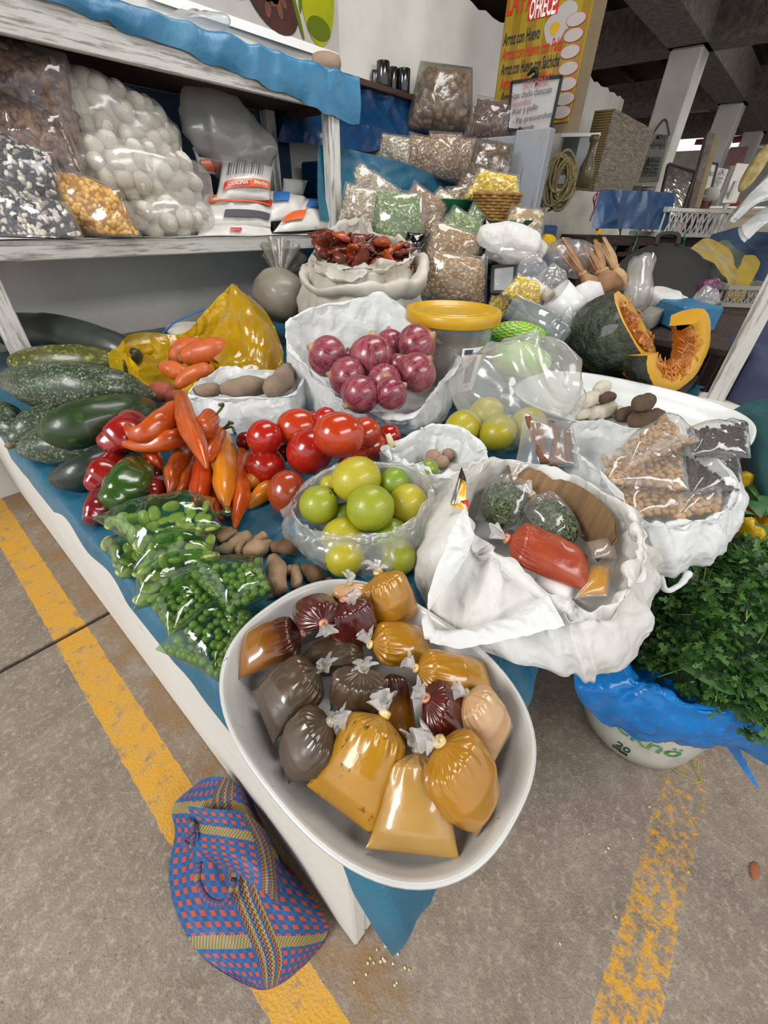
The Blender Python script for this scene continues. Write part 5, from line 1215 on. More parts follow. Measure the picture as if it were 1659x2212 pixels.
# outline points on floor: left, top (leaning on counter), right, bottom
pbg = thing('plaid_bag', 'blue and red plaid woven bag slumped on the floor against the counter', 'bag', Z(530, 1920, .0))
cols = [ # each row a chain across the bag from the outer (left) edge to the counter side, in pixels and height
 [(430, 1688, .10), (455, 1678, .13), (490, 1680, .14), (520, 1700, .13), (545, 1730, .08)],
 [(374, 1740, .05), (420, 1735, .12), (475, 1730, .15), (530, 1745, .145), (572, 1790, .05)],
 [(378, 1800, .03), (428, 1790, .13), (490, 1790, .165), (548, 1808, .16), (606, 1850, .05)],
 [(366, 1870, .01), (430, 1850, .10), (505, 1850, .165), (575, 1872, .165), (650, 1905, .05)],
 [(372, 1940, .005), (440, 1925, .075), (520, 1925, .14), (600, 1945, .15), (690, 1965, .04)],
 [(398, 2010, .005), (470, 2000, .05), (550, 2000, .10), (630, 2010, .11), (710, 2005, .02)],
 [(440, 2070, .004), (505, 2070, .03), (575, 2065, .06), (640, 2060, .06), (690, 2045, .01)],
 [(500, 2112, .003), (540, 2122, .012), (580, 2125, .016), (620, 2112, .014), (660, 2082, .004)],
 [(545, 2134, .002), (560, 2138, .003), (580, 2137, .003), (600, 2128, .003), (625, 2110, .002)]]
G0 = np.array([[Z(*q) for q in row] for row in cols]); G1 = np.stack([cr(G0[:, k], 70) for k in range(5)], 1); G1 = np.stack([cr(G1[j], 56) for j in range(70)])
dv = ridg(G1.reshape(-1, 3), 5, 14).reshape(70, 56); edge = np.sin(np.linspace(0, 3.14, 56))[None] * np.sin(np.linspace(0, 3.14, 70))[:, None]
G1[..., 2] += (.020 * dv + .006 * ridg(G1.reshape(-1, 3), 12, 4).reshape(70, 56)) * edge ** .5
G1[..., 2] = np.maximum(G1[..., 2], .002)
Gb = G1.copy(); Gb[..., 2] = np.minimum(.0015, G1[..., 2] * .01)
mk('body', join([g_grid(G1, urep=1.0, vrep=1.15), g_grid(Gb[:, ::-1])]), MT['plaid'], pbg)
# overlapping flap with a handle loop
F0 = np.array([[Z(405, 1742, .15), Z(470, 1748, .185), Z(530, 1756, .185), Z(572, 1790, .15)], [Z(425, 1790, .15), Z(490, 1800, .19), Z(560, 1815, .19), Z(600, 1850, .12)], [Z(428, 1838, .14), Z(500, 1850, .19), Z(575, 1880, .195), Z(604, 1930, .15)], [Z(455, 1860, .13), Z(515, 1890, .18), Z(575, 1930, .18), Z(608, 1965, .15)]])
F1 = np.stack([cr(F0[:, k], 36) for k in range(4)], 1); F1 = np.stack([cr(F1[j], 36) for j in range(36)]); F1[..., 2] += .006 * ridg(F1.reshape(-1, 3), 6, 9).reshape(36, 36)
mk('flap', join([g_grid(F1, urep=.7, vrep=.5), g_grid((F1 - A3((0, 0, .004)))[:, ::-1], urep=.7, vrep=.5)]), MT['plaid'], pbg)
mk('handle', g_tube(np.array([Z(432, 1862, .14), Z(428, 1905, .135), Z(450, 1945, .13), Z(485, 1950, .14), Z(502, 1915, .155), Z(506, 1900, .165)]), [.006] * 6, 40, 8, .001, 60, 3), MT['plaid'], pbg)
mk('handle_tie', g_tube(np.array([Z(408, 1770, .15), Z(418, 1790, .155), Z(398, 1815, .14), Z(412, 1828, .14), Z(422, 1800, .155)]), [.005, .006, .005, .005, .004], 30, 8, .001, 60, 5), MT['plaid'], pbg)

# crumbs, seed and straw on the floor
rs = np.random.RandomState(3); MT['crumb'] = simple('pale_crumb', '#d8ceb0', .8); MT['seed'] = simple('yellow_seed', '#d4c24a', .6)
for k in range(26):
    px, py = (rs.normal(830, 30), rs.normal(2085, 22)) if k < 16 else (rs.uniform(60, 1600), rs.uniform(1700, 2190))
    if k >= 16 and (340 < px < 1180 and py < 2020): px = rs.uniform(1180, 1640)
    p = Z(px, py, .002); tag(mk('crumb', g_blob(p, (.003, .0025, .002), seg=7, n=5, amp=.2, freq=80, seed=k), MT['crumb' if k % 4 else 'seed']), ('yellow seed' if k % 4 == 0 else 'tiny pale crumb') + (' in the cluster at the counter corner' if k < 16 else ' lying alone on the open concrete floor'), 'crumb', 'crumbs on the floor')
tag(mk('dry_leaf', g_blob(Z(1630, 1880, .003), (.009, .022, .003), (0, 0, 1), 12, 8, .15, 40, 3), simple('dry_leaf_brown', '#9a5a34', .7)), 'small brown dry leaf on the floor at far right', 'leaf')
tag(mk('fallen_bean', g_blob(Z(62, 1113, .004), (.010, .006, .003), seg=12, n=7), MT['fava']), 'pale green bean skin on the floor between stripe and counter', 'bean')
tag(mk('grass_straw', g_tube(np.array([Z(1440, 1645, .004), Z(1460, 1665, .006), Z(1490, 1680, .004), Z(1514, 1688, .004), Z(1508, 1660, .01), Z(1510, 1640, .02)]), [.0018] * 6, 40, 6), simple('straw_green', '#9a9a4a', .6)), 'bent greenish straw on the floor beside the bucket', 'straw')

# ------------------------------------------------------------------ white tub, pumpkins and their neighbours
tub = mk('plastic_tub', g_oval((1.355, .13, .668), .245, .33, [(.3, 0, .006), (.7, 0, .006), (.84, 0, .012), (.93, 0, .035), (1, 0, .062), (1, .008, .064), (1, .010, .058), (.97, 0, .045), (.9, 0, .012), (.8, 0, 0), (.3, 0, 0)], 96, 2.6), simple('white_tub_plastic', '#d8dad8', .35, coat=.2))
tag(tub, 'large shallow white plastic tub in front of the pumpkins', 'tub')
MT['moraya'] = simple('white_freeze_dried_tuber', '#d6cfbe', .8, '#b8ad98', 10, .3, 40); MT['chuno'] = simple('brown_freeze_dried_tuber', '#5c4632', .75, '#33261b', 12, .4, 40)
mor = (('white freeze dried tuber on top beside the puffed bag', 1300, 838, 18), ('white freeze dried tuber at the back left of tub', 1275, 862, 20), ('white freeze dried tuber in the middle of the white pile', 1290, 888, 20), ('greyish white tuber in front of the white pile', 1308, 885, 22), ('white freeze dried tuber at the left front of the pile', 1262, 890, 18), ('small grey white tuber at the right of the white pile', 1335, 888, 14), ('white freeze dried tuber half under the puffed bag', 1250, 870, 16))
for k, (lb_, px, py, r) in enumerate(mor): lump('white_tuber', lb_, 'tuber', [(px - r * .4, py + r * .2, r * .75), (px + r * .4, py - r * .2, r * .75)], .675 + (.04 if k in (0, 1) else 0), MT['moraya'], .004, 'white tubers in the tub', k)
chu = (('brown tuber topmost on the dark pile in the tub', 1392, 870, 24, .055), ('dark brown tuber at the left of the dark pile', 1352, 895, 20, 0), ('dark brown tuber at the front of the dark pile', 1385, 905, 26, 0), ('dark brown tuber at the right of the dark pile', 1412, 900, 22, 0), ('brown tuber lying on the white pile', 1312, 858, 16, .05))
for k, (lb_, px, py, r, e) in enumerate(chu): lump('brown_tuber', lb_, 'tuber', [(px - r * .4, py + r * .1, r * .75), (px + r * .4, py - r * .1, r * .72)], .675 + e, MT['chuno'], .005, 'brown tubers in the tub', k + 9)

def pumpkin_skin():
    t = NT('warty_pumpkin_rind'); v = t.voro(26); c = t.mix(t.ramp(v, [(.15, 0.0), (.6, 1.0)]), '#39402a', '#20271a'); c = t.mix(t.ramp(t.noise(8, None, 4), [(.5, 0.0), (.75, .6)]), c, '#525a38')
    return t.done(t.bsdf(c, .5, t.bump(t.math('ADD', t.voro(26, None, 'SMOOTH_F1'), t.noise(60)), .8, .02), coat=.15))
MT['rind'] = pumpkin_skin()
MT['pflesh'] = simple('pumpkin_flesh', '#c4901c', .5, '#cc9a26', 12, .2, 40, coat=.15); MT['ppulp'] = simple('stringy_pumpkin_pulp', '#b8701e', .45, '#9a5218', 30, .8, 45, coat=.3, dist=.01)
MT['pseed'] = simple('pumpkin_seed', '#c98a4a', .45, '#b06a34', 20, coat=.4)
def pumpkin_piece(label, c, R, hz, cut_n, cut_d, seed, seeds, seg=64, name='pumpkin_piece', cuts=None):
    """warty flattened sphere cut by planes; each cut face shows rim, flesh and a pulp filled hollow"""
    import bmesh
    g = g_blob((0, 0, 0), (R, R, hz), (0, 0, 1), seg, 40, .03, 4, seed, .9, .02, 14)
    bm = bmesh.new(); vs = [bm.verts.new(v) for v in g[0]]
    for F in g[1]:
        for f in F:
            try: bm.faces.new([vs[i] for i in f])
            except ValueError: pass
    th = thing(name, label, 'pumpkin', A3(c) - A3((0, 0, hz * .8)), 'cut pumpkin pieces')
    caps = []
    for (n, d) in cuts:
        n = unit(n); r = bmesh.ops.bisect_plane(bm, geom=bm.verts[:] + bm.edges[:] + bm.faces[:], plane_co=Vector(n * d), plane_no=Vector(n), clear_outer=True)
    me = bpy.data.meshes.new('rind')
    bm.verts.ensure_lookup_table(); 
    # collect boundary loops per plane
    for (n, d) in cuts:
        n = unit(n); E = [e for e in bm.edges if e.is_boundary and all(abs(Vector(n).dot(v.co) - d) < 1e-4 for v in e.verts)]
        if not E: continue
        nb = {}
        for e in E:
            a, b = e.verts; nb.setdefault(a, []).append(b); nb.setdefault(b, []).append(a)
        st = next((v for v in nb if len(nb[v]) == 1), next(iter(nb))); loop = [st]; prev = None; cur = st
        while True:
            nx_ = [w for w in nb[cur] if w is not prev and w is not loop[0]]
            if not nx_ : break
            prev, cur = cur, nx_[0]
            if cur in loop: break
            loop.append(cur)
        caps.append((n, np.array([v.co[:] for v in loop])))
    for v in bm.verts: v.co = v.co + Vector(c) - Vector(ORG[th.name])
    for f in bm.faces: f.smooth = True
    bm.to_mesh(me); bm.free(); me.materials.append(MT['rind']); o = bpy.data.objects.new('rind', me); scn.collection.objects.link(o); o.parent = th; ORG[o.name] = ORG[th.name]
    return th, caps
def loop_face(loop, ctr, prof, n, seed=1, amp=0, closed=True):
    """rings from loop toward ctr: prof = [(fraction, depth)]"""
    L = cr(loop, 72, closed); return np.stack([ctr + (L - ctr) * f - n * dd for f, dd in prof])
# big piece: flattened globe with a vertical wedge taken out towards the right
pc, PH = rest(1340, 722, 82, .690); PR = m_of(110, pc)
nf = unit(RT * .58 - unit(FW * [1, 1, 0]) * .36 + A3((0, 0, .66)))
th, caps = pumpkin_piece('large dark warty pumpkin with its orange inside cut open', pc, PR, PH, None, None, 3, 20, cuts=[(nf, PR * .27)])
n, L = caps[0]; L = L + pc; ct_ = L.mean(0)
mk('flesh', g_grid(loop_face(L, ct_, [(1, 0), (.97, -.002), (.8, 0), (.66, .004), (.6, .02)], n), True), MT['pflesh'], th)
P = loop_face(L, ct_, [(.63, .008), (.55, .03), (.4, .045), (.2, .05)], n); P = P - n * (.016 * ridg(P.reshape(-1, 3), 16, 4).reshape(P.shape[:2]))[..., None]
gp = g_grid(P, True, False, True); mk('pulp', gp, MT['ppulp'], th)
sd_me = mesh_from('pumpkin_seed', *g_blob((0, 0, 0), (.55, 1, .28), seg=12, n=8)); sd_me.materials.append(MT['pseed'])
rs = np.random.RandomState(6)
def seeds(th, P, n, cnt, r, seed):
    rs = np.random.RandomState(seed); q = P.reshape(-1, 3); idx = rs.choice(len(q), cnt, False)
    for m4 in mats4(q[idx] + n * .008, np.repeat(n[None], cnt, 0), r, seed, .8): put('pumpkin_seed', sd_me, m4, th)
def strings(th, P, n, cnt, seed):
    rs = np.random.RandomState(seed); q = P.reshape(-1, 3); gs = []
    for i in range(cnt):
        a = q[rs.randint(len(q))] + n * .006; d = unit(np.cross(n, rs.normal(size=3))) * rs.uniform(.015, .035); gs.append(g_tube(np.array([a - d, a + n * rs.uniform(.002, .015), a + d]), [.0018, .0022, .0015], 8, 5))
    o = mk('pulp_strings', join(gs), simple('pumpkin_strings', '#c47a2a', .45, coat=.3), th); o['kind'] = 'stuff'
seeds(th, P, n, 12, .011, 3); strings(th, P, n, 90, 4)
# wedge: a thick crescent slice, standing with its cut face to the camera
def wedge(label, c, Ro, th_, ang0, ang1, seed):
    e1 = unit(RT * [1, 1, 0] + unit(FW * [1, 1, 0]) * .42); e2 = unit(A3((0, 0, 1)) * .92 - unit(FW * [1, 1, 0]) * -.25); e1 = unit(e1 - e2 * (e1 @ e2)); n = unit(np.cross(e1, e2))
    if n @ FW > 0: n = -n
    a = np.linspace(ang0, ang1, 60); jit = 1 + .012 * np.sin(a * 9 + 1) + .006 * np.sin(a * 31)
    rind = c + Ro * jit[:, None] * (np.cos(a)[:, None] * e1 + np.sin(a)[:, None] * e2 * .95); 
    tt = thing('pumpkin_wedge', label, 'pumpkin', c - e2 * Ro, 'cut pumpkin pieces')
    def ring(f, dn): return c + (rind - c) * f + n * dn
    fr = np.stack([ring(1, 0), ring(.98, .003), ring(.80, .004), ring(.66, .0), ring(.62, -.012)]); mk('flesh', g_grid(fr), MT['pflesh'], tt)
    bk_ = np.stack([ring(1, 0), ring(1.035, -th_ * .2), ring(1.04, -th_ * .45), ring(1.0, -th_ * .75), ring(.90, -th_)]); bk_ = bk_ + (.006 * ridg(bk_.reshape(-1, 3), 18, 5).reshape(bk_.shape[:2]))[..., None] * unit(rind - c)[None]
    mk('rind', g_grid(bk_), MT['rind'], tt)
    pu = np.stack([ring(.67, -.002), ring(.56, -.014), ring(.46, -th_ * .35), ring(.6, -th_ * .8), ring(.9, -th_)]); pu = pu + n * (.010 * ridg(pu.reshape(-1, 3), 20, 8).reshape(pu.shape[:2]))[..., None]
    mk('pulp', g_grid(pu), MT['ppulp'], tt)
    for k in (0, -1):
        q = np.stack([fr[:, k], np.concatenate([bk_[[1], k], bk_[[2], k], bk_[[3], k], bk_[[4], k], pu[[3], k]])]); mk('end_face', g_grid(q), MT['pflesh'], tt)
    seeds(tt, pu[:3, 8:40], n, 9, .011, seed); strings(tt, pu[:3, 5:50], n, 60, seed + 1)
wcx = at(1468, 752, d=dep(pc) - .16); wedge('crescent pumpkin wedge with bright yellow flesh leaning by the post', wcx, m_of(96, wcx), .11, -2.95, 1.05, 5)
tag(mk('pumpkin_board', g_box((1.625, .02, .668), (2.02, .72, .695), bev=.004), MT['darkwood']), 'dark plank under the cut pumpkins', 'board')
# stall corner post at right
pa, pb_ = at(1548, 866, z=ZP), None
po = A3((1.93, -.06, 0)); 
tag(mk('corner_post', g_box((1.90, -.10, 0), (1.965, -.04, 2.3), bev=.004), MT['postwood'], None, False), 'whitewashed wooden corner post right of the pumpkins', 'post')

# ---- yellow lidded tub with printed label
lc = at(980, 668, z=.955); LR = m_of(103, lc); bx = under(lc, ZP + .003); hh = .955 - bx[2]
yt = thing('lidded_container', 'clear plastic container with wide yellow lid behind the onions', 'container', bx)
MT['yellowlid'] = simple('yellow_lid_plastic', '#c4980f', .4, '#b98e0c', 4, coat=.15)
mk('lid', g_lathe(bx, [(LR * .3, hh - .006), (LR * .5, hh - .006), (LR * .52, hh - .002), (LR * .56, hh - .002), (LR * .58, hh - .007), (LR * .84, hh - .009), (LR * .88, hh + .004), (LR * .96, hh + .004), (LR, hh - .002), (LR * 1.0, hh - .03), (LR * .97, hh - .034), (LR * .93, hh - .03), (LR * .9, hh - .012), (LR * .3, hh - .01)], 72), MT['yellowlid'], yt)
mk('vessel', g_lathe(bx, [(LR * .6, .0), (LR * .66, .003), (LR * .69, .02), (LR * .90, hh - .03), (LR * .92, hh - .014)], 64, caps=(True, False)), film('clear_container', haze=.25, rough=.1, bs=4, bump=.05, hazecol='#d8d8d0'), yt)
mk('contents', g_lathe(bx, [(LR * .6, .006), (LR * .64, .02), (LR * .80, hh * .66), (LR * .5, hh * .68)], 40, amp=.02), simple('grey_grain', '#8d897c', .9, '#6e6a60', 60, .5, 120), yt)
ang = math.atan2(at(1020, 790, d=1.2)[1] - bx[1], at(1020, 790, d=1.2)[0] - bx[0]); ang = math.atan2(CAM[1] - bx[1], CAM[0] - bx[0]) + .62
def on_vessel(u, z, lift=.0015): r = np.interp(z, [.02, hh - .03], [LR * .69, LR * .9]) + lift; return bx + A3((r * math.cos(ang + u), r * math.sin(ang + u), z))
def vpatch(name, u0, u1, z0, z1, m, lift, par): return mk(name, g_grid(np.array([[on_vessel(u, z, lift) for u in np.linspace(u0, u1, 14)] for z in np.linspace(z0, z1, 6)])), m, par)
lab = vpatch('label', -.30, .34, .06, .205, MT['ink_white'], .0015, yt)
for nm, q in (('print_jar', (-.12, .14, .09, .16, simple('print_black', '#262226', .4))), ('print_lid', (-.14, .16, .16, .175, MT['lettering_red'])), ('print_leaf', (.24, .32, .18, .2, simple('print_green', '#3f9a3a', .5))), ('barcode', (-.24, -.02, .185, .2, MT['ink_grey'])), ('print_dots', (-.05, .12, .078, .082, MT['yellowlid'])), ('blue_print', (-.55, -.31, .06, .14, simple('print_blue', '#1f4fa8', .5)))): vpatch(nm, q[0], q[1], q[2], q[3], q[4], .0025, lab)

# ------------------------------------------------------------------ tiers at the back of the stall
def Yp(px, py, y): return at(px, py, y=y)
def Xp(px, py, x): return at(px, py, x=x)
tb = thing('display_tier', 'stepped bench under blue cloth carrying the grain bags at back', 'bench', (2.2, 1.5, 0))
mk('lower_step', g_box((1.66, .80, ZP + .012), (1.872, 1.87, .80), bev=.01), MT['tarp2'], tb, False)
mk('lower_step', g_box((1.88, .80, ZP + .012), (2.92, 2.36, .80), bev=.01), MT['tarp2'], tb, False)
for x_ in (2.04, 2.86):
    for y_ in (.83, 2.28): mk('leg', g_box((x_, y_, 0), (x_ + .05, y_ + .05, ZP + .012)), MT['darkwood'], tb, False)
mk('middle_step', g_box((1.92, 1.16, .80), (2.92, 2.36, 1.02), bev=.01), MT['tarp3'], tb, False)
mk('upper_step', g_box((1.95, 1.98, 1.02), (2.92, 2.36, 1.43), bev=.01), MT['tarp2'], tb, False)
mk('basket_step', g_box((2.12, .98, .80), (2.6, 1.34, 1.165), bev=.01), MT['tarp2'], tb, False)
BM = np.stack([unit(RT * [1, 1, 0]), unit(FW * [1, 1, 0]), A3((0, 0, 1))], 1)
def rotB(a):
    ca, sa = math.cos(a), math.sin(a); x, y, z = BM.T; return np.stack([x * ca + z * sa, y, z * ca - x * sa], 1)
GR = {}
def gm(kind, cols, core):
    GR[kind] = (grainy(kind + '_grain', cols), simple(kind + '_mass', core, .9))
gm('chickpea', ['#b89a70', '#a98b62', '#c4a981', '#9c7e58'], '#8a6e4c'); gm('green_split_pea', ['#7f9460', '#93a874', '#6d824f', '#a7b98a'], '#64764a')
gm('white_bean', ['#cfc3ad', '#bfb29a', '#d9cfbc', '#b0a288'], '#9c907a'); gm('tan_bean', ['#b3987a', '#a2876a', '#c0a88c', '#957a5e'], '#84694e')
gm('large_bean', ['#c8b48e', '#b8a27a', '#d4c4a0', '#a08a66'], '#907a58'); gm('yellow_corn', ['#d6a53e', '#c8902c', '#e0b75c', '#b8801e'], '#9c6c22')
gm('black_white_corn', ['#2a2a34', '#c9c3b4', '#3a3a48', '#ddd6c4', '#20202a', '#8f8a84'], '#3a3840'); gm('dried_brown_bean', ['#5a3a28', '#6c4830', '#4a2e20', '#7d5a40'], '#3e281c')
gm('puffed_yellow_corn', ['#d9bb22', '#e4ca3c', '#cfa81a', '#ecd85e'], '#b8941a'); gm('dark_grain', ['#2c2a2c', '#38363a', '#242224'], '#1e1d1f'); gm('peeled_nut', ['#a08468', '#8a6e54', '#b49a7c'], '#6e563e')
def grainbag(name, label, kind, px, py, rx, ry, d, gr=.006, n=600, tilt=0, fm='film', seed=1, group=None, dk=.75, neck=None, shape=(1.5, 1, .8), e=.75, lum=.05, zmin=None):
    c = at(px, py, d=d); a, b = m_of(rx, c), m_of(ry, c); B = rotB(tilt)
    t = thing(name, label, 'bag', c - A3((0, 0, b)), group)
    ex, _, ez = B.T; Tk = min(a, b) * .80; rs_ = np.random.RandomState(seed + 100); jt = rs_.uniform(.84, 1.2, 8)
    def corners(f, e=0): return [c + ex * sx * (a * f * jt[i] * (.72 if sz > 0 else 1.06) + e) + ez * sz * (b * f * jt[i + 4] + e) for i, (sx, sz) in enumerate(((-1, -1), (1, -1), (1, 1), (-1, 1)))]
    g = g_pillow(corners(1.04), Tk, .0, 26, lum * 2, .6 / a, seed, 0, 10, None, .9, .42, -unit(FW * [1, 1, 0]))
    def clampz(q, e=0):
        if zmin is None: return q
        V = q[0].copy(); V[:, 2] = np.maximum(V[:, 2], zmin + e); return (V,) + tuple(q[1:])
    g = clampz(g, gr * 1.2)
    mk('grain_mass', g, GR[kind][1], t); P, N = sample(g, n, seed)
    put_many('grains', g_grains(P, N, A3(shape) * gr, seed, sink=.2), GR[kind][0], t)
    mk('film', clampz(g_pillow(corners(1.13, gr), Tk * 1.06 + gr, .02, 34, lum * 2, .6 / a, seed, a * .04, 1.5 / a, None, .9, .42, -unit(FW * [1, 1, 0]))), MT[fm], t)
    if neck:
        p0 = c + A3((0, 0, b * .9)); p1 = at(neck[0], neck[1], d=d); u = unit(p1 - p0)
        mk('gathered_neck', g_tube(np.array([p0 - u * b * .15, p0 + (p1 - p0) * .35, p0 + (p1 - p0) * .6, p1]), [a * .35, a * .14, a * .16, a * .3], 18, 20, a * .03, 3 / a, seed, ribs=7, ribamp=.18, caps=False), MT[fm], t)
    return t
gb = grainbag
gb('chickpea_bag', 'lower clear bag of chickpeas right behind the yellow lid', 'chickpea', 988, 606, 70, 37, 1.85, .0062, 800, -.1, seed=3, group='bags of chickpeas')
gb('chickpea_bag', 'upper clear bag of chickpeas below the small green pea bag', 'chickpea', 982, 548, 68, 36, 1.95, .0062, 800, -.15, seed=4, group='bags of chickpeas')
gb('grain_bag', 'pinkish tan grain bag wedged between the green pea bags', 'tan_bean', 928, 518, 32, 38, 2.05, .005, 500, .5, seed=5)
gb('split_pea_bag', 'round clear bag of green split peas right above the dried chilis', 'green_split_pea', 853, 485, 56, 44, 1.92, .0065, 800, -.1, seed=6, group='bags of green split peas')
gb('split_pea_bag', 'leaning clear bag of green split peas above the chickpeas', 'green_split_pea', 998, 505, 54, 34, 1.98, .006, 700, -.45, seed=7, group='bags of green split peas')
gb('split_pea_bag', 'half hidden bag of green split peas below the wicker basket', 'green_split_pea', 1040, 478, 40, 24, 2.12, .006, 400, -.3, seed=8, group='bags of green split peas')
gb('white_bean_bag', 'bag of white beans standing right beside the shelf post', 'white_bean', 776, 408, 34, 34, 2.35, .008, 420, -.5, seed=9, group='bags of white beans')
gb('white_bean_bag', 'bag of white beans low beside the shelf post', 'white_bean', 780, 452, 44, 30, 2.2, .008, 420, -.2, seed=10, group='bags of white beans')
gb('white_bean_bag', 'bag of white beans second from the shelf post', 'white_bean', 824, 430, 36, 32, 2.28, .008, 420, -.4, seed=11, group='bags of white beans')
gb('tan_bean_bag', 'big bag of small tan beans below the lower blue tarp', 'tan_bean', 912, 457, 50, 32, 2.2, .005, 700, -.35, seed=12)
gb('tan_bean_bag', 'pale bag of beans left of the green basin', 'white_bean', 956, 457, 34, 28, 2.25, .006, 400, -.5, seed=13)
for k, (lb_, px, py, rx, ry, kd) in enumerate((('flat bag of pale beans at the left on the tarp ledge', 852, 328, 36, 20, 'white_bean'), ('bag of tan beans second from left on the tarp ledge', 905, 338, 34, 28, 'tan_bean'), ('tallest bag of tan beans on the tarp ledge', 956, 338, 42, 34, 'tan_bean'), ('rightmost bag of tan beans on the tarp ledge', 998, 346, 25, 28, 'tan_bean'))):
    gb('bean_sack', lb_, kd, px, py, rx, ry, 2.62 + .03 * k, .007, 500, -.1, seed=20 + k, group='bean bags on the tarp ledge')
gb('large_bean_bag', 'clear bag of large pale beans under the wicker basket', 'large_bean', 1128, 492, 44, 32, 2.05, .011, 260, -.1, seed=30)
gb('dark_bag', 'dark grain bag right of the leaning split peas', 'dark_grain', 1056, 528, 38, 30, 2.0, .005, 300, -.5, 'blackfilm', seed=31)
gb('dark_bag', 'black grain bag behind the black picture frame', 'dark_grain', 1060, 572, 34, 30, 1.92, .005, 300, -.2, 'blackfilm', seed=32)
gb('dark_bag', 'dark bag in the gap between dried chilis and chickpeas', 'dark_grain', 895, 560, 24, 44, 1.95, .005, 250, 0, 'blackfilm', seed=33)
gb('nut_bag', 'brown nut bag hanging against the blue grey partition', 'peeled_nut', 1060, 362, 40, 32, 2.5, .012, 220, -.1, 'film_grey', seed=34, neck=(1048, 318))
gb('nut_bag', 'lower brown bag beneath the hanging nut bag', 'peeled_nut', 1050, 400, 34, 22, 2.4, .010, 200, -.1, 'film_grey', seed=35)
gb('nut_bag', 'grey brown bag left of the basket', 'peeled_nut', 1012, 408, 26, 22, 2.4, .010, 160, -.2, 'film_grey', seed=36)
gb('nut_bag', 'small bag of mixed nuts lying in the green basin', 'peeled_nut', 988, 426, 26, 14, 2.25, .010, 120, 0, 'film', seed=37)
gb('chuno_bag', 'bag of brown freeze dried potatoes on the upper ledge', 'peeled_nut', 958, 216, 54, 42, 2.75, .026, 190, -.1, 'film_grey', seed=38, shape=(1.2, 1, .9))
gb('dark_stalk_bag', 'clear bag of dark dried stalks above the partition', 'dried_brown_bean', 1068, 266, 50, 32, 2.75, .012, 300, -.1, 'film', seed=39, shape=(3, .5, .5))
gb('popcorn_bag', 'clear bag of bright yellow puffed corn in the wicker basket', 'puffed_yellow_corn', 1074, 408, 56, 24, 2.12, .008, 600, -.05, seed=40, neck=(1084, 362), group='bags of puffed yellow corn', shape=(1, 1, 1))
gb('popcorn_bag', 'small upright bag of yellow puffed corn right of the lid', 'puffed_yellow_corn', 1080, 655, 20, 30, 1.86, .006, 260, 0, seed=41, group='bags of puffed yellow corn', shape=(1, 1, 1))
gb('popcorn_bag', 'small bag of yellow puffed corn lying below the white bottle', 'puffed_yellow_corn', 1136, 634, 36, 22, 1.68, .006, 300, -.35, seed=42, group='bags of puffed yellow corn', shape=(1, 1, 1))

# wicker basket
c = at(1072, 445, d=2.12); R0 = m_of(58, c); bb = under(c, c[2] - m_of(26, c)); H0 = m_of(48, c)
wk = thing('wicker_basket', 'small golden wicker basket holding yellow puffed corn', 'basket', bb); MT['wicker'] = simple('golden_wicker', '#a07a3c', .6, '#7a5526', 30, .2, 50)
ns = 26
for k in range(ns):
    a = 2 * math.pi * k / ns; mk('stake', g_tube(np.array([bb + A3((R0 * .8 * math.cos(a), R0 * .62 * math.sin(a), 0)), bb + A3((R0 * 1.0 * math.cos(a), R0 * .78 * math.sin(a), H0))]), [.004, .004], 6, 6), MT['wicker'], wk)
for j in range(9):
    f = (j + .5) / 9; a = np.linspace(0, 2 * np.pi, 157)[:-1]; rr = (.8 + .2 * f) * R0 * (1 + .035 * np.cos(a * ns / 2 + (j % 2) * np.pi)); S = np.stack([bb[0] + rr * np.cos(a), bb[1] + rr * .78 * np.sin(a), np.full_like(a, bb[2] + H0 * f)], -1)
    mk('woven_strand', g_tube(np.concatenate([S, S[:1]]), np.full(157, .0065 if j < 8 else .009), 158, 6, up=(0, 0, 1)), MT['wicker'], wk)
mk('base', g_lathe(bb, [(R0 * .5, 0), (R0 * .8, 0), (R0 * .8, .006), (R0 * .4, .006)], 32), MT['wicker'], wk)
# green basin
c = at(985, 447, d=2.22); R1 = m_of(38, c); b0 = under(c, c[2] - m_of(12, c)); tag(mk('green_basin', g_lathe(b0, [(R1 * .5, 0), (R1 * .8, 0), (R1 * .97, m_of(24, c)), (R1 * 1.03, m_of(25, c)), (R1 * .95, m_of(23, c)), (R1 * .78, .008), (R1 * .4, .008)], 40), simple('green_plastic', '#1f6a3c', .4, coat=.2)), 'small dark green plastic basin left of the wicker basket', 'basin')

# blue sheets hung on the tiers
def sheetgrid(rows, nu, nv, amp, freq, seed, dirv=(0, -1, .2)):
    G = np.stack([cr(r, nu) for r in rows]); G = np.stack([cr(G[:, k], nv) for k in range(nu)], 1); return G + (amp * ridg(G.reshape(-1, 3), freq, seed).reshape(nv, nu))[..., None] * A3(dirv)
G = sheetgrid([[Yp(690, 312, 1.97), Yp(770, 325, 1.96), Yp(860, 348, 1.94), Yp(940, 372, 1.95), Yp(1018, 378, 1.97)], [Yp(690, 390, 1.95), Yp(770, 400, 1.93), Yp(860, 410, 1.92), Yp(940, 415, 1.93), Yp(1005, 405, 1.96)], [Yp(695, 475, 1.93), Yp(770, 478, 1.92), Yp(860, 470, 1.92), Yp(930, 452, 1.93), Yp(985, 432, 1.95)]], 80, 50, .018, 3, 5)
tag(mk('hanging_tarp', g_grid(G), MT['tarp']), 'lower blue tarp hanging below the tan bean bags', 'tarp')
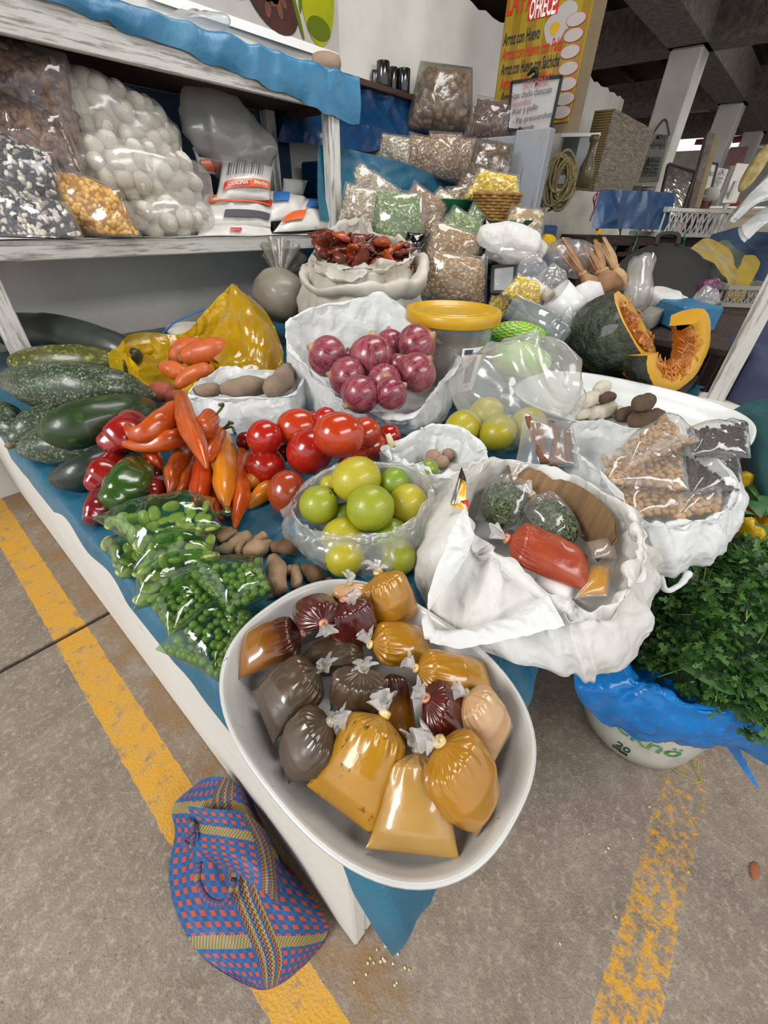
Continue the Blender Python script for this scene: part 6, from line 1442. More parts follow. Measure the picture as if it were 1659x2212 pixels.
G = sheetgrid([[Yp(640, 170, 2.36), Yp(752, 168, 2.34), Yp(830, 190, 2.33), Yp(905, 214, 2.32), Yp(990, 245, 2.31), Yp(1066, 290, 2.30)], [Yp(610, 240, 2.3), Yp(745, 250, 2.28), Yp(830, 262, 2.26), Yp(905, 275, 2.27), Yp(985, 282, 2.28), Yp(1068, 294, 2.3)], [Yp(600, 305, 2.24), Yp(735, 318, 2.18), Yp(800, 326, 2.16), Yp(870, 312, 2.2), Yp(970, 325, 2.2), Yp(1062, 300, 2.28)]], 90, 50, .03, 2.6, 9)
tag(mk('hanging_tarp', g_grid(G), MT['tarp2']), 'upper deep blue tarp hanging from the ledge with black cups', 'tarp')
l0 = Yp(752, 172, 2.37); l1 = Yp(910, 214, 2.37); zl = (l0[2] + l1[2]) / 2
tag(mk('ledge_board', g_box((l0[0] - .3, 2.30, zl - .03), (l1[0] + .35, 2.41, zl), bev=.003), MT['brownwood'], None, False), 'dark brown ledge board high on the white wall', 'board')
MT['blackglass'] = simple('black_glaze', '#15161a', .15, coat=.8)
for k, (lb_, px, top, bot, r) in enumerate((('shortest black cup at the left on the ledge', 810, 152, 175, 8), ('tallest black cup on the ledge', 827, 132, 182, 14), ('black cup partly hidden between two others', 848, 145, 190, 10), ('rightmost black cup on the ledge', 871, 148, 194, 14))):
    p = Yp(px, bot, 2.355 + (.03 if k in (0, 2) else -.01)); p[2] = zl + .001; q = Yp(px, top, p[1]); h = q[2] - p[2]; R = m_of(r, p)
    tag(mk('black_cup', g_lathe(p, [(R * .5, 0), (R * .95, 0), (R, .006), (R, h - .004), (R * .97, h), (R * .9, h - .004), (R * .9, .01), (R * .4, .01)], 28), MT['blackglass']), lb_, 'cup', 'black cups on the ledge')

# ------------------------------------------------------------------ bags on the shelf
MT['moraya2'] = simple('white_moraya', '#d2cdc2', .8, '#bdb6a8', 8, .2, 30)
def lumpbag(label, px, py, rx, ry, y, n, seed, tilt=0, fm='film_milky2', r=.036):
    c = Yp(px, py, y); d = dep(c); a, b = m_of(rx, c), m_of(ry, c); B = rotB(tilt); B = np.stack([A3((1, 0, 0)) * math.cos(tilt) + A3((0, 0, 1)) * math.sin(tilt), A3((0, 1, 0)), A3((0, 0, 1)) * math.cos(tilt) - A3((1, 0, 0)) * math.sin(tilt)], 1)
    t = thing('white_tuber_bag', label, 'bag', c - A3((0, 0, b)), 'bags of white freeze dried tubers')
    g = g_blob(c, (a * .82, .10, b * .8), seg=30, n=18, e=.7, B=B); P, N = sample(g, n * 8, seed, -.9); P, N = thin_out(P, N, r * 1.25); P, N = P[:n], N[:n]
    for m4 in mats4(P, N, r, seed): put('white_tuber', mo_me, m4, t)
    core = g_blob(c, (a * .78, .09, b * .76), seg=24, n=14, e=.7, B=B); mk('inner_tubers', core, MT['moraya2'], t)
    gf = g_blob(c, (a, .135, b), seg=70, n=40, amp=.05, freq=4, seed=seed, e=.6, B=B, ridge=.055, rfreq=6); V = gf[0].copy(); mk('film', (V,) + gf[1:], MT[fm], t)
    return t
MT['film_milky2'] = film('cloudy_film', haze=.26, rough=.2, bs=14, bump=.5, hazecol='#f0efea')
mo_me = mesh_from('white_tuber', *g_blob((0, 0, 0), (1.1, .9, .85), seg=14, n=10, amp=.1, freq=.5, seed=5)); mo_me.materials.append(MT['moraya2'])
lumpbag('lowest bag of white freeze dried tubers on the shelf', 365, 468, 104, 42, 2.03, 34, 3)
lumpbag('middle bag of white freeze dried tubers, bulging over the lowest', 315, 375, 152, 58, 2.05, 46, 5, -.12)
lumpbag('top bag of white freeze dried tubers under the upper shelf', 268, 272, 135, 66, 2.1, 44, 7, -.3)
def sb_(name, label, kind, px, py, rx, ry, y, gr, n, tilt, fm, seed, shape=(1.5, 1, .8)):
    c = Yp(px, py, y); return grainbag(name, label, kind, px, py, rx, ry, dep(c), gr, n, tilt, fm, seed, 'grain bags at the left of the shelf', .8, shape=shape, zmin=1.101)
sb_('dried_fruit_bag', 'dark brown dried goods bag highest at the left frame edge', 'dried_brown_bean', 62, 205, 100, 58, 2.12, .016, 420, -.25, 'film', 51, (2.2, 1, .5))
sb_('dried_fruit_bag', 'brown dried goods bag below the highest one', 'dried_brown_bean', 52, 292, 98, 52, 2.08, .016, 420, -.3, 'film', 52, (2.2, 1, .5))
sb_('mixed_corn_bag', 'upper bag of black and white corn at the left edge', 'black_white_corn', 40, 372, 80, 55, 2.04, .010, 650, -.35, 'film', 53, (1.5, .9, .7))
sb_('mixed_corn_bag', 'lower bag of black and white corn lying on the shelf', 'black_white_corn', 62, 478, 95, 38, 2.0, .010, 650, -.2, 'film', 54, (1.5, .9, .7))
sb_('yellow_corn_bag', 'bag of golden corn kernels slumped between dark and white bags', 'yellow_corn', 172, 438, 104, 48, 1.99, .0105, 900, -.35, 'film', 55, (1.1, .9, .8))
sb_('yellow_corn_bag', 'small golden corn bag squeezed flat on the shelf board', 'yellow_corn', 215, 492, 62, 18, 1.96, .0105, 300, 0, 'film', 56, (1.1, .9, .8))
# crumpled white plastic bag behind the salt
c = Yp(500, 310, 2.22); g = g_blob(c, (m_of(120, c), .10, m_of(75, c)), seg=80, n=46, amp=.1, freq=3, seed=8, e=.8, ridge=.09, rfreq=6, B=np.stack([unit((1, 0, -.55)), A3((0, 1, 0)), unit((.55, 0, 1))], 1)); tag(mk('crumpled_bag', g, MT['film_cloud']), 'crumpled whitish plastic bag at the back of the shelf', 'bag')
# salt packets
MT['saltwhite'] = simple('salt_packet_white', '#d9d7d2', .35, '#cbc8c2', 6, coat=.3, bump=.15, bs=20); MT['orange'] = simple('print_orange', '#d8602a', .4, coat=.3); MT['redprint'] = simple('print_red', '#b82a26', .4, coat=.3); MT['bluep'] = simple('print_blue2', '#2a6aa8', .4, coat=.3)
def salt(label, cs, T, seed, prints, texts=(), group='salt packets on the shelf'):
    c = [Yp(*q) for q in cs]; m = A3(sum(c)) / 4; b = m.copy(); b[2] = min(q[2] for q in c)
    t = thing('salt_packet', label, 'packet', b, group); nr = unit(np.cross(c[1] - c[0], c[3] - c[0])); nr = -nr if nr[1] > 0 else nr
    g = g_pillow(c, T, .04, 30, .05, 8, seed, .006, 9, None, .9, nrm=nr); body = mk('packet', g, MT['saltwhite'], t)
    def pp(u, v, lift):
        h = max(0, 1 - (2 * u - 1) ** 2) ** .5 * max(0, 1 - abs(2 * v - 1) ** 2.6) ** .5; return c[0] * (1 - u) * (1 - v) + c[1] * u * (1 - v) + c[2] * u * v + c[3] * (1 - u) * v + nr * (T * h * 1.08 + .006 + lift)
    for (nm, u0, u1, v0, v1, m_) in prints:
        mk(nm, g_grid(np.array([[pp(u, v, .001) for u in np.linspace(u0, u1, 16)] for v in np.linspace(v0, v1, 6)])), MT[m_], body)
    for (s, u, v, size, m_) in texts:
        V, F = text_geo(s, size, (0, 0, 0), (1, 0, 0), (0, 1, 0), 0, 'LEFT', .001)[:2]; L1 = np.linalg.norm(c[1] - c[0]); L2 = np.linalg.norm(c[3] - c[0])
        W = np.array([pp(u + p[0] / L1, v + p[1] / L2, .003) for p in V]); mk('lettering', (W, F), MT[m_], body, False)
    return t
bars = [('barcode_bar', .12 + .045 * k, .12 + .045 * k + (.012 if k % 3 else .024), .50, .82, 'ink_grey') for k in range(15)]
salt('upright white and orange salt packet with big barcode', [(462, 442, 2.03), (582, 432, 2.0), (590, 360, 2.1), (480, 345, 2.12)], .05, 3, bars + [('orange_band', .1, .95, .2, .38, 'orange'), ('red_band', .1, .55, .22, .34, 'redprint')], [('COCINA', .16, .25, .026, 'ink_white'), ('Marina', .62, .25, .03, 'ink_white')])
salt('white and orange salt packet lying under the upright one', [(428, 492, 1.98), (585, 490, 1.96), (595, 430, 2.08), (440, 420, 2.1)], .04, 4, [('orange_band', .05, .95, .55, .82, 'orange'), ('red_band', .55, .95, .6, .8, 'redprint'), ('barcode', .3, .95, .12, .3, 'ink_grey')], [('Marina', .1, .6, .03, 'ink_white'), ('COCINA', .6, .64, .024, 'ink_white')])
salt('flattened white salt packet at the shelf front edge', [(425, 510, 1.93), (590, 508, 1.93), (585, 484, 1.99), (430, 484, 1.99)], .015, 5, [('red_band', .4, .55, .1, .3, 'redprint')])
salt('orange salt packet peeking out behind the upright one', [(430, 372, 2.2), (520, 390, 2.2), (510, 340, 2.22), (415, 318, 2.22)], .03, 6, [('orange_band', .05, .95, .1, .5, 'orange'), ('red_band', .3, .95, .12, .45, 'redprint'), ('black_band', .05, .5, .6, .9, 'lettering_black')])
salt('white packet with blue fish print right of the salt', [(575, 480, 2.0), (655, 470, 2.0), (660, 425, 2.08), (580, 412, 2.1)], .035, 7, [('blue_print', .1, .5, .5, .85, 'bluep')])
salt('white packet with blue and orange print nearest the post', [(590, 502, 1.96), (735, 490, 1.95), (740, 445, 2.08), (640, 425, 2.12)], .04, 8, [('blue_print', .3, .6, .5, .8, 'bluep'), ('orange_band', .05, .35, .15, .4, 'orange')])
salt('small pinkish white packet on top beside the back post', [(608, 425, 2.15), (655, 422, 2.15), (665, 390, 2.18), (612, 385, 2.18)], .03, 9, [])
tag(mk('shelf_paper', join([g_grid(np.stack([np.stack([np.linspace(-.6, 1.72, 60), np.full(60, y), 1.0975 + .002 * np.sin(np.linspace(0, 40, 60) + y * 9)], -1) for y in np.linspace(1.893, 2.36, 8)]))]), simple('white_shelf_paper', '#d0cec8', .7)), 'white paper lining along the lower shelf board', 'paper')

# printed poster on the wall above the shelf
q0 = Yp(470, 54, 2.405); q1 = Yp(732, 131, 2.405); zb = (q0[2] + q1[2]) / 2 
po = thing('food_poster', 'poster with almonds and a green olive oil jug above the shelf', 'poster', (q1[0] - .3, 2.40, zb)); x1 = q1[0]; x0 = x1 - 1.1
psh = mk('sheet', g_box((x0, 2.398, zb), (x1, 2.404, zb + .8)), simple('poster_grey', '#a8a49e', .4, '#c0bcb4', 2, coat=.3), po, False)
mk('white_border', g_box((x0, 2.3955, zb), (x1 - .01, 2.399, zb + .035)), MT['ink_white'], po, False)
def flat(nm, pts, m, y=2.3935, th=.0015): return mk(nm, g_poly([A3((p[0], y, p[1])) for p in pts], (0, -1, 0), th), m, psh, False)
def ell(cx, cz, a, b, rot=0, n=28): return [(cx + a * math.cos(t) * math.cos(rot) - b * math.sin(t) * math.sin(rot), cz + a * math.cos(t) * math.sin(rot) + b * math.sin(t) * math.cos(rot)) for t in np.linspace(0, 2 * math.pi, n, endpoint=False)]
MT['oil'] = simple('print_olive_oil', '#8d9412', .2, '#a8a81c', 5, coat=.5); MT['oil2'] = simple('print_dark_oil', '#5c6a10', .2, coat=.5); MT['nutprint'] = simple('print_brown', '#4a241a', .4, '#2e1610', 10, coat=.3); MT['almond'] = simple('print_almond', '#7a4a34', .4, '#5e3426', 20, coat=.3)
flat('oil_jug', ell(x1 - .155, zb + .235, .12, .20), MT['oil']); flat('lower_oil', ell(x1 - .155, zb + .10, .085, .045), MT['oil2'], 2.392)  # darker lower ellipse is the liquid printed in the jug
flat('nut_scoop', ell(x1 - .46, zb + .15, .17, .11, -.4), MT['nutprint'])
for k in range(14): flat('almond_print', ell(x1 - .44 + .10 * math.sin(k * 2.4) * ((k + 1) / 14), zb + .16 + .07 * math.cos(k * 2.4) * ((k + 1) / 14), .032, .018, k * .9, 12), MT['almond'], 2.392)
flat('dark_scoop', ell(x1 - .68, zb + .22, .14, .12, -.4), MT['nutprint']); 
for k in range(3): flat('leaf_print', ell(x1 - .30 + .03 * k, zb + .12 + .1 * k, .012, .09, .4 - .5 * k, 14), MT['oil2'], 2.392)
c = Yp(705, 134, 2.3); c[2] = 1.712 + .03; lump('stone', 'round beige stone on the top shelf tarp', 'stone', [(690, 136, 18), (720, 138, 18)], None, simple('beige_stone', '#9c8470', .8, '#86705e', 8), .003, None, 3, dd=dep(Yp(705, 134, 2.0)))
c = Yp(380, 8, 2.25); g = g_blob(A3((c[0], 2.2, 1.79)), (.26, .10, .045), seg=40, n=20, amp=.1, freq=4, seed=3, ridge=.12, rfreq=8); tag(mk('clear_bag', g, MT['film_soft']), 'flat crumpled clear bag lying on the top shelf', 'bag')

# ------------------------------------------------------------------ woven sack of dried chilis and the grey tied bag
SD = 1.72
c = at(785, 575, d=SD); cb_ = under(c, ZP + .003); R = m_of(122, c)
lip = [D(672, 560, SD), D(690, 520, SD + .06), D(735, 482, SD + .12), D(785, 472, SD + .14), D(805, 500, SD + .1), D(850, 515, SD + .06), D(895, 535, SD), D(880, 560, SD - .06), D(830, 575, SD - .12), D(760, 592, SD - .16), D(700, 585, SD - .1)]
cc = A3(lip).mean(0)
out = []
for p in lip:
    v = (p - cc) * [1, 1, 0]; v = unit(v) if np.linalg.norm(v) > 0 else v; out.append(under(cc, ZP + .003) + v * R * 1.0)
sk = thing('chili_sack', 'large white woven sack rolled open and filled with dried red chilis', 'sack', under(cc, ZP + .003))
mk('sack_cloth', g_openbag(lip, out, cc[2] - .05, .86, .055, .016, .007, 81, 200, kf=6, cfreq=8, jag=.008), MT['sack'], sk)
rr = [lerp(a, b, .2 + .06 * math.sin(k * 1.9)) + unit((lerp(a, b, .3) - cc) * [1, 1, 0]) * (.026 + .012 * math.sin(k * 2.1)) for k, (a, b) in enumerate(zip(lip, out))]; S = cr(rr, 90, True)
o = mk('rolled_collar', g_tube(np.concatenate([S, S[:2]]), np.concatenate([.022 + .010 * np.sin(np.linspace(0, 12, 90)), [.022, .022]]), 120, 14, .010, 9, 3, flat=1.6, up=(0, 0, 1), ridge=.006, rfreq=12), MT['sack'], sk)
MT['drychili'] = simple('dried_red_chili', '#6e2a16', .35, '#4a1a10', 14, .5, 40, coat=.4, dist=.01); MT['drychili2'] = simple('dried_orange_chili', '#a8481a', .35, '#8a3512', 14, .5, 40, coat=.4, dist=.01)
rs = np.random.RandomState(11)
dl = ['%s, %s' % (p, q) for q in ('far back row', 'second row', 'third row', 'front row') for p in ('leftmost', 'second from left', 'third from left', 'in the middle', 'third from right', 'second from right', 'rightmost')]
for k in range(28):
    px = 700 + (k % 7) * 28 + rs.uniform(-10, 10); py = 522 + (k // 7) * 14 + (k % 7) * 2 + rs.uniform(-8, 8) - 6; p = D(px, py, SD - .02 + rs.uniform(-.03, .05)); d = unit(rs.normal(size=3) * [1, 1, .4]); L = rs.uniform(.05, .08); s = unit(np.cross(d, (0, 0, 1)))
    S = np.array([p - d * L, p - d * L * .4 + s * .008, p + d * L * .4, p + d * L + A3((0, 0, .01))])
    t = thing('dried_chili', 'wrinkled dried %s chili %s in the sack opening' % ('orange' if k % 7 == 2 or k % 7 == 5 else 'red', dl[k]), 'chili', p - A3((0, 0, .02)), 'dried chilis in the sack'); pod = mk('pod', g_tube(S, [.008, .032, .028, .007], 22, 14, .007, 16, k, flat=.55, ridge=.005, rfreq=18), MT['drychili2' if k % 7 in (2, 5) else 'drychili'], t)
    mk('stalk', g_tube(np.array([S[0], S[0] - d * .02, S[0] - d * .03 + A3((0, 0, .01))]), [.003, .002, .002], 8, 6), MT['cork'], pod)
c = at(605, 640, d=1.95); a = m_of(62, c); g = g_blob(c, (a, a * .9, m_of(52, c)), seg=50, n=30, amp=.05, freq=3, seed=4, ridge=.03, rfreq=9)
gt = thing('tied_bag', 'greyish tied plastic bag under the shelf beside the sack', 'bag', c - A3((0, 0, m_of(52, c)))); mk('filled_bag', g, simple('grey_dusty_bag', '#8a8276', .5, '#6e665a', 6, .4, 20, coat=.2), gt)
p0 = at(606, 598, d=1.95); p1 = at(612, 548, d=1.97)
mk('gathered_top', g_tube(np.array([p0 - A3((0, 0, .03)), p0, lerp(p0, p1, .4), p1]), [.07, .028, .05, .10], 24, 30, .006, 14, 3, ribs=9, ribamp=.15, caps=False), MT['greybag'], gt)
mk('tie', g_tube(np.stack([p0 + A3((.03 * math.cos(x), .03 * math.sin(x), 0)) for x in np.linspace(0, 6.3, 20)]), np.full(20, .004), 30, 6), MT['cork'], gt)
mk('blue_string', g_tube(np.array([at(660, 600, d=1.9), at(655, 640, d=1.88), at(662, 670, d=1.88)]), [.003] * 3, 14, 6), MT['bluep'], gt)
c = Z(405, 705, .70); g = g_blob(at(410, 712, d=1.95), (.14, .10, .03), seg=36, n=18, amp=.08, freq=4, seed=3, ridge=.06, rfreq=8); fs = thing('folded_sack', 'folded white sack lying at the wall behind the yellow bag', 'sack', at(410, 712, d=1.95)); mk('cloth', g, MT['sack'], fs)
(mk('blue_cord', g_tube(np.array([at(350, 722, d=1.9), at(380, 695, d=1.88), at(440, 668, d=1.85)]), [.004] * 3, 20, 6), MT['bluep'], fs))

# ------------------------------------------------------------------ clutter right of the grain bags
tb2 = thing('side_table', 'dark low table behind the pumpkins', 'table', (2.5, .4, 0))
mk('table_top', g_box((2.04, -.03, .77), (2.95, .79, .80), bev=.004), MT['darkwood'], tb2, False)
for x in (2.08, 2.88):
    for y in (.02, .72): mk('leg', g_box((x, y, 0), (x + .05, y + .05, .77)), MT['darkwood'], tb2, False)
def crumple(name, label, px, py, rx, ry, d, mat, seed, tilt=0, dk=.7, ridge=.10, rf=2.2, cat='bag', group=None, amp=.12):
    c = at(px, py, d=d); a, b = m_of(rx, c), m_of(ry, c)
    g = g_blob(c, (a, a * dk, b), seg=70, n=40, amp=amp, freq=.5 / a, seed=seed, e=.85, ridge=ridge, rfreq=rf * .5 / a, B=rotB(tilt)); return tag(mk(name, g, MT[mat]), label, cat, group)
crumple('white_bag', 'crumpled white plastic bag below the large pale beans', 1108, 528, 74, 36, 1.88, 'white2', 3, -.2)
crumple('white_bag', 'pale bluish plastic bag folded under the crumpled white one', 1105, 550, 62, 20, 1.82, 'film_milky', 5, -.1)
crumple('yellow_bag', 'scrap of yellow plastic bag against the low wall', 1182, 528, 22, 18, 2.1, 'yellowbag', 7)
crumple('clear_bag', 'big crumpled clear bag behind the husk bundles', 1232, 556, 58, 38, 1.95, 'film_soft', 9, -.1)
crumple('clear_bag', 'crumpled clear bag right of the black picture frame', 1145, 588, 32, 36, 1.78, 'film_soft', 11)
crumple('clear_bag', 'crumpled clear bag above the white mug', 1192, 608, 34, 32, 1.72, 'film_soft', 13, -.4)
crumple('clear_bag', 'small clear bag hanging against the big pumpkin', 1222, 712, 20, 42, 1.62, 'film_soft', 15, 0)
sg = thing('leaf_sprig', 'dark green leafy sprig on top of the crumpled white bag', 'sprig', at(1110, 510, d=1.92)); MT['parsley2'] = simple('leaf_dark_green', '#24502a', .4, '#3a6a38', 20)
for k in range(7):
    p = at(1098 + k * 6, 492 + (k % 3) * 5, d=1.88); d = unit(A3((math.cos(k * 1.7), math.sin(k * 1.7), .4))); s = unit(np.cross(d, (0, 0, 1)))
    mk('leaf', g_grid(np.stack([p + d * (t * .07)[:, None] + s * (w * .02 * np.sin(t * 3.0 + .1))[:, None] + A3((0, 0, 1)) * (.012 * np.sin(t * 3))[:, None] for t in [np.linspace(0, 1, 8)] for w in (-1, -.4, .4, 1)])), MT['parsley2'], sg)
# small black picture frame
f0, f1, f2, f3 = D(1062, 632, 1.80), D(1110, 632, 1.76), D(1114, 572, 1.82), D(1064, 578, 1.86)
pf = thing('picture_frame', 'small black picture frame standing among the bags', 'frame', lerp(f0, f1, .5)); fn = -FW
mk('glass', g_poly([f0, f1, f2, f3], fn, .006), simple('grey_glass', '#8d8f90', .15, '#a6a8a8', 6, coat=.5), pf, False)
for a, b in ((f0, f1), (f1, f2), (f2, f3), (f3, f0)): mk('frame_bar', g_bar(a, b, .014, .014, FW), MT['lettering_black'], pf, False)
# white bottles
for k, (lb_, a, b, r) in enumerate((('small white nozzle bottle leaning by the puffed corn', (1158, 618), (1138, 602), 11), ('beige square bottle leaning beside the white mug', (1176, 632), (1160, 618), 13))):
    A, B = D(*a, 1.68), D(*b, 1.70); ax = unit(B - A); L = np.linalg.norm(B - A); r = m_of(r, A); t = thing('bottle', lb_, 'bottle', A - A3((0, 0, r)), 'small bottles among the bags'); m_ = simple('bottle_white', ('#d8d4c8', '#a89c8c')[k], .4)
    mk('body', g_lathe(A, [(r * .8, -L * .8), (r, -L * .7), (r, L * .5), (r * .6, L * .65), (r * .45, L * .7)], 20, ax), m_, t)
    mk('cap', g_lathe(A + ax * L * .7, [(r * .5, 0), (r * .5, L * .3), (r * .2, L * .34), (r * .2, L * .5)], 16, ax), MT['ink_white'], t)
# white mug and white cloth cone
A, B = D(1252, 690, 1.70), D(1205, 640, 1.66); ax = unit(B - A); L = np.linalg.norm(B - A); r = m_of(33, A)
tag(mk('white_mug', g_lathe(A, [(r * .6, 0), (r, 0), (r, L * 1.1), (r * .94, L * 1.1), (r * .92, .02), (r * .4, .02)], 36, ax), simple('white_ceramic', '#dcdcd8', .25, coat=.4)), 'white cylindrical mug lying tilted above the glass mugs', 'mug')
A, B = D(1280, 680, 1.75), D(1252, 618, 1.72); tag(mk('white_cloth', g_lathe(A, [(m_of(20, A), 0), (m_of(34, A), m_of(25, A)), (m_of(36, A), m_of(50, A)), (m_of(22, A), m_of(66, A)), (.005, m_of(70, A))], 40, B - A, amp=.06, freq=9), simple('white_cloth', '#d8d4d4', .8, '#c9c4c6', 20)), 'rolled white cloth between the mug and the husk bundles', 'cloth')
# two clear glass mugs lying on their sides
MT['glass'] = film('clear_glass', haze=.32, rough=.05, bs=3, bump=.02, boost=1.2, floor_=.05, hazecol='#c8d0d0')
for k, (a, b, r, lb_) in enumerate((((1196, 712), (1128, 676), 30, 'clear glass mug lying at left above the green woven cloth'), ((1215, 735), (1168, 700), 27, 'clear glass mug lying against the white mug'))):
    A, B = D(*a, 1.55), D(*b, 1.6); ax = unit(B - A); L = np.linalg.norm(B - A) * 1.3; r = m_of(r, A); t = thing('glass_mug', lb_, 'mug', A - A3((0, 0, r)), 'clear glass mugs')
    mk('vessel', g_lathe(A, [(.004, 0), (r * .92, 0), (r, .012), (r, L), (r * .93, L), (r * .9, .025), (.004, .022)], 36, ax, caps=(True, True)), MT['glass'], t); b1 = basis(ax); u = unit(RT - ax * (RT @ ax))
    mk('handle', g_tube(np.array([A + ax * L * .2 + u * r * .95, A + ax * L * .25 + u * r * 1.5, A + ax * L * .7 + u * r * 1.5, A + ax * L * .78 + u * r * .95]), [.008] * 4, 24, 10), MT['glass'], t)
tag(mk('glass_rest', g_box((1.46, .50, .66), (2.0, .79, .79), bev=.01), MT['tarp']), 'blue wrapped block under the glass mugs', 'block')
# green and yellow woven cloth
def gy():
    t = NT('green_yellow_check'); ch = t.n('ShaderNodeTexChecker'); ch.inputs['Scale'].default_value = 26; t.l(t.tc.outputs['UV'], ch.inputs[0]); c = t.mix(ch.outputs['Fac'], '#1f9a3c', '#cfc43a'); c = t.mix(t.ramp(t.noise(60), [(.5, 0.0), (.6, .6)]), c, '#2aa84a'); return t.done(t.bsdf(c, .5))
c = at(1122, 722, d=1.5); a = m_of(62, c); tag(mk('woven_cloth', g_blob(c, (a, a * .6, a * .42), seg=50, n=24, amp=.06, freq=4, seed=3, ridge=.05, rfreq=6, B=BM), gy()), 'green and yellow checked woven cloth behind the puffed lemon bag', 'cloth')
c = at(1120, 775, d=1.38); a = m_of(66, c); tag(mk('cabbage', g_blob(c, (a, a * .7, a * .55), seg=40, n=24, amp=.06, freq=5, seed=5, ridge=.03, rfreq=9), simple('cabbage_green', '#8fb85a', .5, '#a8c878', 9, .3, 20)), 'pale green cabbage seen through the puffed bag', 'cabbage')
# corn husk bundles
MT['husk'] = simple('dry_corn_husk', '#9c7652', .7, '#7d5a3a', 16, .4, 30, stretch=(1, 1, 1)); MT['husk2'] = simple('pale_corn_husk', '#b8986c', .7, '#9a7a52', 16, .4, 30)
for k, (lb_, base, tie, top, rb, rt, m_) in enumerate((('leftmost husk bundle leaning on the crumpled clear bag', (1285, 628), (1258, 592), (1214, 532), 16, 14, 'husk'), ('thick husk bundle with a round bulb at its foot', (1318, 632), (1300, 588), (1276, 536), 27, 18, 'husk'), ('dark husk bundle between the leftmost and the thick one', (1305, 625), (1292, 590), (1254, 548), 14, 10, 'husk'), ('pale thin husk bundle at the right of the thick one', (1344, 618), (1328, 578), (1302, 528), 15, 12, 'husk2'))):
    dd = 1.86 + (.06 if k == 3 else .0) + (.05 if k == 2 else 0); A, T_, B = D(*base, dd), D(*tie, dd), D(*top, dd + .05); ax = unit(T_ - A); b1 = basis(ax); t = thing('husk_bundle', lb_, 'bundle', A - A3((0, 0, m_of(rb, A))), 'tied corn husk bundles')
    mk('bulb', g_tube(np.array([A - ax * .02, A, lerp(A, T_, .5), T_]), [.006, m_of(rb, A), m_of(rb, A) * .95, m_of(rb, A) * .42], 20, 18, .004, 14, k, ribs=9, ribamp=.06), MT[m_], t)
    for j in range(9):
        a = j * .698 + k; off = (b1[:, 0] * math.cos(a) + b1[:, 1] * math.sin(a)); p0 = T_ + off * m_of(rb, A) * .25; p1 = B + off * m_of(rt, A) * (.35 + .22 * (j % 3)) + ax * .012 * ((j * 7) % 5 - 2)
        mk('husk_leaf', g_tube(np.array([p0, lerp(p0, p1, .5) + off * .003, p1]), [.010, .016, .011], 8, 8, .0015, 30, j, flat=.4), MT[m_], t)
    mk('tie', g_tube(np.stack([T_ + (b1[:, 0] * math.cos(x) + b1[:, 1] * math.sin(x)) * m_of(rb, A) * .46 for x in np.linspace(0, 12.6, 40)]) + np.linspace(-.006, .006, 40)[:, None] * ax, np.full(40, .005), 50, 6), MT['husk2'], t)
# upright roll of clear bags
A, B = D(1376, 650, 1.72), D(1385, 572, 1.74); ax = unit(B - A); L = np.linalg.norm(B - A); r = m_of(36, A)
tag(mk('bag_roll', g_lathe(A, [(r * 1.05, -.02), (r * 1.1, L * .2), (r * .85, L * .55), (r * .95, L * .8), (r * 1.02, L), (r * .9, L * .99), (r * .75, L * .5), (r * .95, 0)], 40, ax, sx=.7, amp=.05, freq=12), MT['film_milky']), 'upright stack of clear plastic bags behind the big pumpkin', 'bags')
# big dark wok
c = at(1418, 622, d=2.15); r = m_of(98, c); nax = unit(A3((0, 0, 1)) * .62 - unit(FW * [1, 1, 0]) * .72 + unit(RT * [1, 1, 0]) * -.32); MT['iron'] = simple('black_iron', '#171713', .7, '#201f19', 8, .2, 40)
wo = thing('iron_wok', 'large dark iron wok propped up behind the husk bundles', 'wok', c - A3((0, 0, r * .6)))
mk('bowl', g_lathe(c, [(r * .1, -r * .30), (r * .5, -r * .24), (r * .85, -r * .08), (r, .0), (r * 1.01, .003), (r * 1.0, -.008), (r * .84, -r * .11), (r * .5, -r * .27), (r * .1, -r * .33)], 64, nax, caps=(True, True)), MT['iron'], wo)
hx = unit(np.cross(nax, FW)); hx = hx if hx @ RT > 0 else -hx; hx = unit(hx * .8 - A3((0, 0, .35))); hx = unit(hx - nax * (hx @ nax)); hy = np.cross(nax, hx)
mk('handle', g_tube(np.array([c + hx * r * .97 + hy * .05, c + hx * r * 1.2 + hy * .04, c + hx * r * 1.2 - hy * .04, c + hx * r * .97 - hy * .05]), [.012] * 4, 20, 8), MT['iron'], wo)
crumple('white_bag', 'white plastic bag lying under the wok rim', 1440, 655, 62, 26, 2.0, 'white2', 21, -.25, group=None)
crumple('clear_bag', 'clear bag on the blue box at its right corner', 1525, 645, 26, 24, 1.95, 'film_soft', 23, .2)
crumple('printed_bag', 'purple printed bag behind the blue box corner', 1530, 622, 26, 18, 2.1, 'purple' if 'purple' in MT else MT.setdefault('purple', simple('purple_print', '#4a2a4e', .4, '#7a3040', 14)) and 'purple', 25, .4)
# blue box
p0 = D(1448, 740, 1.84); topz = at(1448, 652, d=1.84)[2]
tag(mk('blue_box', g_box((0, 0, 0), (m_of(84, p0), .24, topz - .805), BM, under(p0, .805), .008), MT['tarp3'], None, False), 'light blue wrapped box between the two pumpkin pieces', 'box')
tag(mk('grey_tray', g_box((2.12, .28, .802), (2.5, .62, .87), bev=.006), simple('grey_plastic', '#8a857c', .6)), 'grey tray behind the cut pumpkin', 'tray')

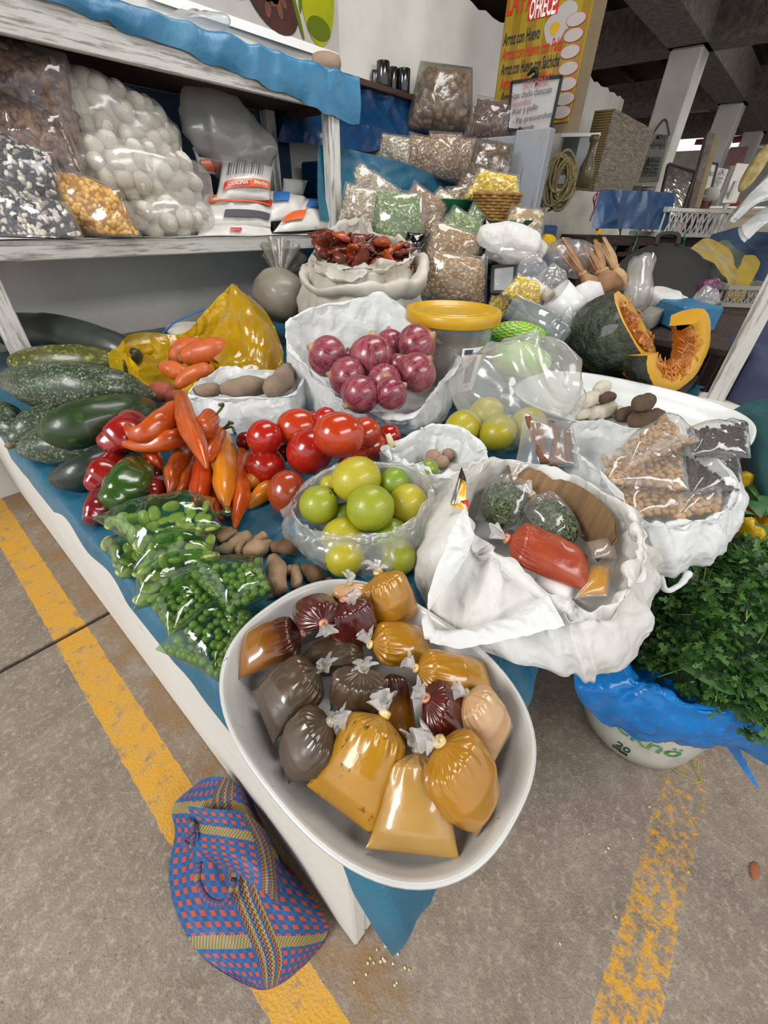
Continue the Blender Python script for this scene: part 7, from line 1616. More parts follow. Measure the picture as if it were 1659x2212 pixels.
# blanket, crates and vendor's cloth at the far right
def drape(name, label, rows, mat, amp, fr, seed, nu=60, nv=50, cat='cloth', th=.006):
    G = np.stack([cr(A3(r), nu) for r in rows]); G = np.stack([cr(G[:, k], nv) for k in range(nu)], 1); G = G - FW * (amp * ridg(G.reshape(-1, 3), fr, seed).reshape(nv, nu))[..., None]
    return tag(mk(name, join([g_grid(G), g_grid((G + FW * th)[:, ::-1])]), mat), label, cat)
MT['blanket_y'] = simple('mustard_wool', '#9c8426', .9, '#8a7220', 12, .4, 90, sheen=.3); MT['blanket_g'] = simple('grey_green_wool', '#5c6352', .9, '#4c5346', 12, .4, 90, sheen=.3); MT['bluecloth'] = simple('blue_grey_cloth', '#3a4f68', .85, '#2e4058', 8, .3, 60)
drape('blanket', 'mustard yellow blanket fold drooping behind the corner post', [[D(1492, 535, 2.5), D(1530, 512, 2.6), D(1580, 540, 2.6), D(1600, 580, 2.55)], [D(1500, 548, 2.45), D(1545, 550, 2.5), D(1590, 575, 2.5), D(1590, 620, 2.5)], [D(1540, 570, 2.45), D(1560, 590, 2.45), D(1575, 610, 2.45), D(1560, 660, 2.5)]], MT['blanket_y'], .03, 3, 3)
drape('blanket', 'grey green blanket layer around the mustard fold', [[D(1475, 560, 2.6), D(1560, 520, 2.75), D(1610, 540, 2.7), D(1640, 600, 2.6)], [D(1478, 590, 2.6), D(1540, 575, 2.7), D(1600, 590, 2.65), D(1630, 640, 2.6)], [D(1500, 640, 2.6), D(1540, 640, 2.65), D(1580, 650, 2.6), D(1600, 680, 2.6)]], MT['blanket_g'], .03, 3, 5)
drape('blanket', 'narrow mustard strip of blanket nearest the post', [[D(1612, 548, 2.5), D(1630, 552, 2.5), D(1640, 570, 2.5)], [D(1590, 600, 2.48), D(1605, 610, 2.48), D(1620, 620, 2.48)], [D(1580, 640, 2.5), D(1595, 648, 2.5), D(1612, 645, 2.5)]], MT['blanket_y'], .02, 4, 7)
drape('blue_cover', 'dusty blue cloth heap behind the blanket', [[D(1545, 500, 2.9), D(1600, 490, 2.9), D(1680, 495, 2.8)], [D(1550, 540, 2.85), D(1620, 550, 2.8), D(1690, 560, 2.7)], [D(1560, 640, 2.8), D(1640, 650, 2.7), D(1700, 660, 2.6)]], MT['bluecloth'], .04, 2.5, 9)
def navy_check():
    t = NT('navy_checked_cloth'); ch = t.n('ShaderNodeTexBrick'); v = t.mapv((28, 28, 28), 'UV'); t.l(v, ch.inputs[0]); ch.inputs['Color1'].default_value = lin('#161d33'); ch.inputs['Color2'].default_value = lin('#1c2440'); ch.inputs['Mortar'].default_value = lin('#4a5270'); ch.inputs['Mortar Size'].default_value = .06; ch.offset = 0; ch.inputs['Row Height'].default_value = .5
    return t.done(t.bsdf(ch.outputs[0], .85))
drape('checked_skirt', 'navy checked cloth bulging behind the corner post', [[D(1590, 720, 1.72), D(1640, 690, 1.7), D(1720, 680, 1.65)], [D(1570, 780, 1.6), D(1630, 770, 1.5), D(1720, 760, 1.5)], [D(1556, 850, 1.6), D(1620, 850, 1.5), D(1720, 850, 1.45)], [D(1560, 900, 1.62), D(1620, 905, 1.5), D(1720, 910, 1.45)]], navy_check(), .03, 3, 11)
drape('teal_garment', 'dark teal cloth at the right frame edge beside the raisins', [[D(1600, 880, 1.32), D(1640, 862, 1.3), D(1720, 850, 1.25)], [D(1610, 960, 1.25), D(1650, 950, 1.2), D(1720, 940, 1.2)], [D(1625, 1040, 1.2), D(1660, 1040, 1.15), D(1720, 1030, 1.15)], [D(1640, 1090, 1.2), D(1670, 1095, 1.15), D(1720, 1090, 1.15)]], simple('teal_knit', '#1d4a4c', .9, '#173c3e', 12, .4, 60), .025, 4, 13)
tag(mk('clothes_stand', g_box((2.10, -.55, 0), (2.6, -.16, .62), bev=.02), MT['darkwood'], None, False), 'dark box seat beyond the corner post', 'seat')
def crate(name, label, c, ex, ey, ez, L, W, H, m_, nx_, seed=0):
    """slatted plastic crate: corner c, axes ex (long), ey (deep), ez up"""
    t = thing(name, label, 'crate', c); C0 = A3(c)
    def bar(a, b, w=.012, h=.012, nm='slat'): mk(nm, g_bar(C0 + ex * a[0] + ey * a[1] + ez * a[2], C0 + ex * b[0] + ey * b[1] + ez * b[2], w, h, ey), m_, t, False)
    for z in (0.01, H): 
        bar((0, 0, z), (L, 0, z), .02, .03, 'rail'); bar((0, W, z), (L, W, z), .02, .03, 'rail'); bar((0, 0, z), (0, W, z), .02, .03, 'rail'); bar((L, 0, z), (L, W, z), .02, .03, 'rail')
    for k in range(nx_):
        x = L * (k + .2) / nx_; s = L / nx_ * 1.1
        bar((x, 0, 0), (min(L, x + s), 0, H), .008, .006); bar((min(L, x + s), 0, 0), (x, 0, H), .008, .006)
    for k in range(5): y = W * (k + .5) / 5; bar((0, y, 0), (0, y, H), .012, .008); bar((L, y, 0), (L, y, H), .012, .008)
    mk('floor_panel', g_bar(C0 + ey * W / 2, C0 + ex * L + ey * W / 2, W, .008, ez), m_, t, False); return t
MT['crate'] = simple('white_crate_plastic', '#c4c4be', .5, '#b0aea6', 8)
a = D(1432, 495, 3.0); b = D(1555, 512, 3.1); ex = unit((b - a) * [1, 1, 0]); ey = np.array([-ex[1], ex[0], 0]); crate('plastic_crate', 'white slatted plastic crate on the dark rack', under(a, 1.105), ex, ey, A3((0, 0, 1)), np.linalg.norm((b - a)[:2]), .35, .16, MT['crate'], 11)
a = D(1555, 655, 2.4); b = D(1615, 665, 2.4); ex = unit((b - a) * [1, 1, 0]); ey = np.array([-ex[1], ex[0], 0]); crate('plastic_crate', 'grey slatted crate below the blanket', under(a, .80), ex, ey, A3((0, 0, 1)), .3, .25, .10, simple('grey_crate', '#8d8880', .5), 8)
tag(mk('crate_stand', g_box((3.05, -.05, 0), (3.7, .5, .795), bev=.01), MT['darkwood'], None, False), 'dark stand under the grey slatted crate', 'stand')

# ------------------------------------------------------------------ dark rack with blue cover against the low wall
rk = thing('storage_rack', 'dark wooden rack with blue cover along the low wall', 'rack', (3.9, 1.0, 0))
ra, rb_ = D(1272, 500, 2.95), D(1560, 545, 3.25); e = unit((rb_ - ra) * [1, 1, 0]); nn = np.array([-e[1], e[0], 0]); LR2 = np.linalg.norm((rb_ - ra)[:2]); ra0 = under(ra, 0)
def rbx(nm, u0, u1, z0, z1, m_, y0=0, y1=.35): mk(nm, g_box((u0, y0, z0), (u1, y1, z1), np.stack([e, nn, A3((0, 0, 1))], 1), ra0, .004), m_, rk, False)
rbx('top_plank', 0, LR2, 1.04, 1.095, MT['darkwood']); rbx('middle_plank', 0, LR2, .88, .92, MT['darkwood']); rbx('middle_plank', .3, LR2, .97, 1.0, MT['darkwood'], 0, .03)
for k in range(4): rbx('post', LR2 * k / 3 - .03 * (k > 0), LR2 * k / 3 + .05, 0, 1.06, MT['darkwood'], 0, .05)
rbx('back_panel', 0, LR2, .3, 1.06, simple('rack_dark', '#1a120c', .9), .33, .35)
for k, u in enumerate((.12, .22, LR2 * .62)): rbx('blue_cloth', u, u + (.07 if k < 2 else .35), .80, 1.05, MT['tarp2'], .02, .2)
G = sheetgrid([[ra + A3((0, 0, .24)) + e * s for s in np.linspace(0, LR2 * .52, 4)], [ra + A3((0, 0, .12)) + e * s - nn * .02 for s in np.linspace(0, LR2 * .52, 4)], [ra + A3((0, 0, .02)) + e * s - nn * .03 for s in np.linspace(0, LR2 * .52, 4)]], 50, 24, .02, 4, 3, (0, -1, 0)); mk('blue_cover', g_grid(G), MT['tarp2'], rk)
MT['ribbon_p'] = simple('pink_ribbon', '#8a3a48', .6); MT['ribbon_g'] = simple('green_ribbon', '#3a7a58', .6)
for k, (px, py, m_) in enumerate(((1284, 440, 'ribbon_p'), (1325, 448, 'ribbon_p'), (1395, 462, 'ribbon_p'), (1376, 510, 'ribbon_g'), (1478, 520, 'ribbon_g'), (1340, 500, 'cork'), (1290, 500, 'cork'))):
    p = D(px, py, 2.9 + .04 * k); tag(mk('tied_string', g_tube(np.array([p, p + A3((.01, 0, .06)), p + A3((-.02, .01, .03)), p + A3((.02, 0, -.02)), p + A3((.0, 0, -.10))]), [.005] * 5, 24, 6), MT[m_]), ('pink string tied at the left of the blue rack cover', 'pink string bow in the middle of the blue rack cover', 'pink string at the right of the blue rack cover', 'green string bow hanging from the rack plank', 'green cord at the right end of the rack', 'pale string hanging under the rack plank', 'pale string at the left end of the rack')[k], 'string', 'strings tied to the rack')
tag(mk('yellow_tag', g_poly([D(1288, 500, 2.92), D(1302, 494, 2.92), D(1301, 503, 2.92), D(1289, 508, 2.92)], -FW, .004), MT['yellowlid'], None, False), 'small yellow strip on the rack left end', 'tag')

# ------------------------------------------------------------------ kitchen stall behind: foil box, case, rope, bowl, signs
c = D(1328, 234, 3.75); ye = Xp(1286, 234, c[0])[1]; xe = Yp(1412, 286, c[1])[0]; zb_ = at(1278, 418, d=3.75)[2]
fb = thing('foil_box', 'tall box wrapped in shiny foil with corrugated side on the low wall', 'box', (c[0], c[1], zb_)); xe = min(xe, c[0] + 1.6); ye = min(ye, c[1] + .5)
def foil():
    t = NT('crinkled_foil'); v = t.mapv((1.5, 1, 9)); n = t.noise(5, v, 4, .6, .8); cc = t.mix(t.ramp(n, [(.4, 0.0), (.6, 1.0)]), '#a49a8c', '#d6c2ac'); return t.done(t.bsdf(cc, .24, t.bump(n, .6, .02), metal=.85))  # pale coppery bands put a warm reflection into the foil colour
mk('foil_side', g_box((c[0], c[1], zb_), (xe, c[1] + .012, c[2])), foil(), fb, False)
mk('box_core', g_box((c[0] + .012, c[1] + .012, zb_), (xe - .01, ye, c[2] - .003)), MT['cardboard'], fb, False)
nr_ = 34
for k in range(nr_): z = zb_ + (c[2] - zb_) * (k + .5) / nr_; mk('corrugation', g_tube(np.array([(c[0] + .006, c[1] + .01, z), (c[0] + .006, ye, z)]), [(c[2] - zb_) / nr_ * .45] * 2, 3, 6), simple('straw_cardboard', '#8a7548', .8) if k == 0 else bpy.data.materials['straw_cardboard'], fb)
# metal and glass case
q0, q1 = D(1192, 398, 3.35), D(1262, 305, 3.45); cs = thing('metal_case', 'pale metal display case beside the partition post', 'case', under(q0, q0[2]))
ex_ = A3((.35, -.94, 0)); wS = m_of(72, q0); hS = q1[2] - q0[2]; exn = np.array([.94, .35, 0])
mk('cabinet', g_box((0, 0, 0), (wS, .3, hS), np.stack([ex_, exn, A3((0, 0, 1))], 1), q0, .004), simple('pale_metal', '#a8aaa6', .35, '#8e908e', 4, metal=.3), cs, False)
mk('dark_pane', g_box((.02, -.006, .06), (wS * .5, 0, hS - .02), np.stack([ex_, exn, A3((0, 0, 1))], 1), q0), simple('dark_pane', '#3c3f40', .2, '#55585a', 3, coat=.5), cs, False)
mk('rim', g_box((-.004, -.012, hS - .02), (wS + .004, .0, hS), np.stack([ex_, exn, A3((0, 0, 1))], 1), q0), MT['ink_white'], cs, False)
# brown glass bottle silhouette
A = D(1258, 408, 3.3); r = m_of(15, A); tag(mk('dark_bottle', g_lathe(A, [(r * .6, 0), (r, .01), (r, m_of(36, A)), (r * .45, m_of(56, A)), (r * .4, m_of(74, A)), (r * .62, m_of(78, A)), (r * .6, m_of(86, A)), (r * .2, m_of(86, A))], 24), simple('dusty_brown_glass', '#5c5038', .35, coat=.3)), 'dusty brown bottle on the low wall before the foil box', 'bottle')
# rope coil
rp = []; rs = np.random.RandomState(5); c = D(1205, 402, 2.9)
for k in range(15):
    a = np.linspace(0, 2 * np.pi, 26); rx = m_of(rs.uniform(14, 30), c); rz = m_of(rs.uniform(26, 44), c); o = c + RT * rs.uniform(-.03, .03) + A3((0, 0, rs.uniform(-.03, .03))) - FW * rs.uniform(0, .05); tl_ = rs.uniform(-.5, .7)
    S = o + np.outer(np.cos(a) * rx, RT) * 1 + np.outer(np.sin(a) * rz + np.cos(a) * rx * tl_, A3((0, 0, 1))) + np.outer(np.sin(2 * a) * .01, FW); rp.append(g_tube(S, np.full(26, .0085), 40, 7, .001, 60, k))
tag(mk('rope_coil', join(rp), simple('hemp_rope', '#7d7048', .9, '#5e5434', 40, .6, 120)), 'coil of old hemp rope hanging on the partition post', 'rope')
# steel bowl
c = D(1392, 402, 3.9); r = m_of(22, c); tag(mk('steel_bowl', g_lathe(c, [(r * .4, -r * 1.3), (r * .8, -r * .95), (r, -r * .2), (r, 0), (r * 1.05, 0), (r * .95, -.01), (r * .7, -r * .9), (r * .3, -r * 1.2)], 36), simple('steel', '#8a8a86', .25, metal=.9)), 'steel bowl at the end of the low wall', 'bowl')

# yellow banner with menu lines
XS = 3.42
def fit_text(s, pl, pr, h, m_, par, bold=0.0, lift=.003, shear=0.0):
    """letter s between two world points, letter height h"""
    pl, pr = A3(pl), A3(pr); ex = unit(pr - pl); W = np.linalg.norm(pr - pl); V, F = text_geo(s, 1.0, (0, 0, 0), (1, 0, 0), (0, 1, 0), 0, 'LEFT', bold, shear, 0.0)[:2]
    w = V[:, 0].max() - V[:, 0].min(); ez = unit(np.cross(ex, (0, 0, 1))); ez = ez if ez @ (CAM - pl) > 0 else -ez; ey = unit(np.cross(ez, ex)); ey = ey if ey[2] > 0 else -ey
    P = pl + np.outer((V[:, 0] - V[:, 0].min()) * W / w, ex) + np.outer(V[:, 1] * h / .7, ey) + ez * lift
    return mk('lettering', (P, F), m_, par, False)
s0 = Xp(1078, 232, XS); s1 = Xp(1238, 262, XS); ztop = Xp(1090, 0, XS)[2] + .15; zbt = s1[2]; yl = Xp(1083, 100, XS)[1]; yr = Xp(1258, 120, XS)[1]
bn = thing('menu_banner', 'yellow printed menu banner hanging behind the stall', 'banner', (XS, (yl + yr) / 2, zbt))
def stripe_mat():
    t = NT('yellow_banner_print'); y = t.xyz()[1]; s = t.math('GREATER_THAN', t.math('FRACT', t.math('MULTIPLY', y, 9)), .5); c = t.mix(s, '#97800f', '#87690a'); return t.done(t.bsdf(c, .4, coat=.2))
bsh = mk('banner_sheet', g_box((XS, yr, zbt), (XS + .004, yl, ztop)), stripe_mat(), bn, False); mk('backing', g_box((XS + .006, yr - .075, zbt - .05), (XS + .012, yl, ztop)), simple('banner_backing', '#7a6c50', .7, '#6a5c42', 4), bn, False)
MT['paper0'] = simple('grey_white_print', '#a8a29e', .5); MT['navy'] = simple('print_navy', '#14142e', .5)
for s, a, b, m_ in (('Arroz con Huevo', (1087, 100), (1167, 72), 'navy'), ('Arroz con Huevo con Palta', (1084, 132), (1216, 93), 'lettering_red'), ('Arroz con Huevo con Salchicha', (1082, 164), (1210, 127), 'navy'), ('Arroz con Huevo Mixto', (1080, 194), (1197, 162), 'lettering_red'), ('Arroz con', (1080, 224), (1132, 210), 'navy')):
    pl = Xp(*a, XS); pr = Xp(*b, XS); pr[2] = pl[2]; fit_text(s, pl, pr, .058, MT[m_], bsh, .012, .004)
pl = Xp(1095, 34, XS); pr = Xp(1195, 10, XS); pr[2] = pl[2]; fit_text('LA PAUSA', pl, pr, .11, MT['lettering_red'], bsh, .02, .004)
o0 = Xp(1139, 46, XS); o1 = Xp(1205, 24, XS); rp_ = mk('red_panel', g_box((XS - .003, o1[1], o0[2]), (XS, o0[1], o0[2] + .12)), MT['lettering_red'], bsh, False)
pl = Xp(1142, 43, XS); pr = Xp(1201, 26, XS); pr[2] = pl[2]; fit_text('OFRECE:', pl, pr, .085, MT['ink_white'], bsh, .02, .006)
for k, (px, py) in enumerate(((1245, 42), (1239, 76), (1232, 112), (1228, 148), (1225, 182), (1220, 214), (1212, 243))):
    p = Xp(px, py, XS); a = np.linspace(0, 2 * np.pi, 28, endpoint=False); ry = abs(Xp(px + 20, py, XS)[1] - p[1])
    for nm, o_, f, m_ in (('price_ring', .0035, 1.08, 'lettering_red'), ('price_disc', .005, 1.0, 'paper0')): mk(nm, g_poly([A3((XS - o_, p[1] + ry * f * math.cos(t), p[2] + m_of(10, p) * f * math.sin(t))) for t in a], (-1, 0, 0), .001), MT[m_], bsh, False)
for nm, px, py, r, m_ in (('egg_print', 1200, 62, 24, 'paper0'), ('rice_print', 1222, 34, 22, 'paper0'), ('yolk_print', 1198, 62, 10, 'yellowlid')):
    p = Xp(px, py, XS); mk(nm, g_poly([A3((XS - {'egg_print': .0025, 'rice_print': .002, 'yolk_print': .0033}[nm], p[1] + abs(Xp(px + r, py, XS)[1] - p[1]) * (1.0 + .12 * math.sin(3 * t)) * math.cos(t), p[2] + m_of(r, p) * math.sin(t))) for t in np.linspace(0, 2 * np.pi, 28, endpoint=False)], (-1, 0, 0), .001), MT[m_], bsh, False)
# whiteboard in front of it
XB = 3.2; w = [Xp(1097, 280, XB), Xp(1188, 285, XB), Xp(1214, 165, XB), Xp(1106, 178, XB)]
wb = thing('whiteboard', 'small whiteboard with handwritten menu in front of the yellow banner', 'board', w[0]); wbf = mk('board_face', g_poly(w, (-1, 0, 0), .008), simple('whiteboard_face', '#b8b6b4', .35, '#a8a6a4', 4), wb, False)
for a, b in ((0, 1), (1, 2), (2, 3), (3, 0)): mk('frame_bar', g_bar(w[a], w[b], .014, .016, (-1, 0, 0)), MT['lettering_black'], wb, False)
for s, a, b, h, m_ in (('HOY MENÚ', (1130, 193), (1184, 183), .035, 'ink_pink'), ('Sopa: chuño chancado', (1104, 215), (1192, 200), .030, 'ink_grey'), ('Segundos:', (1104, 232), (1148, 223), .028, 'ink_pink'), ('Asar y pollo', (1106, 248), (1162, 236), .028, 'ink_grey'), ('- Pip prescorchat', (1108, 268), (1192, 252), .026, 'ink_grey'), ('Montado', (1120, 284), (1154, 278), .024, 'lettering_black')):
    pl = Xp(*a, XB - .006); pr = Xp(*b, XB - .006); fit_text(s, pl, pr, h, MT[m_], wbf, .004, .006)
tag(mk('black_bow', g_tube(np.array([Xp(1140, 162, XS - .05), Xp(1155, 150, XS - .06), Xp(1160, 162, XS - .06), Xp(1150, 168, XS - .05), Xp(1156, 178, XS - .06)]), [.008, .014, .01, .008, .012], 24, 8), MT['lettering_black']), 'black tie holding the whiteboard on the banner', 'tie')

# things further off: hand-lettered signs, shiny wrapped frame, boards, bread-shaped lamp, hanging bags, person
def panel(name, label, pts, m_, cat='sign', th=.02, lines=(), frame=None, ink='ink_grey', pole=False):
    P = [D(*p) if len(p) == 3 else Xp(p[0], p[1], p[3]) for p in pts]; nr2 = unit(np.cross(P[1] - P[0], P[3] - P[0])); nr2 = nr2 if nr2 @ (CAM - P[0]) > 0 else -nr2
    t = thing(name, label, cat, (P[0] + P[1]) / 2); fc_ = mk('face', g_poly(P, nr2, th), m_, t, False)
    for s, v, u0, u1, h in lines:
        a = lerp(lerp(P[0], P[3], v), lerp(P[1], P[2], v), u0); b = lerp(lerp(P[0], P[3], v), lerp(P[1], P[2], v), u1); fit_text(s, a, b, h, MT[ink], fc_, .005, .008)
    if pole: q_ = (P[0] + P[1]) / 2 - nr2 * (th + .03); mk('stand_pole', g_bar(under(q_, 0), q_ + A3((0, 0, .25)), .04, .04, nr2), MT['column'], t, False)
    if frame:
        for i in range(4): mk('frame_bar', g_bar(P[i], P[(i + 1) % 4], .02, .025, nr2), MT[frame], t, False)
    return t
MT['signpaper'] = simple('grey_sign_paper', '#9a9a96', .6, '#88887f', 4); MT['paper'] = simple('white_paper_sheet', '#c8c6c0', .6, '#b4b2ac', 5); MT['mirrorfilm'] = simple('shiny_wrapped_panel', '#8a8580', .12, '#c8c4bc', 2.5, .5, 6, metal=.8, dist=.03); MT['redroof'] = simple('red_tiles', '#b86a50', .7, '#9a4c38', 30, stretch=(1, 1, 1)); MT['tanwood'] = simple('tan_board', '#8d7a58', .7, '#7a6848', 5); MT['mauve'] = simple('mauve_print', '#7a5450', .6, '#8d6a64', 6)
panel('hanging_sign', 'grey hanging sign with hand lettered dishes before the column', [(1378, 392, 0, c1[0] - .195), (1422, 392, 0, c1[0] - .195), (1446, 292, 0, c1[0] - .195), (1408, 288, 0, c1[0] - .195)], MT['signpaper'], lines=(('MENU', .88, .3, .9, .05), ('SEGUNDOS', .76, .15, .9, .045), ('POLLO Y PALTA', .7, .1, .9, .04), ('LOMO MONTADO', .42, .08, .85, .05), ('LOMO SALTADO', .34, .08, .85, .05), ('ARROZ CON POLLO', .26, .08, .85, .05), ('TALLARIN SALTADO', .18, .08, .85, .05), ('A LA PLANCHA', .1, .08, .85, .05)), ink='lettering_black')
tag(mk('sign_string', g_tube(np.array([Xp(1409, 290, c1[0] - .2), Xp(1436, 258, c1[0] - .19), Xp(1446, 292, c1[0] - .2)]), [.01] * 3, 12, 6), MT['ink_grey']), 'string holding the grey hand lettered sign', 'string')
panel('wrapped_frame', 'shiny plastic wrapped panel hanging right of the steel bowl', [(1418, 470, 4.0), (1470, 470, 4.1), (1502, 372, 4.2), (1444, 355, 4.1)], MT['mirrorfilm'], 'panel', .03, frame='darkwood')
panel('leaning_board', 'dark timber leaning behind the shiny panel', [(1482, 470, 4.6), (1494, 472, 4.6), (1545, 288, 4.6), (1530, 284, 4.6)], MT['beam'], 'board', .06)
panel('leaning_board', 'tan leaning board with white sheet near the second column', [(1496, 448, 4.7), (1512, 450, 4.7), (1556, 290, 4.7), (1540, 298, 4.7)], MT['tanwood'], 'board', .03)
panel('notice_sheet', 'white framed notice left in the far row', [(1503, 442, 5.2), (1528, 442, 5.2), (1550, 355, 5.2), (1533, 352, 5.2)], MT['paper'], frame='lettering_black', lines=(('Menu', .7, .2, .8, .06),))
panel('notice_sheet', 'white handwritten notice in the middle of the far row', [(1528, 412, 5.3), (1556, 412, 5.3), (1574, 366, 5.3), (1552, 362, 5.3)], MT['paper'], lines=(('LOMO', .75, .2, .7, .05), ('POLLO', .55, .2, .8, .05), ('ARROZ', .35, .2, .8, .05), ('SOPA', .15, .2, .7, .05)))
panel('notice_sheet', 'long white sheet at the right of the far row', [(1560, 438, 5.3), (1590, 438, 5.3), (1622, 355, 5.3), (1592, 352, 5.3)], MT['paper'], pole=True)
panel('menu_picture', 'mauve printed picture above the far notices', [(1564, 358, 0, c2[0] - .19), (1604, 355, 0, c2[0] - .19), (1618, 316, 0, c2[0] - .19), (1578, 318, 0, c2[0] - .19)], MT['mauve'], 'picture', pole=True)
panel('arrow_sign', 'small dark sign with a white arrow behind the person', [(1560, 462, 5.98), (1578, 462, 5.98), (1582, 444, 5.98), (1566, 444, 5.98)], simple('sign_green_dark', '#3a4a40', .6), lines=(('←', .25, .1, .9, .12),), ink='ink_white')
panel('far_counter', 'pale tiled counter front in the distance', [(1490, 520, 6.2), (1659, 540, 6.0), (1659, 446, 6.0), (1500, 446, 6.2)], simple('far_counter_tan', '#9c937c', .7), 'counter', .2)
panel('glass_rail', 'thin white rail along the far counter top', [(1500, 449, 6.05), (1659, 450, 5.9), (1659, 446, 5.9), (1502, 445, 6.05)], MT['ink_white'], 'rail', .03)
for k, (lb_, pts) in enumerate((('strip of red roof tiles seen between the columns', [(1500, 312, 9), (1522, 312, 9), (1526, 300, 9), (1504, 302, 9)]), ('strip of red roof tiles right of the second column', [(1582, 308, 9), (1618, 304, 9), (1620, 292, 9), (1584, 296, 9)]))):
    P = [D(*p) for p in pts]; t = thing('roof_strip', lb_, 'roof', P[0], 'far red roof tiles')
    for j in range(9):
        a, b = lerp(P[0], P[1], (j + .5) / 9), lerp(P[3], P[2], (j + .5) / 9); mk('roof_tile', g_tube(np.array([a, b]), [np.linalg.norm(P[1] - P[0]) / 18] * 2, 4, 8), MT['redroof'], t)
c = D(1632, 362, 4.2); tag(mk('oval_lamp', g_blob(c, (m_of(16, c), .05, m_of(44, c)), seg=28, n=20, amp=.03, freq=4, seed=3, B=rotB(-.3)), simple('speckled_cream', '#d8c48c', .6, '#a88c4c', 14)), 'cream speckled oval shape hanging near the right edge', 'ornament')
# hanging white bags at the right edge
for k, (lb_, rows) in enumerate((('front hanging white plastic bag at the right edge', [[D(1700, 350, 2.5), D(1640, 400, 2.5), D(1592, 460, 2.5)], [D(1720, 420, 2.45), D(1650, 430, 2.42), D(1600, 470, 2.45)]]), ('lower hanging white plastic bag at the right edge', [[D(1720, 400, 2.6), D(1650, 450, 2.55), D(1605, 485, 2.55)], [D(1720, 470, 2.5), D(1660, 480, 2.48), D(1620, 515, 2.5)]]), ('grey hanging plastic sheet behind the white bags', [[D(1700, 330, 2.8), D(1640, 400, 2.8), D(1600, 440, 2.8)], [D(1720, 400, 2.75), D(1660, 430, 2.75), D(1610, 452, 2.75)]]))):
    G = np.stack([cr(A3(r), 40) for r in rows]); G = np.stack([G[0] * (1 - t) + G[1] * t for t in np.linspace(0, 1, 18)]); G = G - FW * (.02 * ridg(G.reshape(-1, 3), 5, k).reshape(18, 40))[..., None]
    tag(mk('hanging_bag', join([g_grid(G), g_grid((G + FW * .03)[:, ::-1])]), MT['white' if k < 2 else 'signpaper']), lb_, 'bag', 'bags hanging at the right')
tag(mk('red_bowl', g_lathe(D(1594, 448, 6.15) + A3((0, 0, .05)), [(.1, -.05), (.2, 0), (.21, .02), (.19, .02), (.1, -.03)], 30), MT['orange']), 'orange red bowl on the far counter', 'bowl')
panel('small_screen', 'small dark framed picture beside the person', [(1478, 470, 4.9), (1500, 474, 4.9), (1502, 452, 4.9), (1482, 450, 4.9)], MT['mauve'], 'picture', frame='lettering_black')

# person with a pale cap beyond the crate, turned to the left
hp = D(1526, 440, 5.0); gx = under(hp, 0); lf = -unit(RT * [1, 1, 0]); bk_ = unit(FW * [1, 1, 0])
pr_ = thing('person', 'person in dark top and pale cap seen in profile beyond the crate', 'person', gx); HZ = hp[2]
me = bpy.data.meshes.new('body')
J = {'pelvis': (gx + A3((0, 0, HZ * .60)), .12), 'waist': (gx + A3((0, 0, HZ * .70)) , .12), 'chest': (gx + lf * .0 + A3((0, 0, HZ * .84)), .15), 'neck': (gx + lf * .02 + A3((0, 0, HZ * .93)), .055), 'jaw': (hp + lf * .03 - A3((0, 0, .04)), .075), 'skull': (hp + A3((0, 0, .05)), .09)}
for sgn, nm in ((1, 'l'), (-1, 'r')):
    o = bk_ * sgn; J['sh' + nm] = (gx + o * .17 + A3((0, 0, HZ * .88)), .06); J['el' + nm] = (gx + o * .2 + lf * .06 + A3((0, 0, HZ * .70)), .045); J['wr' + nm] = (gx + o * .14 + lf * .27 + A3((0, 0, HZ * .66)), .032); J['ha' + nm] = (gx + o * .12 + lf * .34 + A3((0, 0, HZ * .66)), .03)
    J['hi' + nm] = (gx + o * .09 + A3((0, 0, HZ * .56)), .09); J['kn' + nm] = (gx + o * .1 + lf * .03 + A3((0, 0, HZ * .3)), .065); J['an' + nm] = (gx + o * .1 + A3((0, 0, .08)), .045); J['to' + nm] = (gx + o * .1 + lf * .16 + A3((0, 0, .04)), .04)
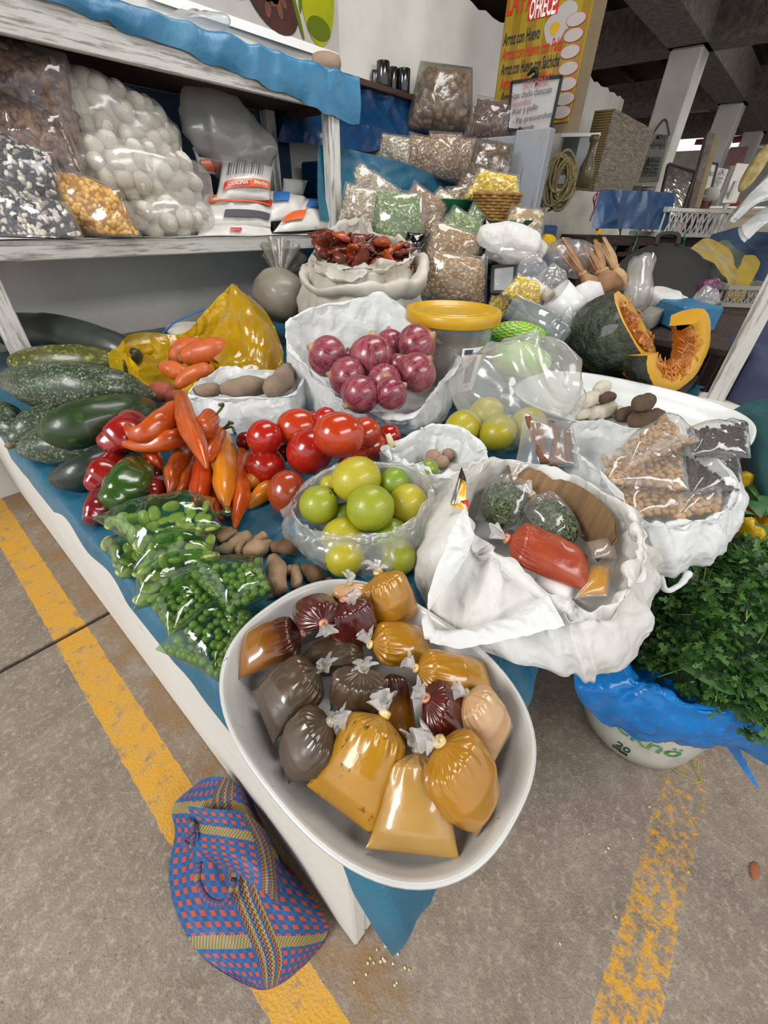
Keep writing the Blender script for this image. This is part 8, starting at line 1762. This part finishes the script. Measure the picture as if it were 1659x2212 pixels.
ks = list(J); E_ = [('pelvis', 'waist'), ('waist', 'chest'), ('chest', 'neck'), ('neck', 'jaw'), ('jaw', 'skull')] + [(a + n, b + n) if a not in ('chest', 'pelvis') else (a, b + n) for n in 'lr' for a, b in (('chest', 'sh'), ('sh', 'el'), ('el', 'wr'), ('wr', 'ha'), ('pelvis', 'hi'), ('hi', 'kn'), ('kn', 'an'), ('an', 'to'))]
me.from_pydata([tuple(J[k][0] - ORG[pr_.name]) for k in ks], [(ks.index(a), ks.index(b)) for a, b in E_], [])
ob_ = bpy.data.objects.new('body', me); scn.collection.objects.link(ob_); ob_.parent = pr_; ORG[ob_.name] = ORG[pr_.name]
md = ob_.modifiers.new('skin', 'SKIN'); 
for i, k in enumerate(ks): me.skin_vertices[0].data[i].radius = (J[k][1], J[k][1])
me.skin_vertices[0].data[0].use_root = True; ob_.modifiers.new('smooth', 'SUBSURF').render_levels = 2
def person_mat():
    t = NT('skin_and_dark_clothes'); g_ = t.n('ShaderNodeNewGeometry'); z = t.n('ShaderNodeSeparateXYZ'); t.l(g_.outputs['Position'], z.inputs[0]); c_ = t.mix(t.math('GREATER_THAN', z.outputs[2], HZ * .925), '#1c1f2a', '#6e4630'); return t.done(t.bsdf(c_, .7))
me.materials.append(person_mat())
mk('cap', join([g_blob(hp + A3((0, 0, .075)), (.105, .1, .085), seg=20, n=12), g_blob(hp + lf * .11 + A3((0, 0, .065)), (.08, .08, .012), seg=16, n=6)]), simple('pale_cap', '#a8a4a0', .8), pr_)
mk('nose', g_blob(hp + lf * .105 - A3((0, 0, .0)), (.02, .016, .026), seg=10, n=8), simple('skin_tone', '#6e4630', .6), pr_)
for sgn in (1, -1): mk('eye', g_blob(hp + lf * .085 + bk_ * sgn * .035 + A3((0, 0, .025)), (.012, .01, .008), seg=8, n=6), MT['lettering_black'], pr_); mk('ear', g_blob(hp + bk_ * sgn * .088, (.015, .01, .03), seg=8, n=8), bpy.data.materials['skin_tone'], pr_)
mk('mouth', g_blob(hp + lf * .098 - A3((0, 0, .05)), (.012, .03, .006), seg=8, n=6), simple('lips', '#5a2f28', .6), pr_)
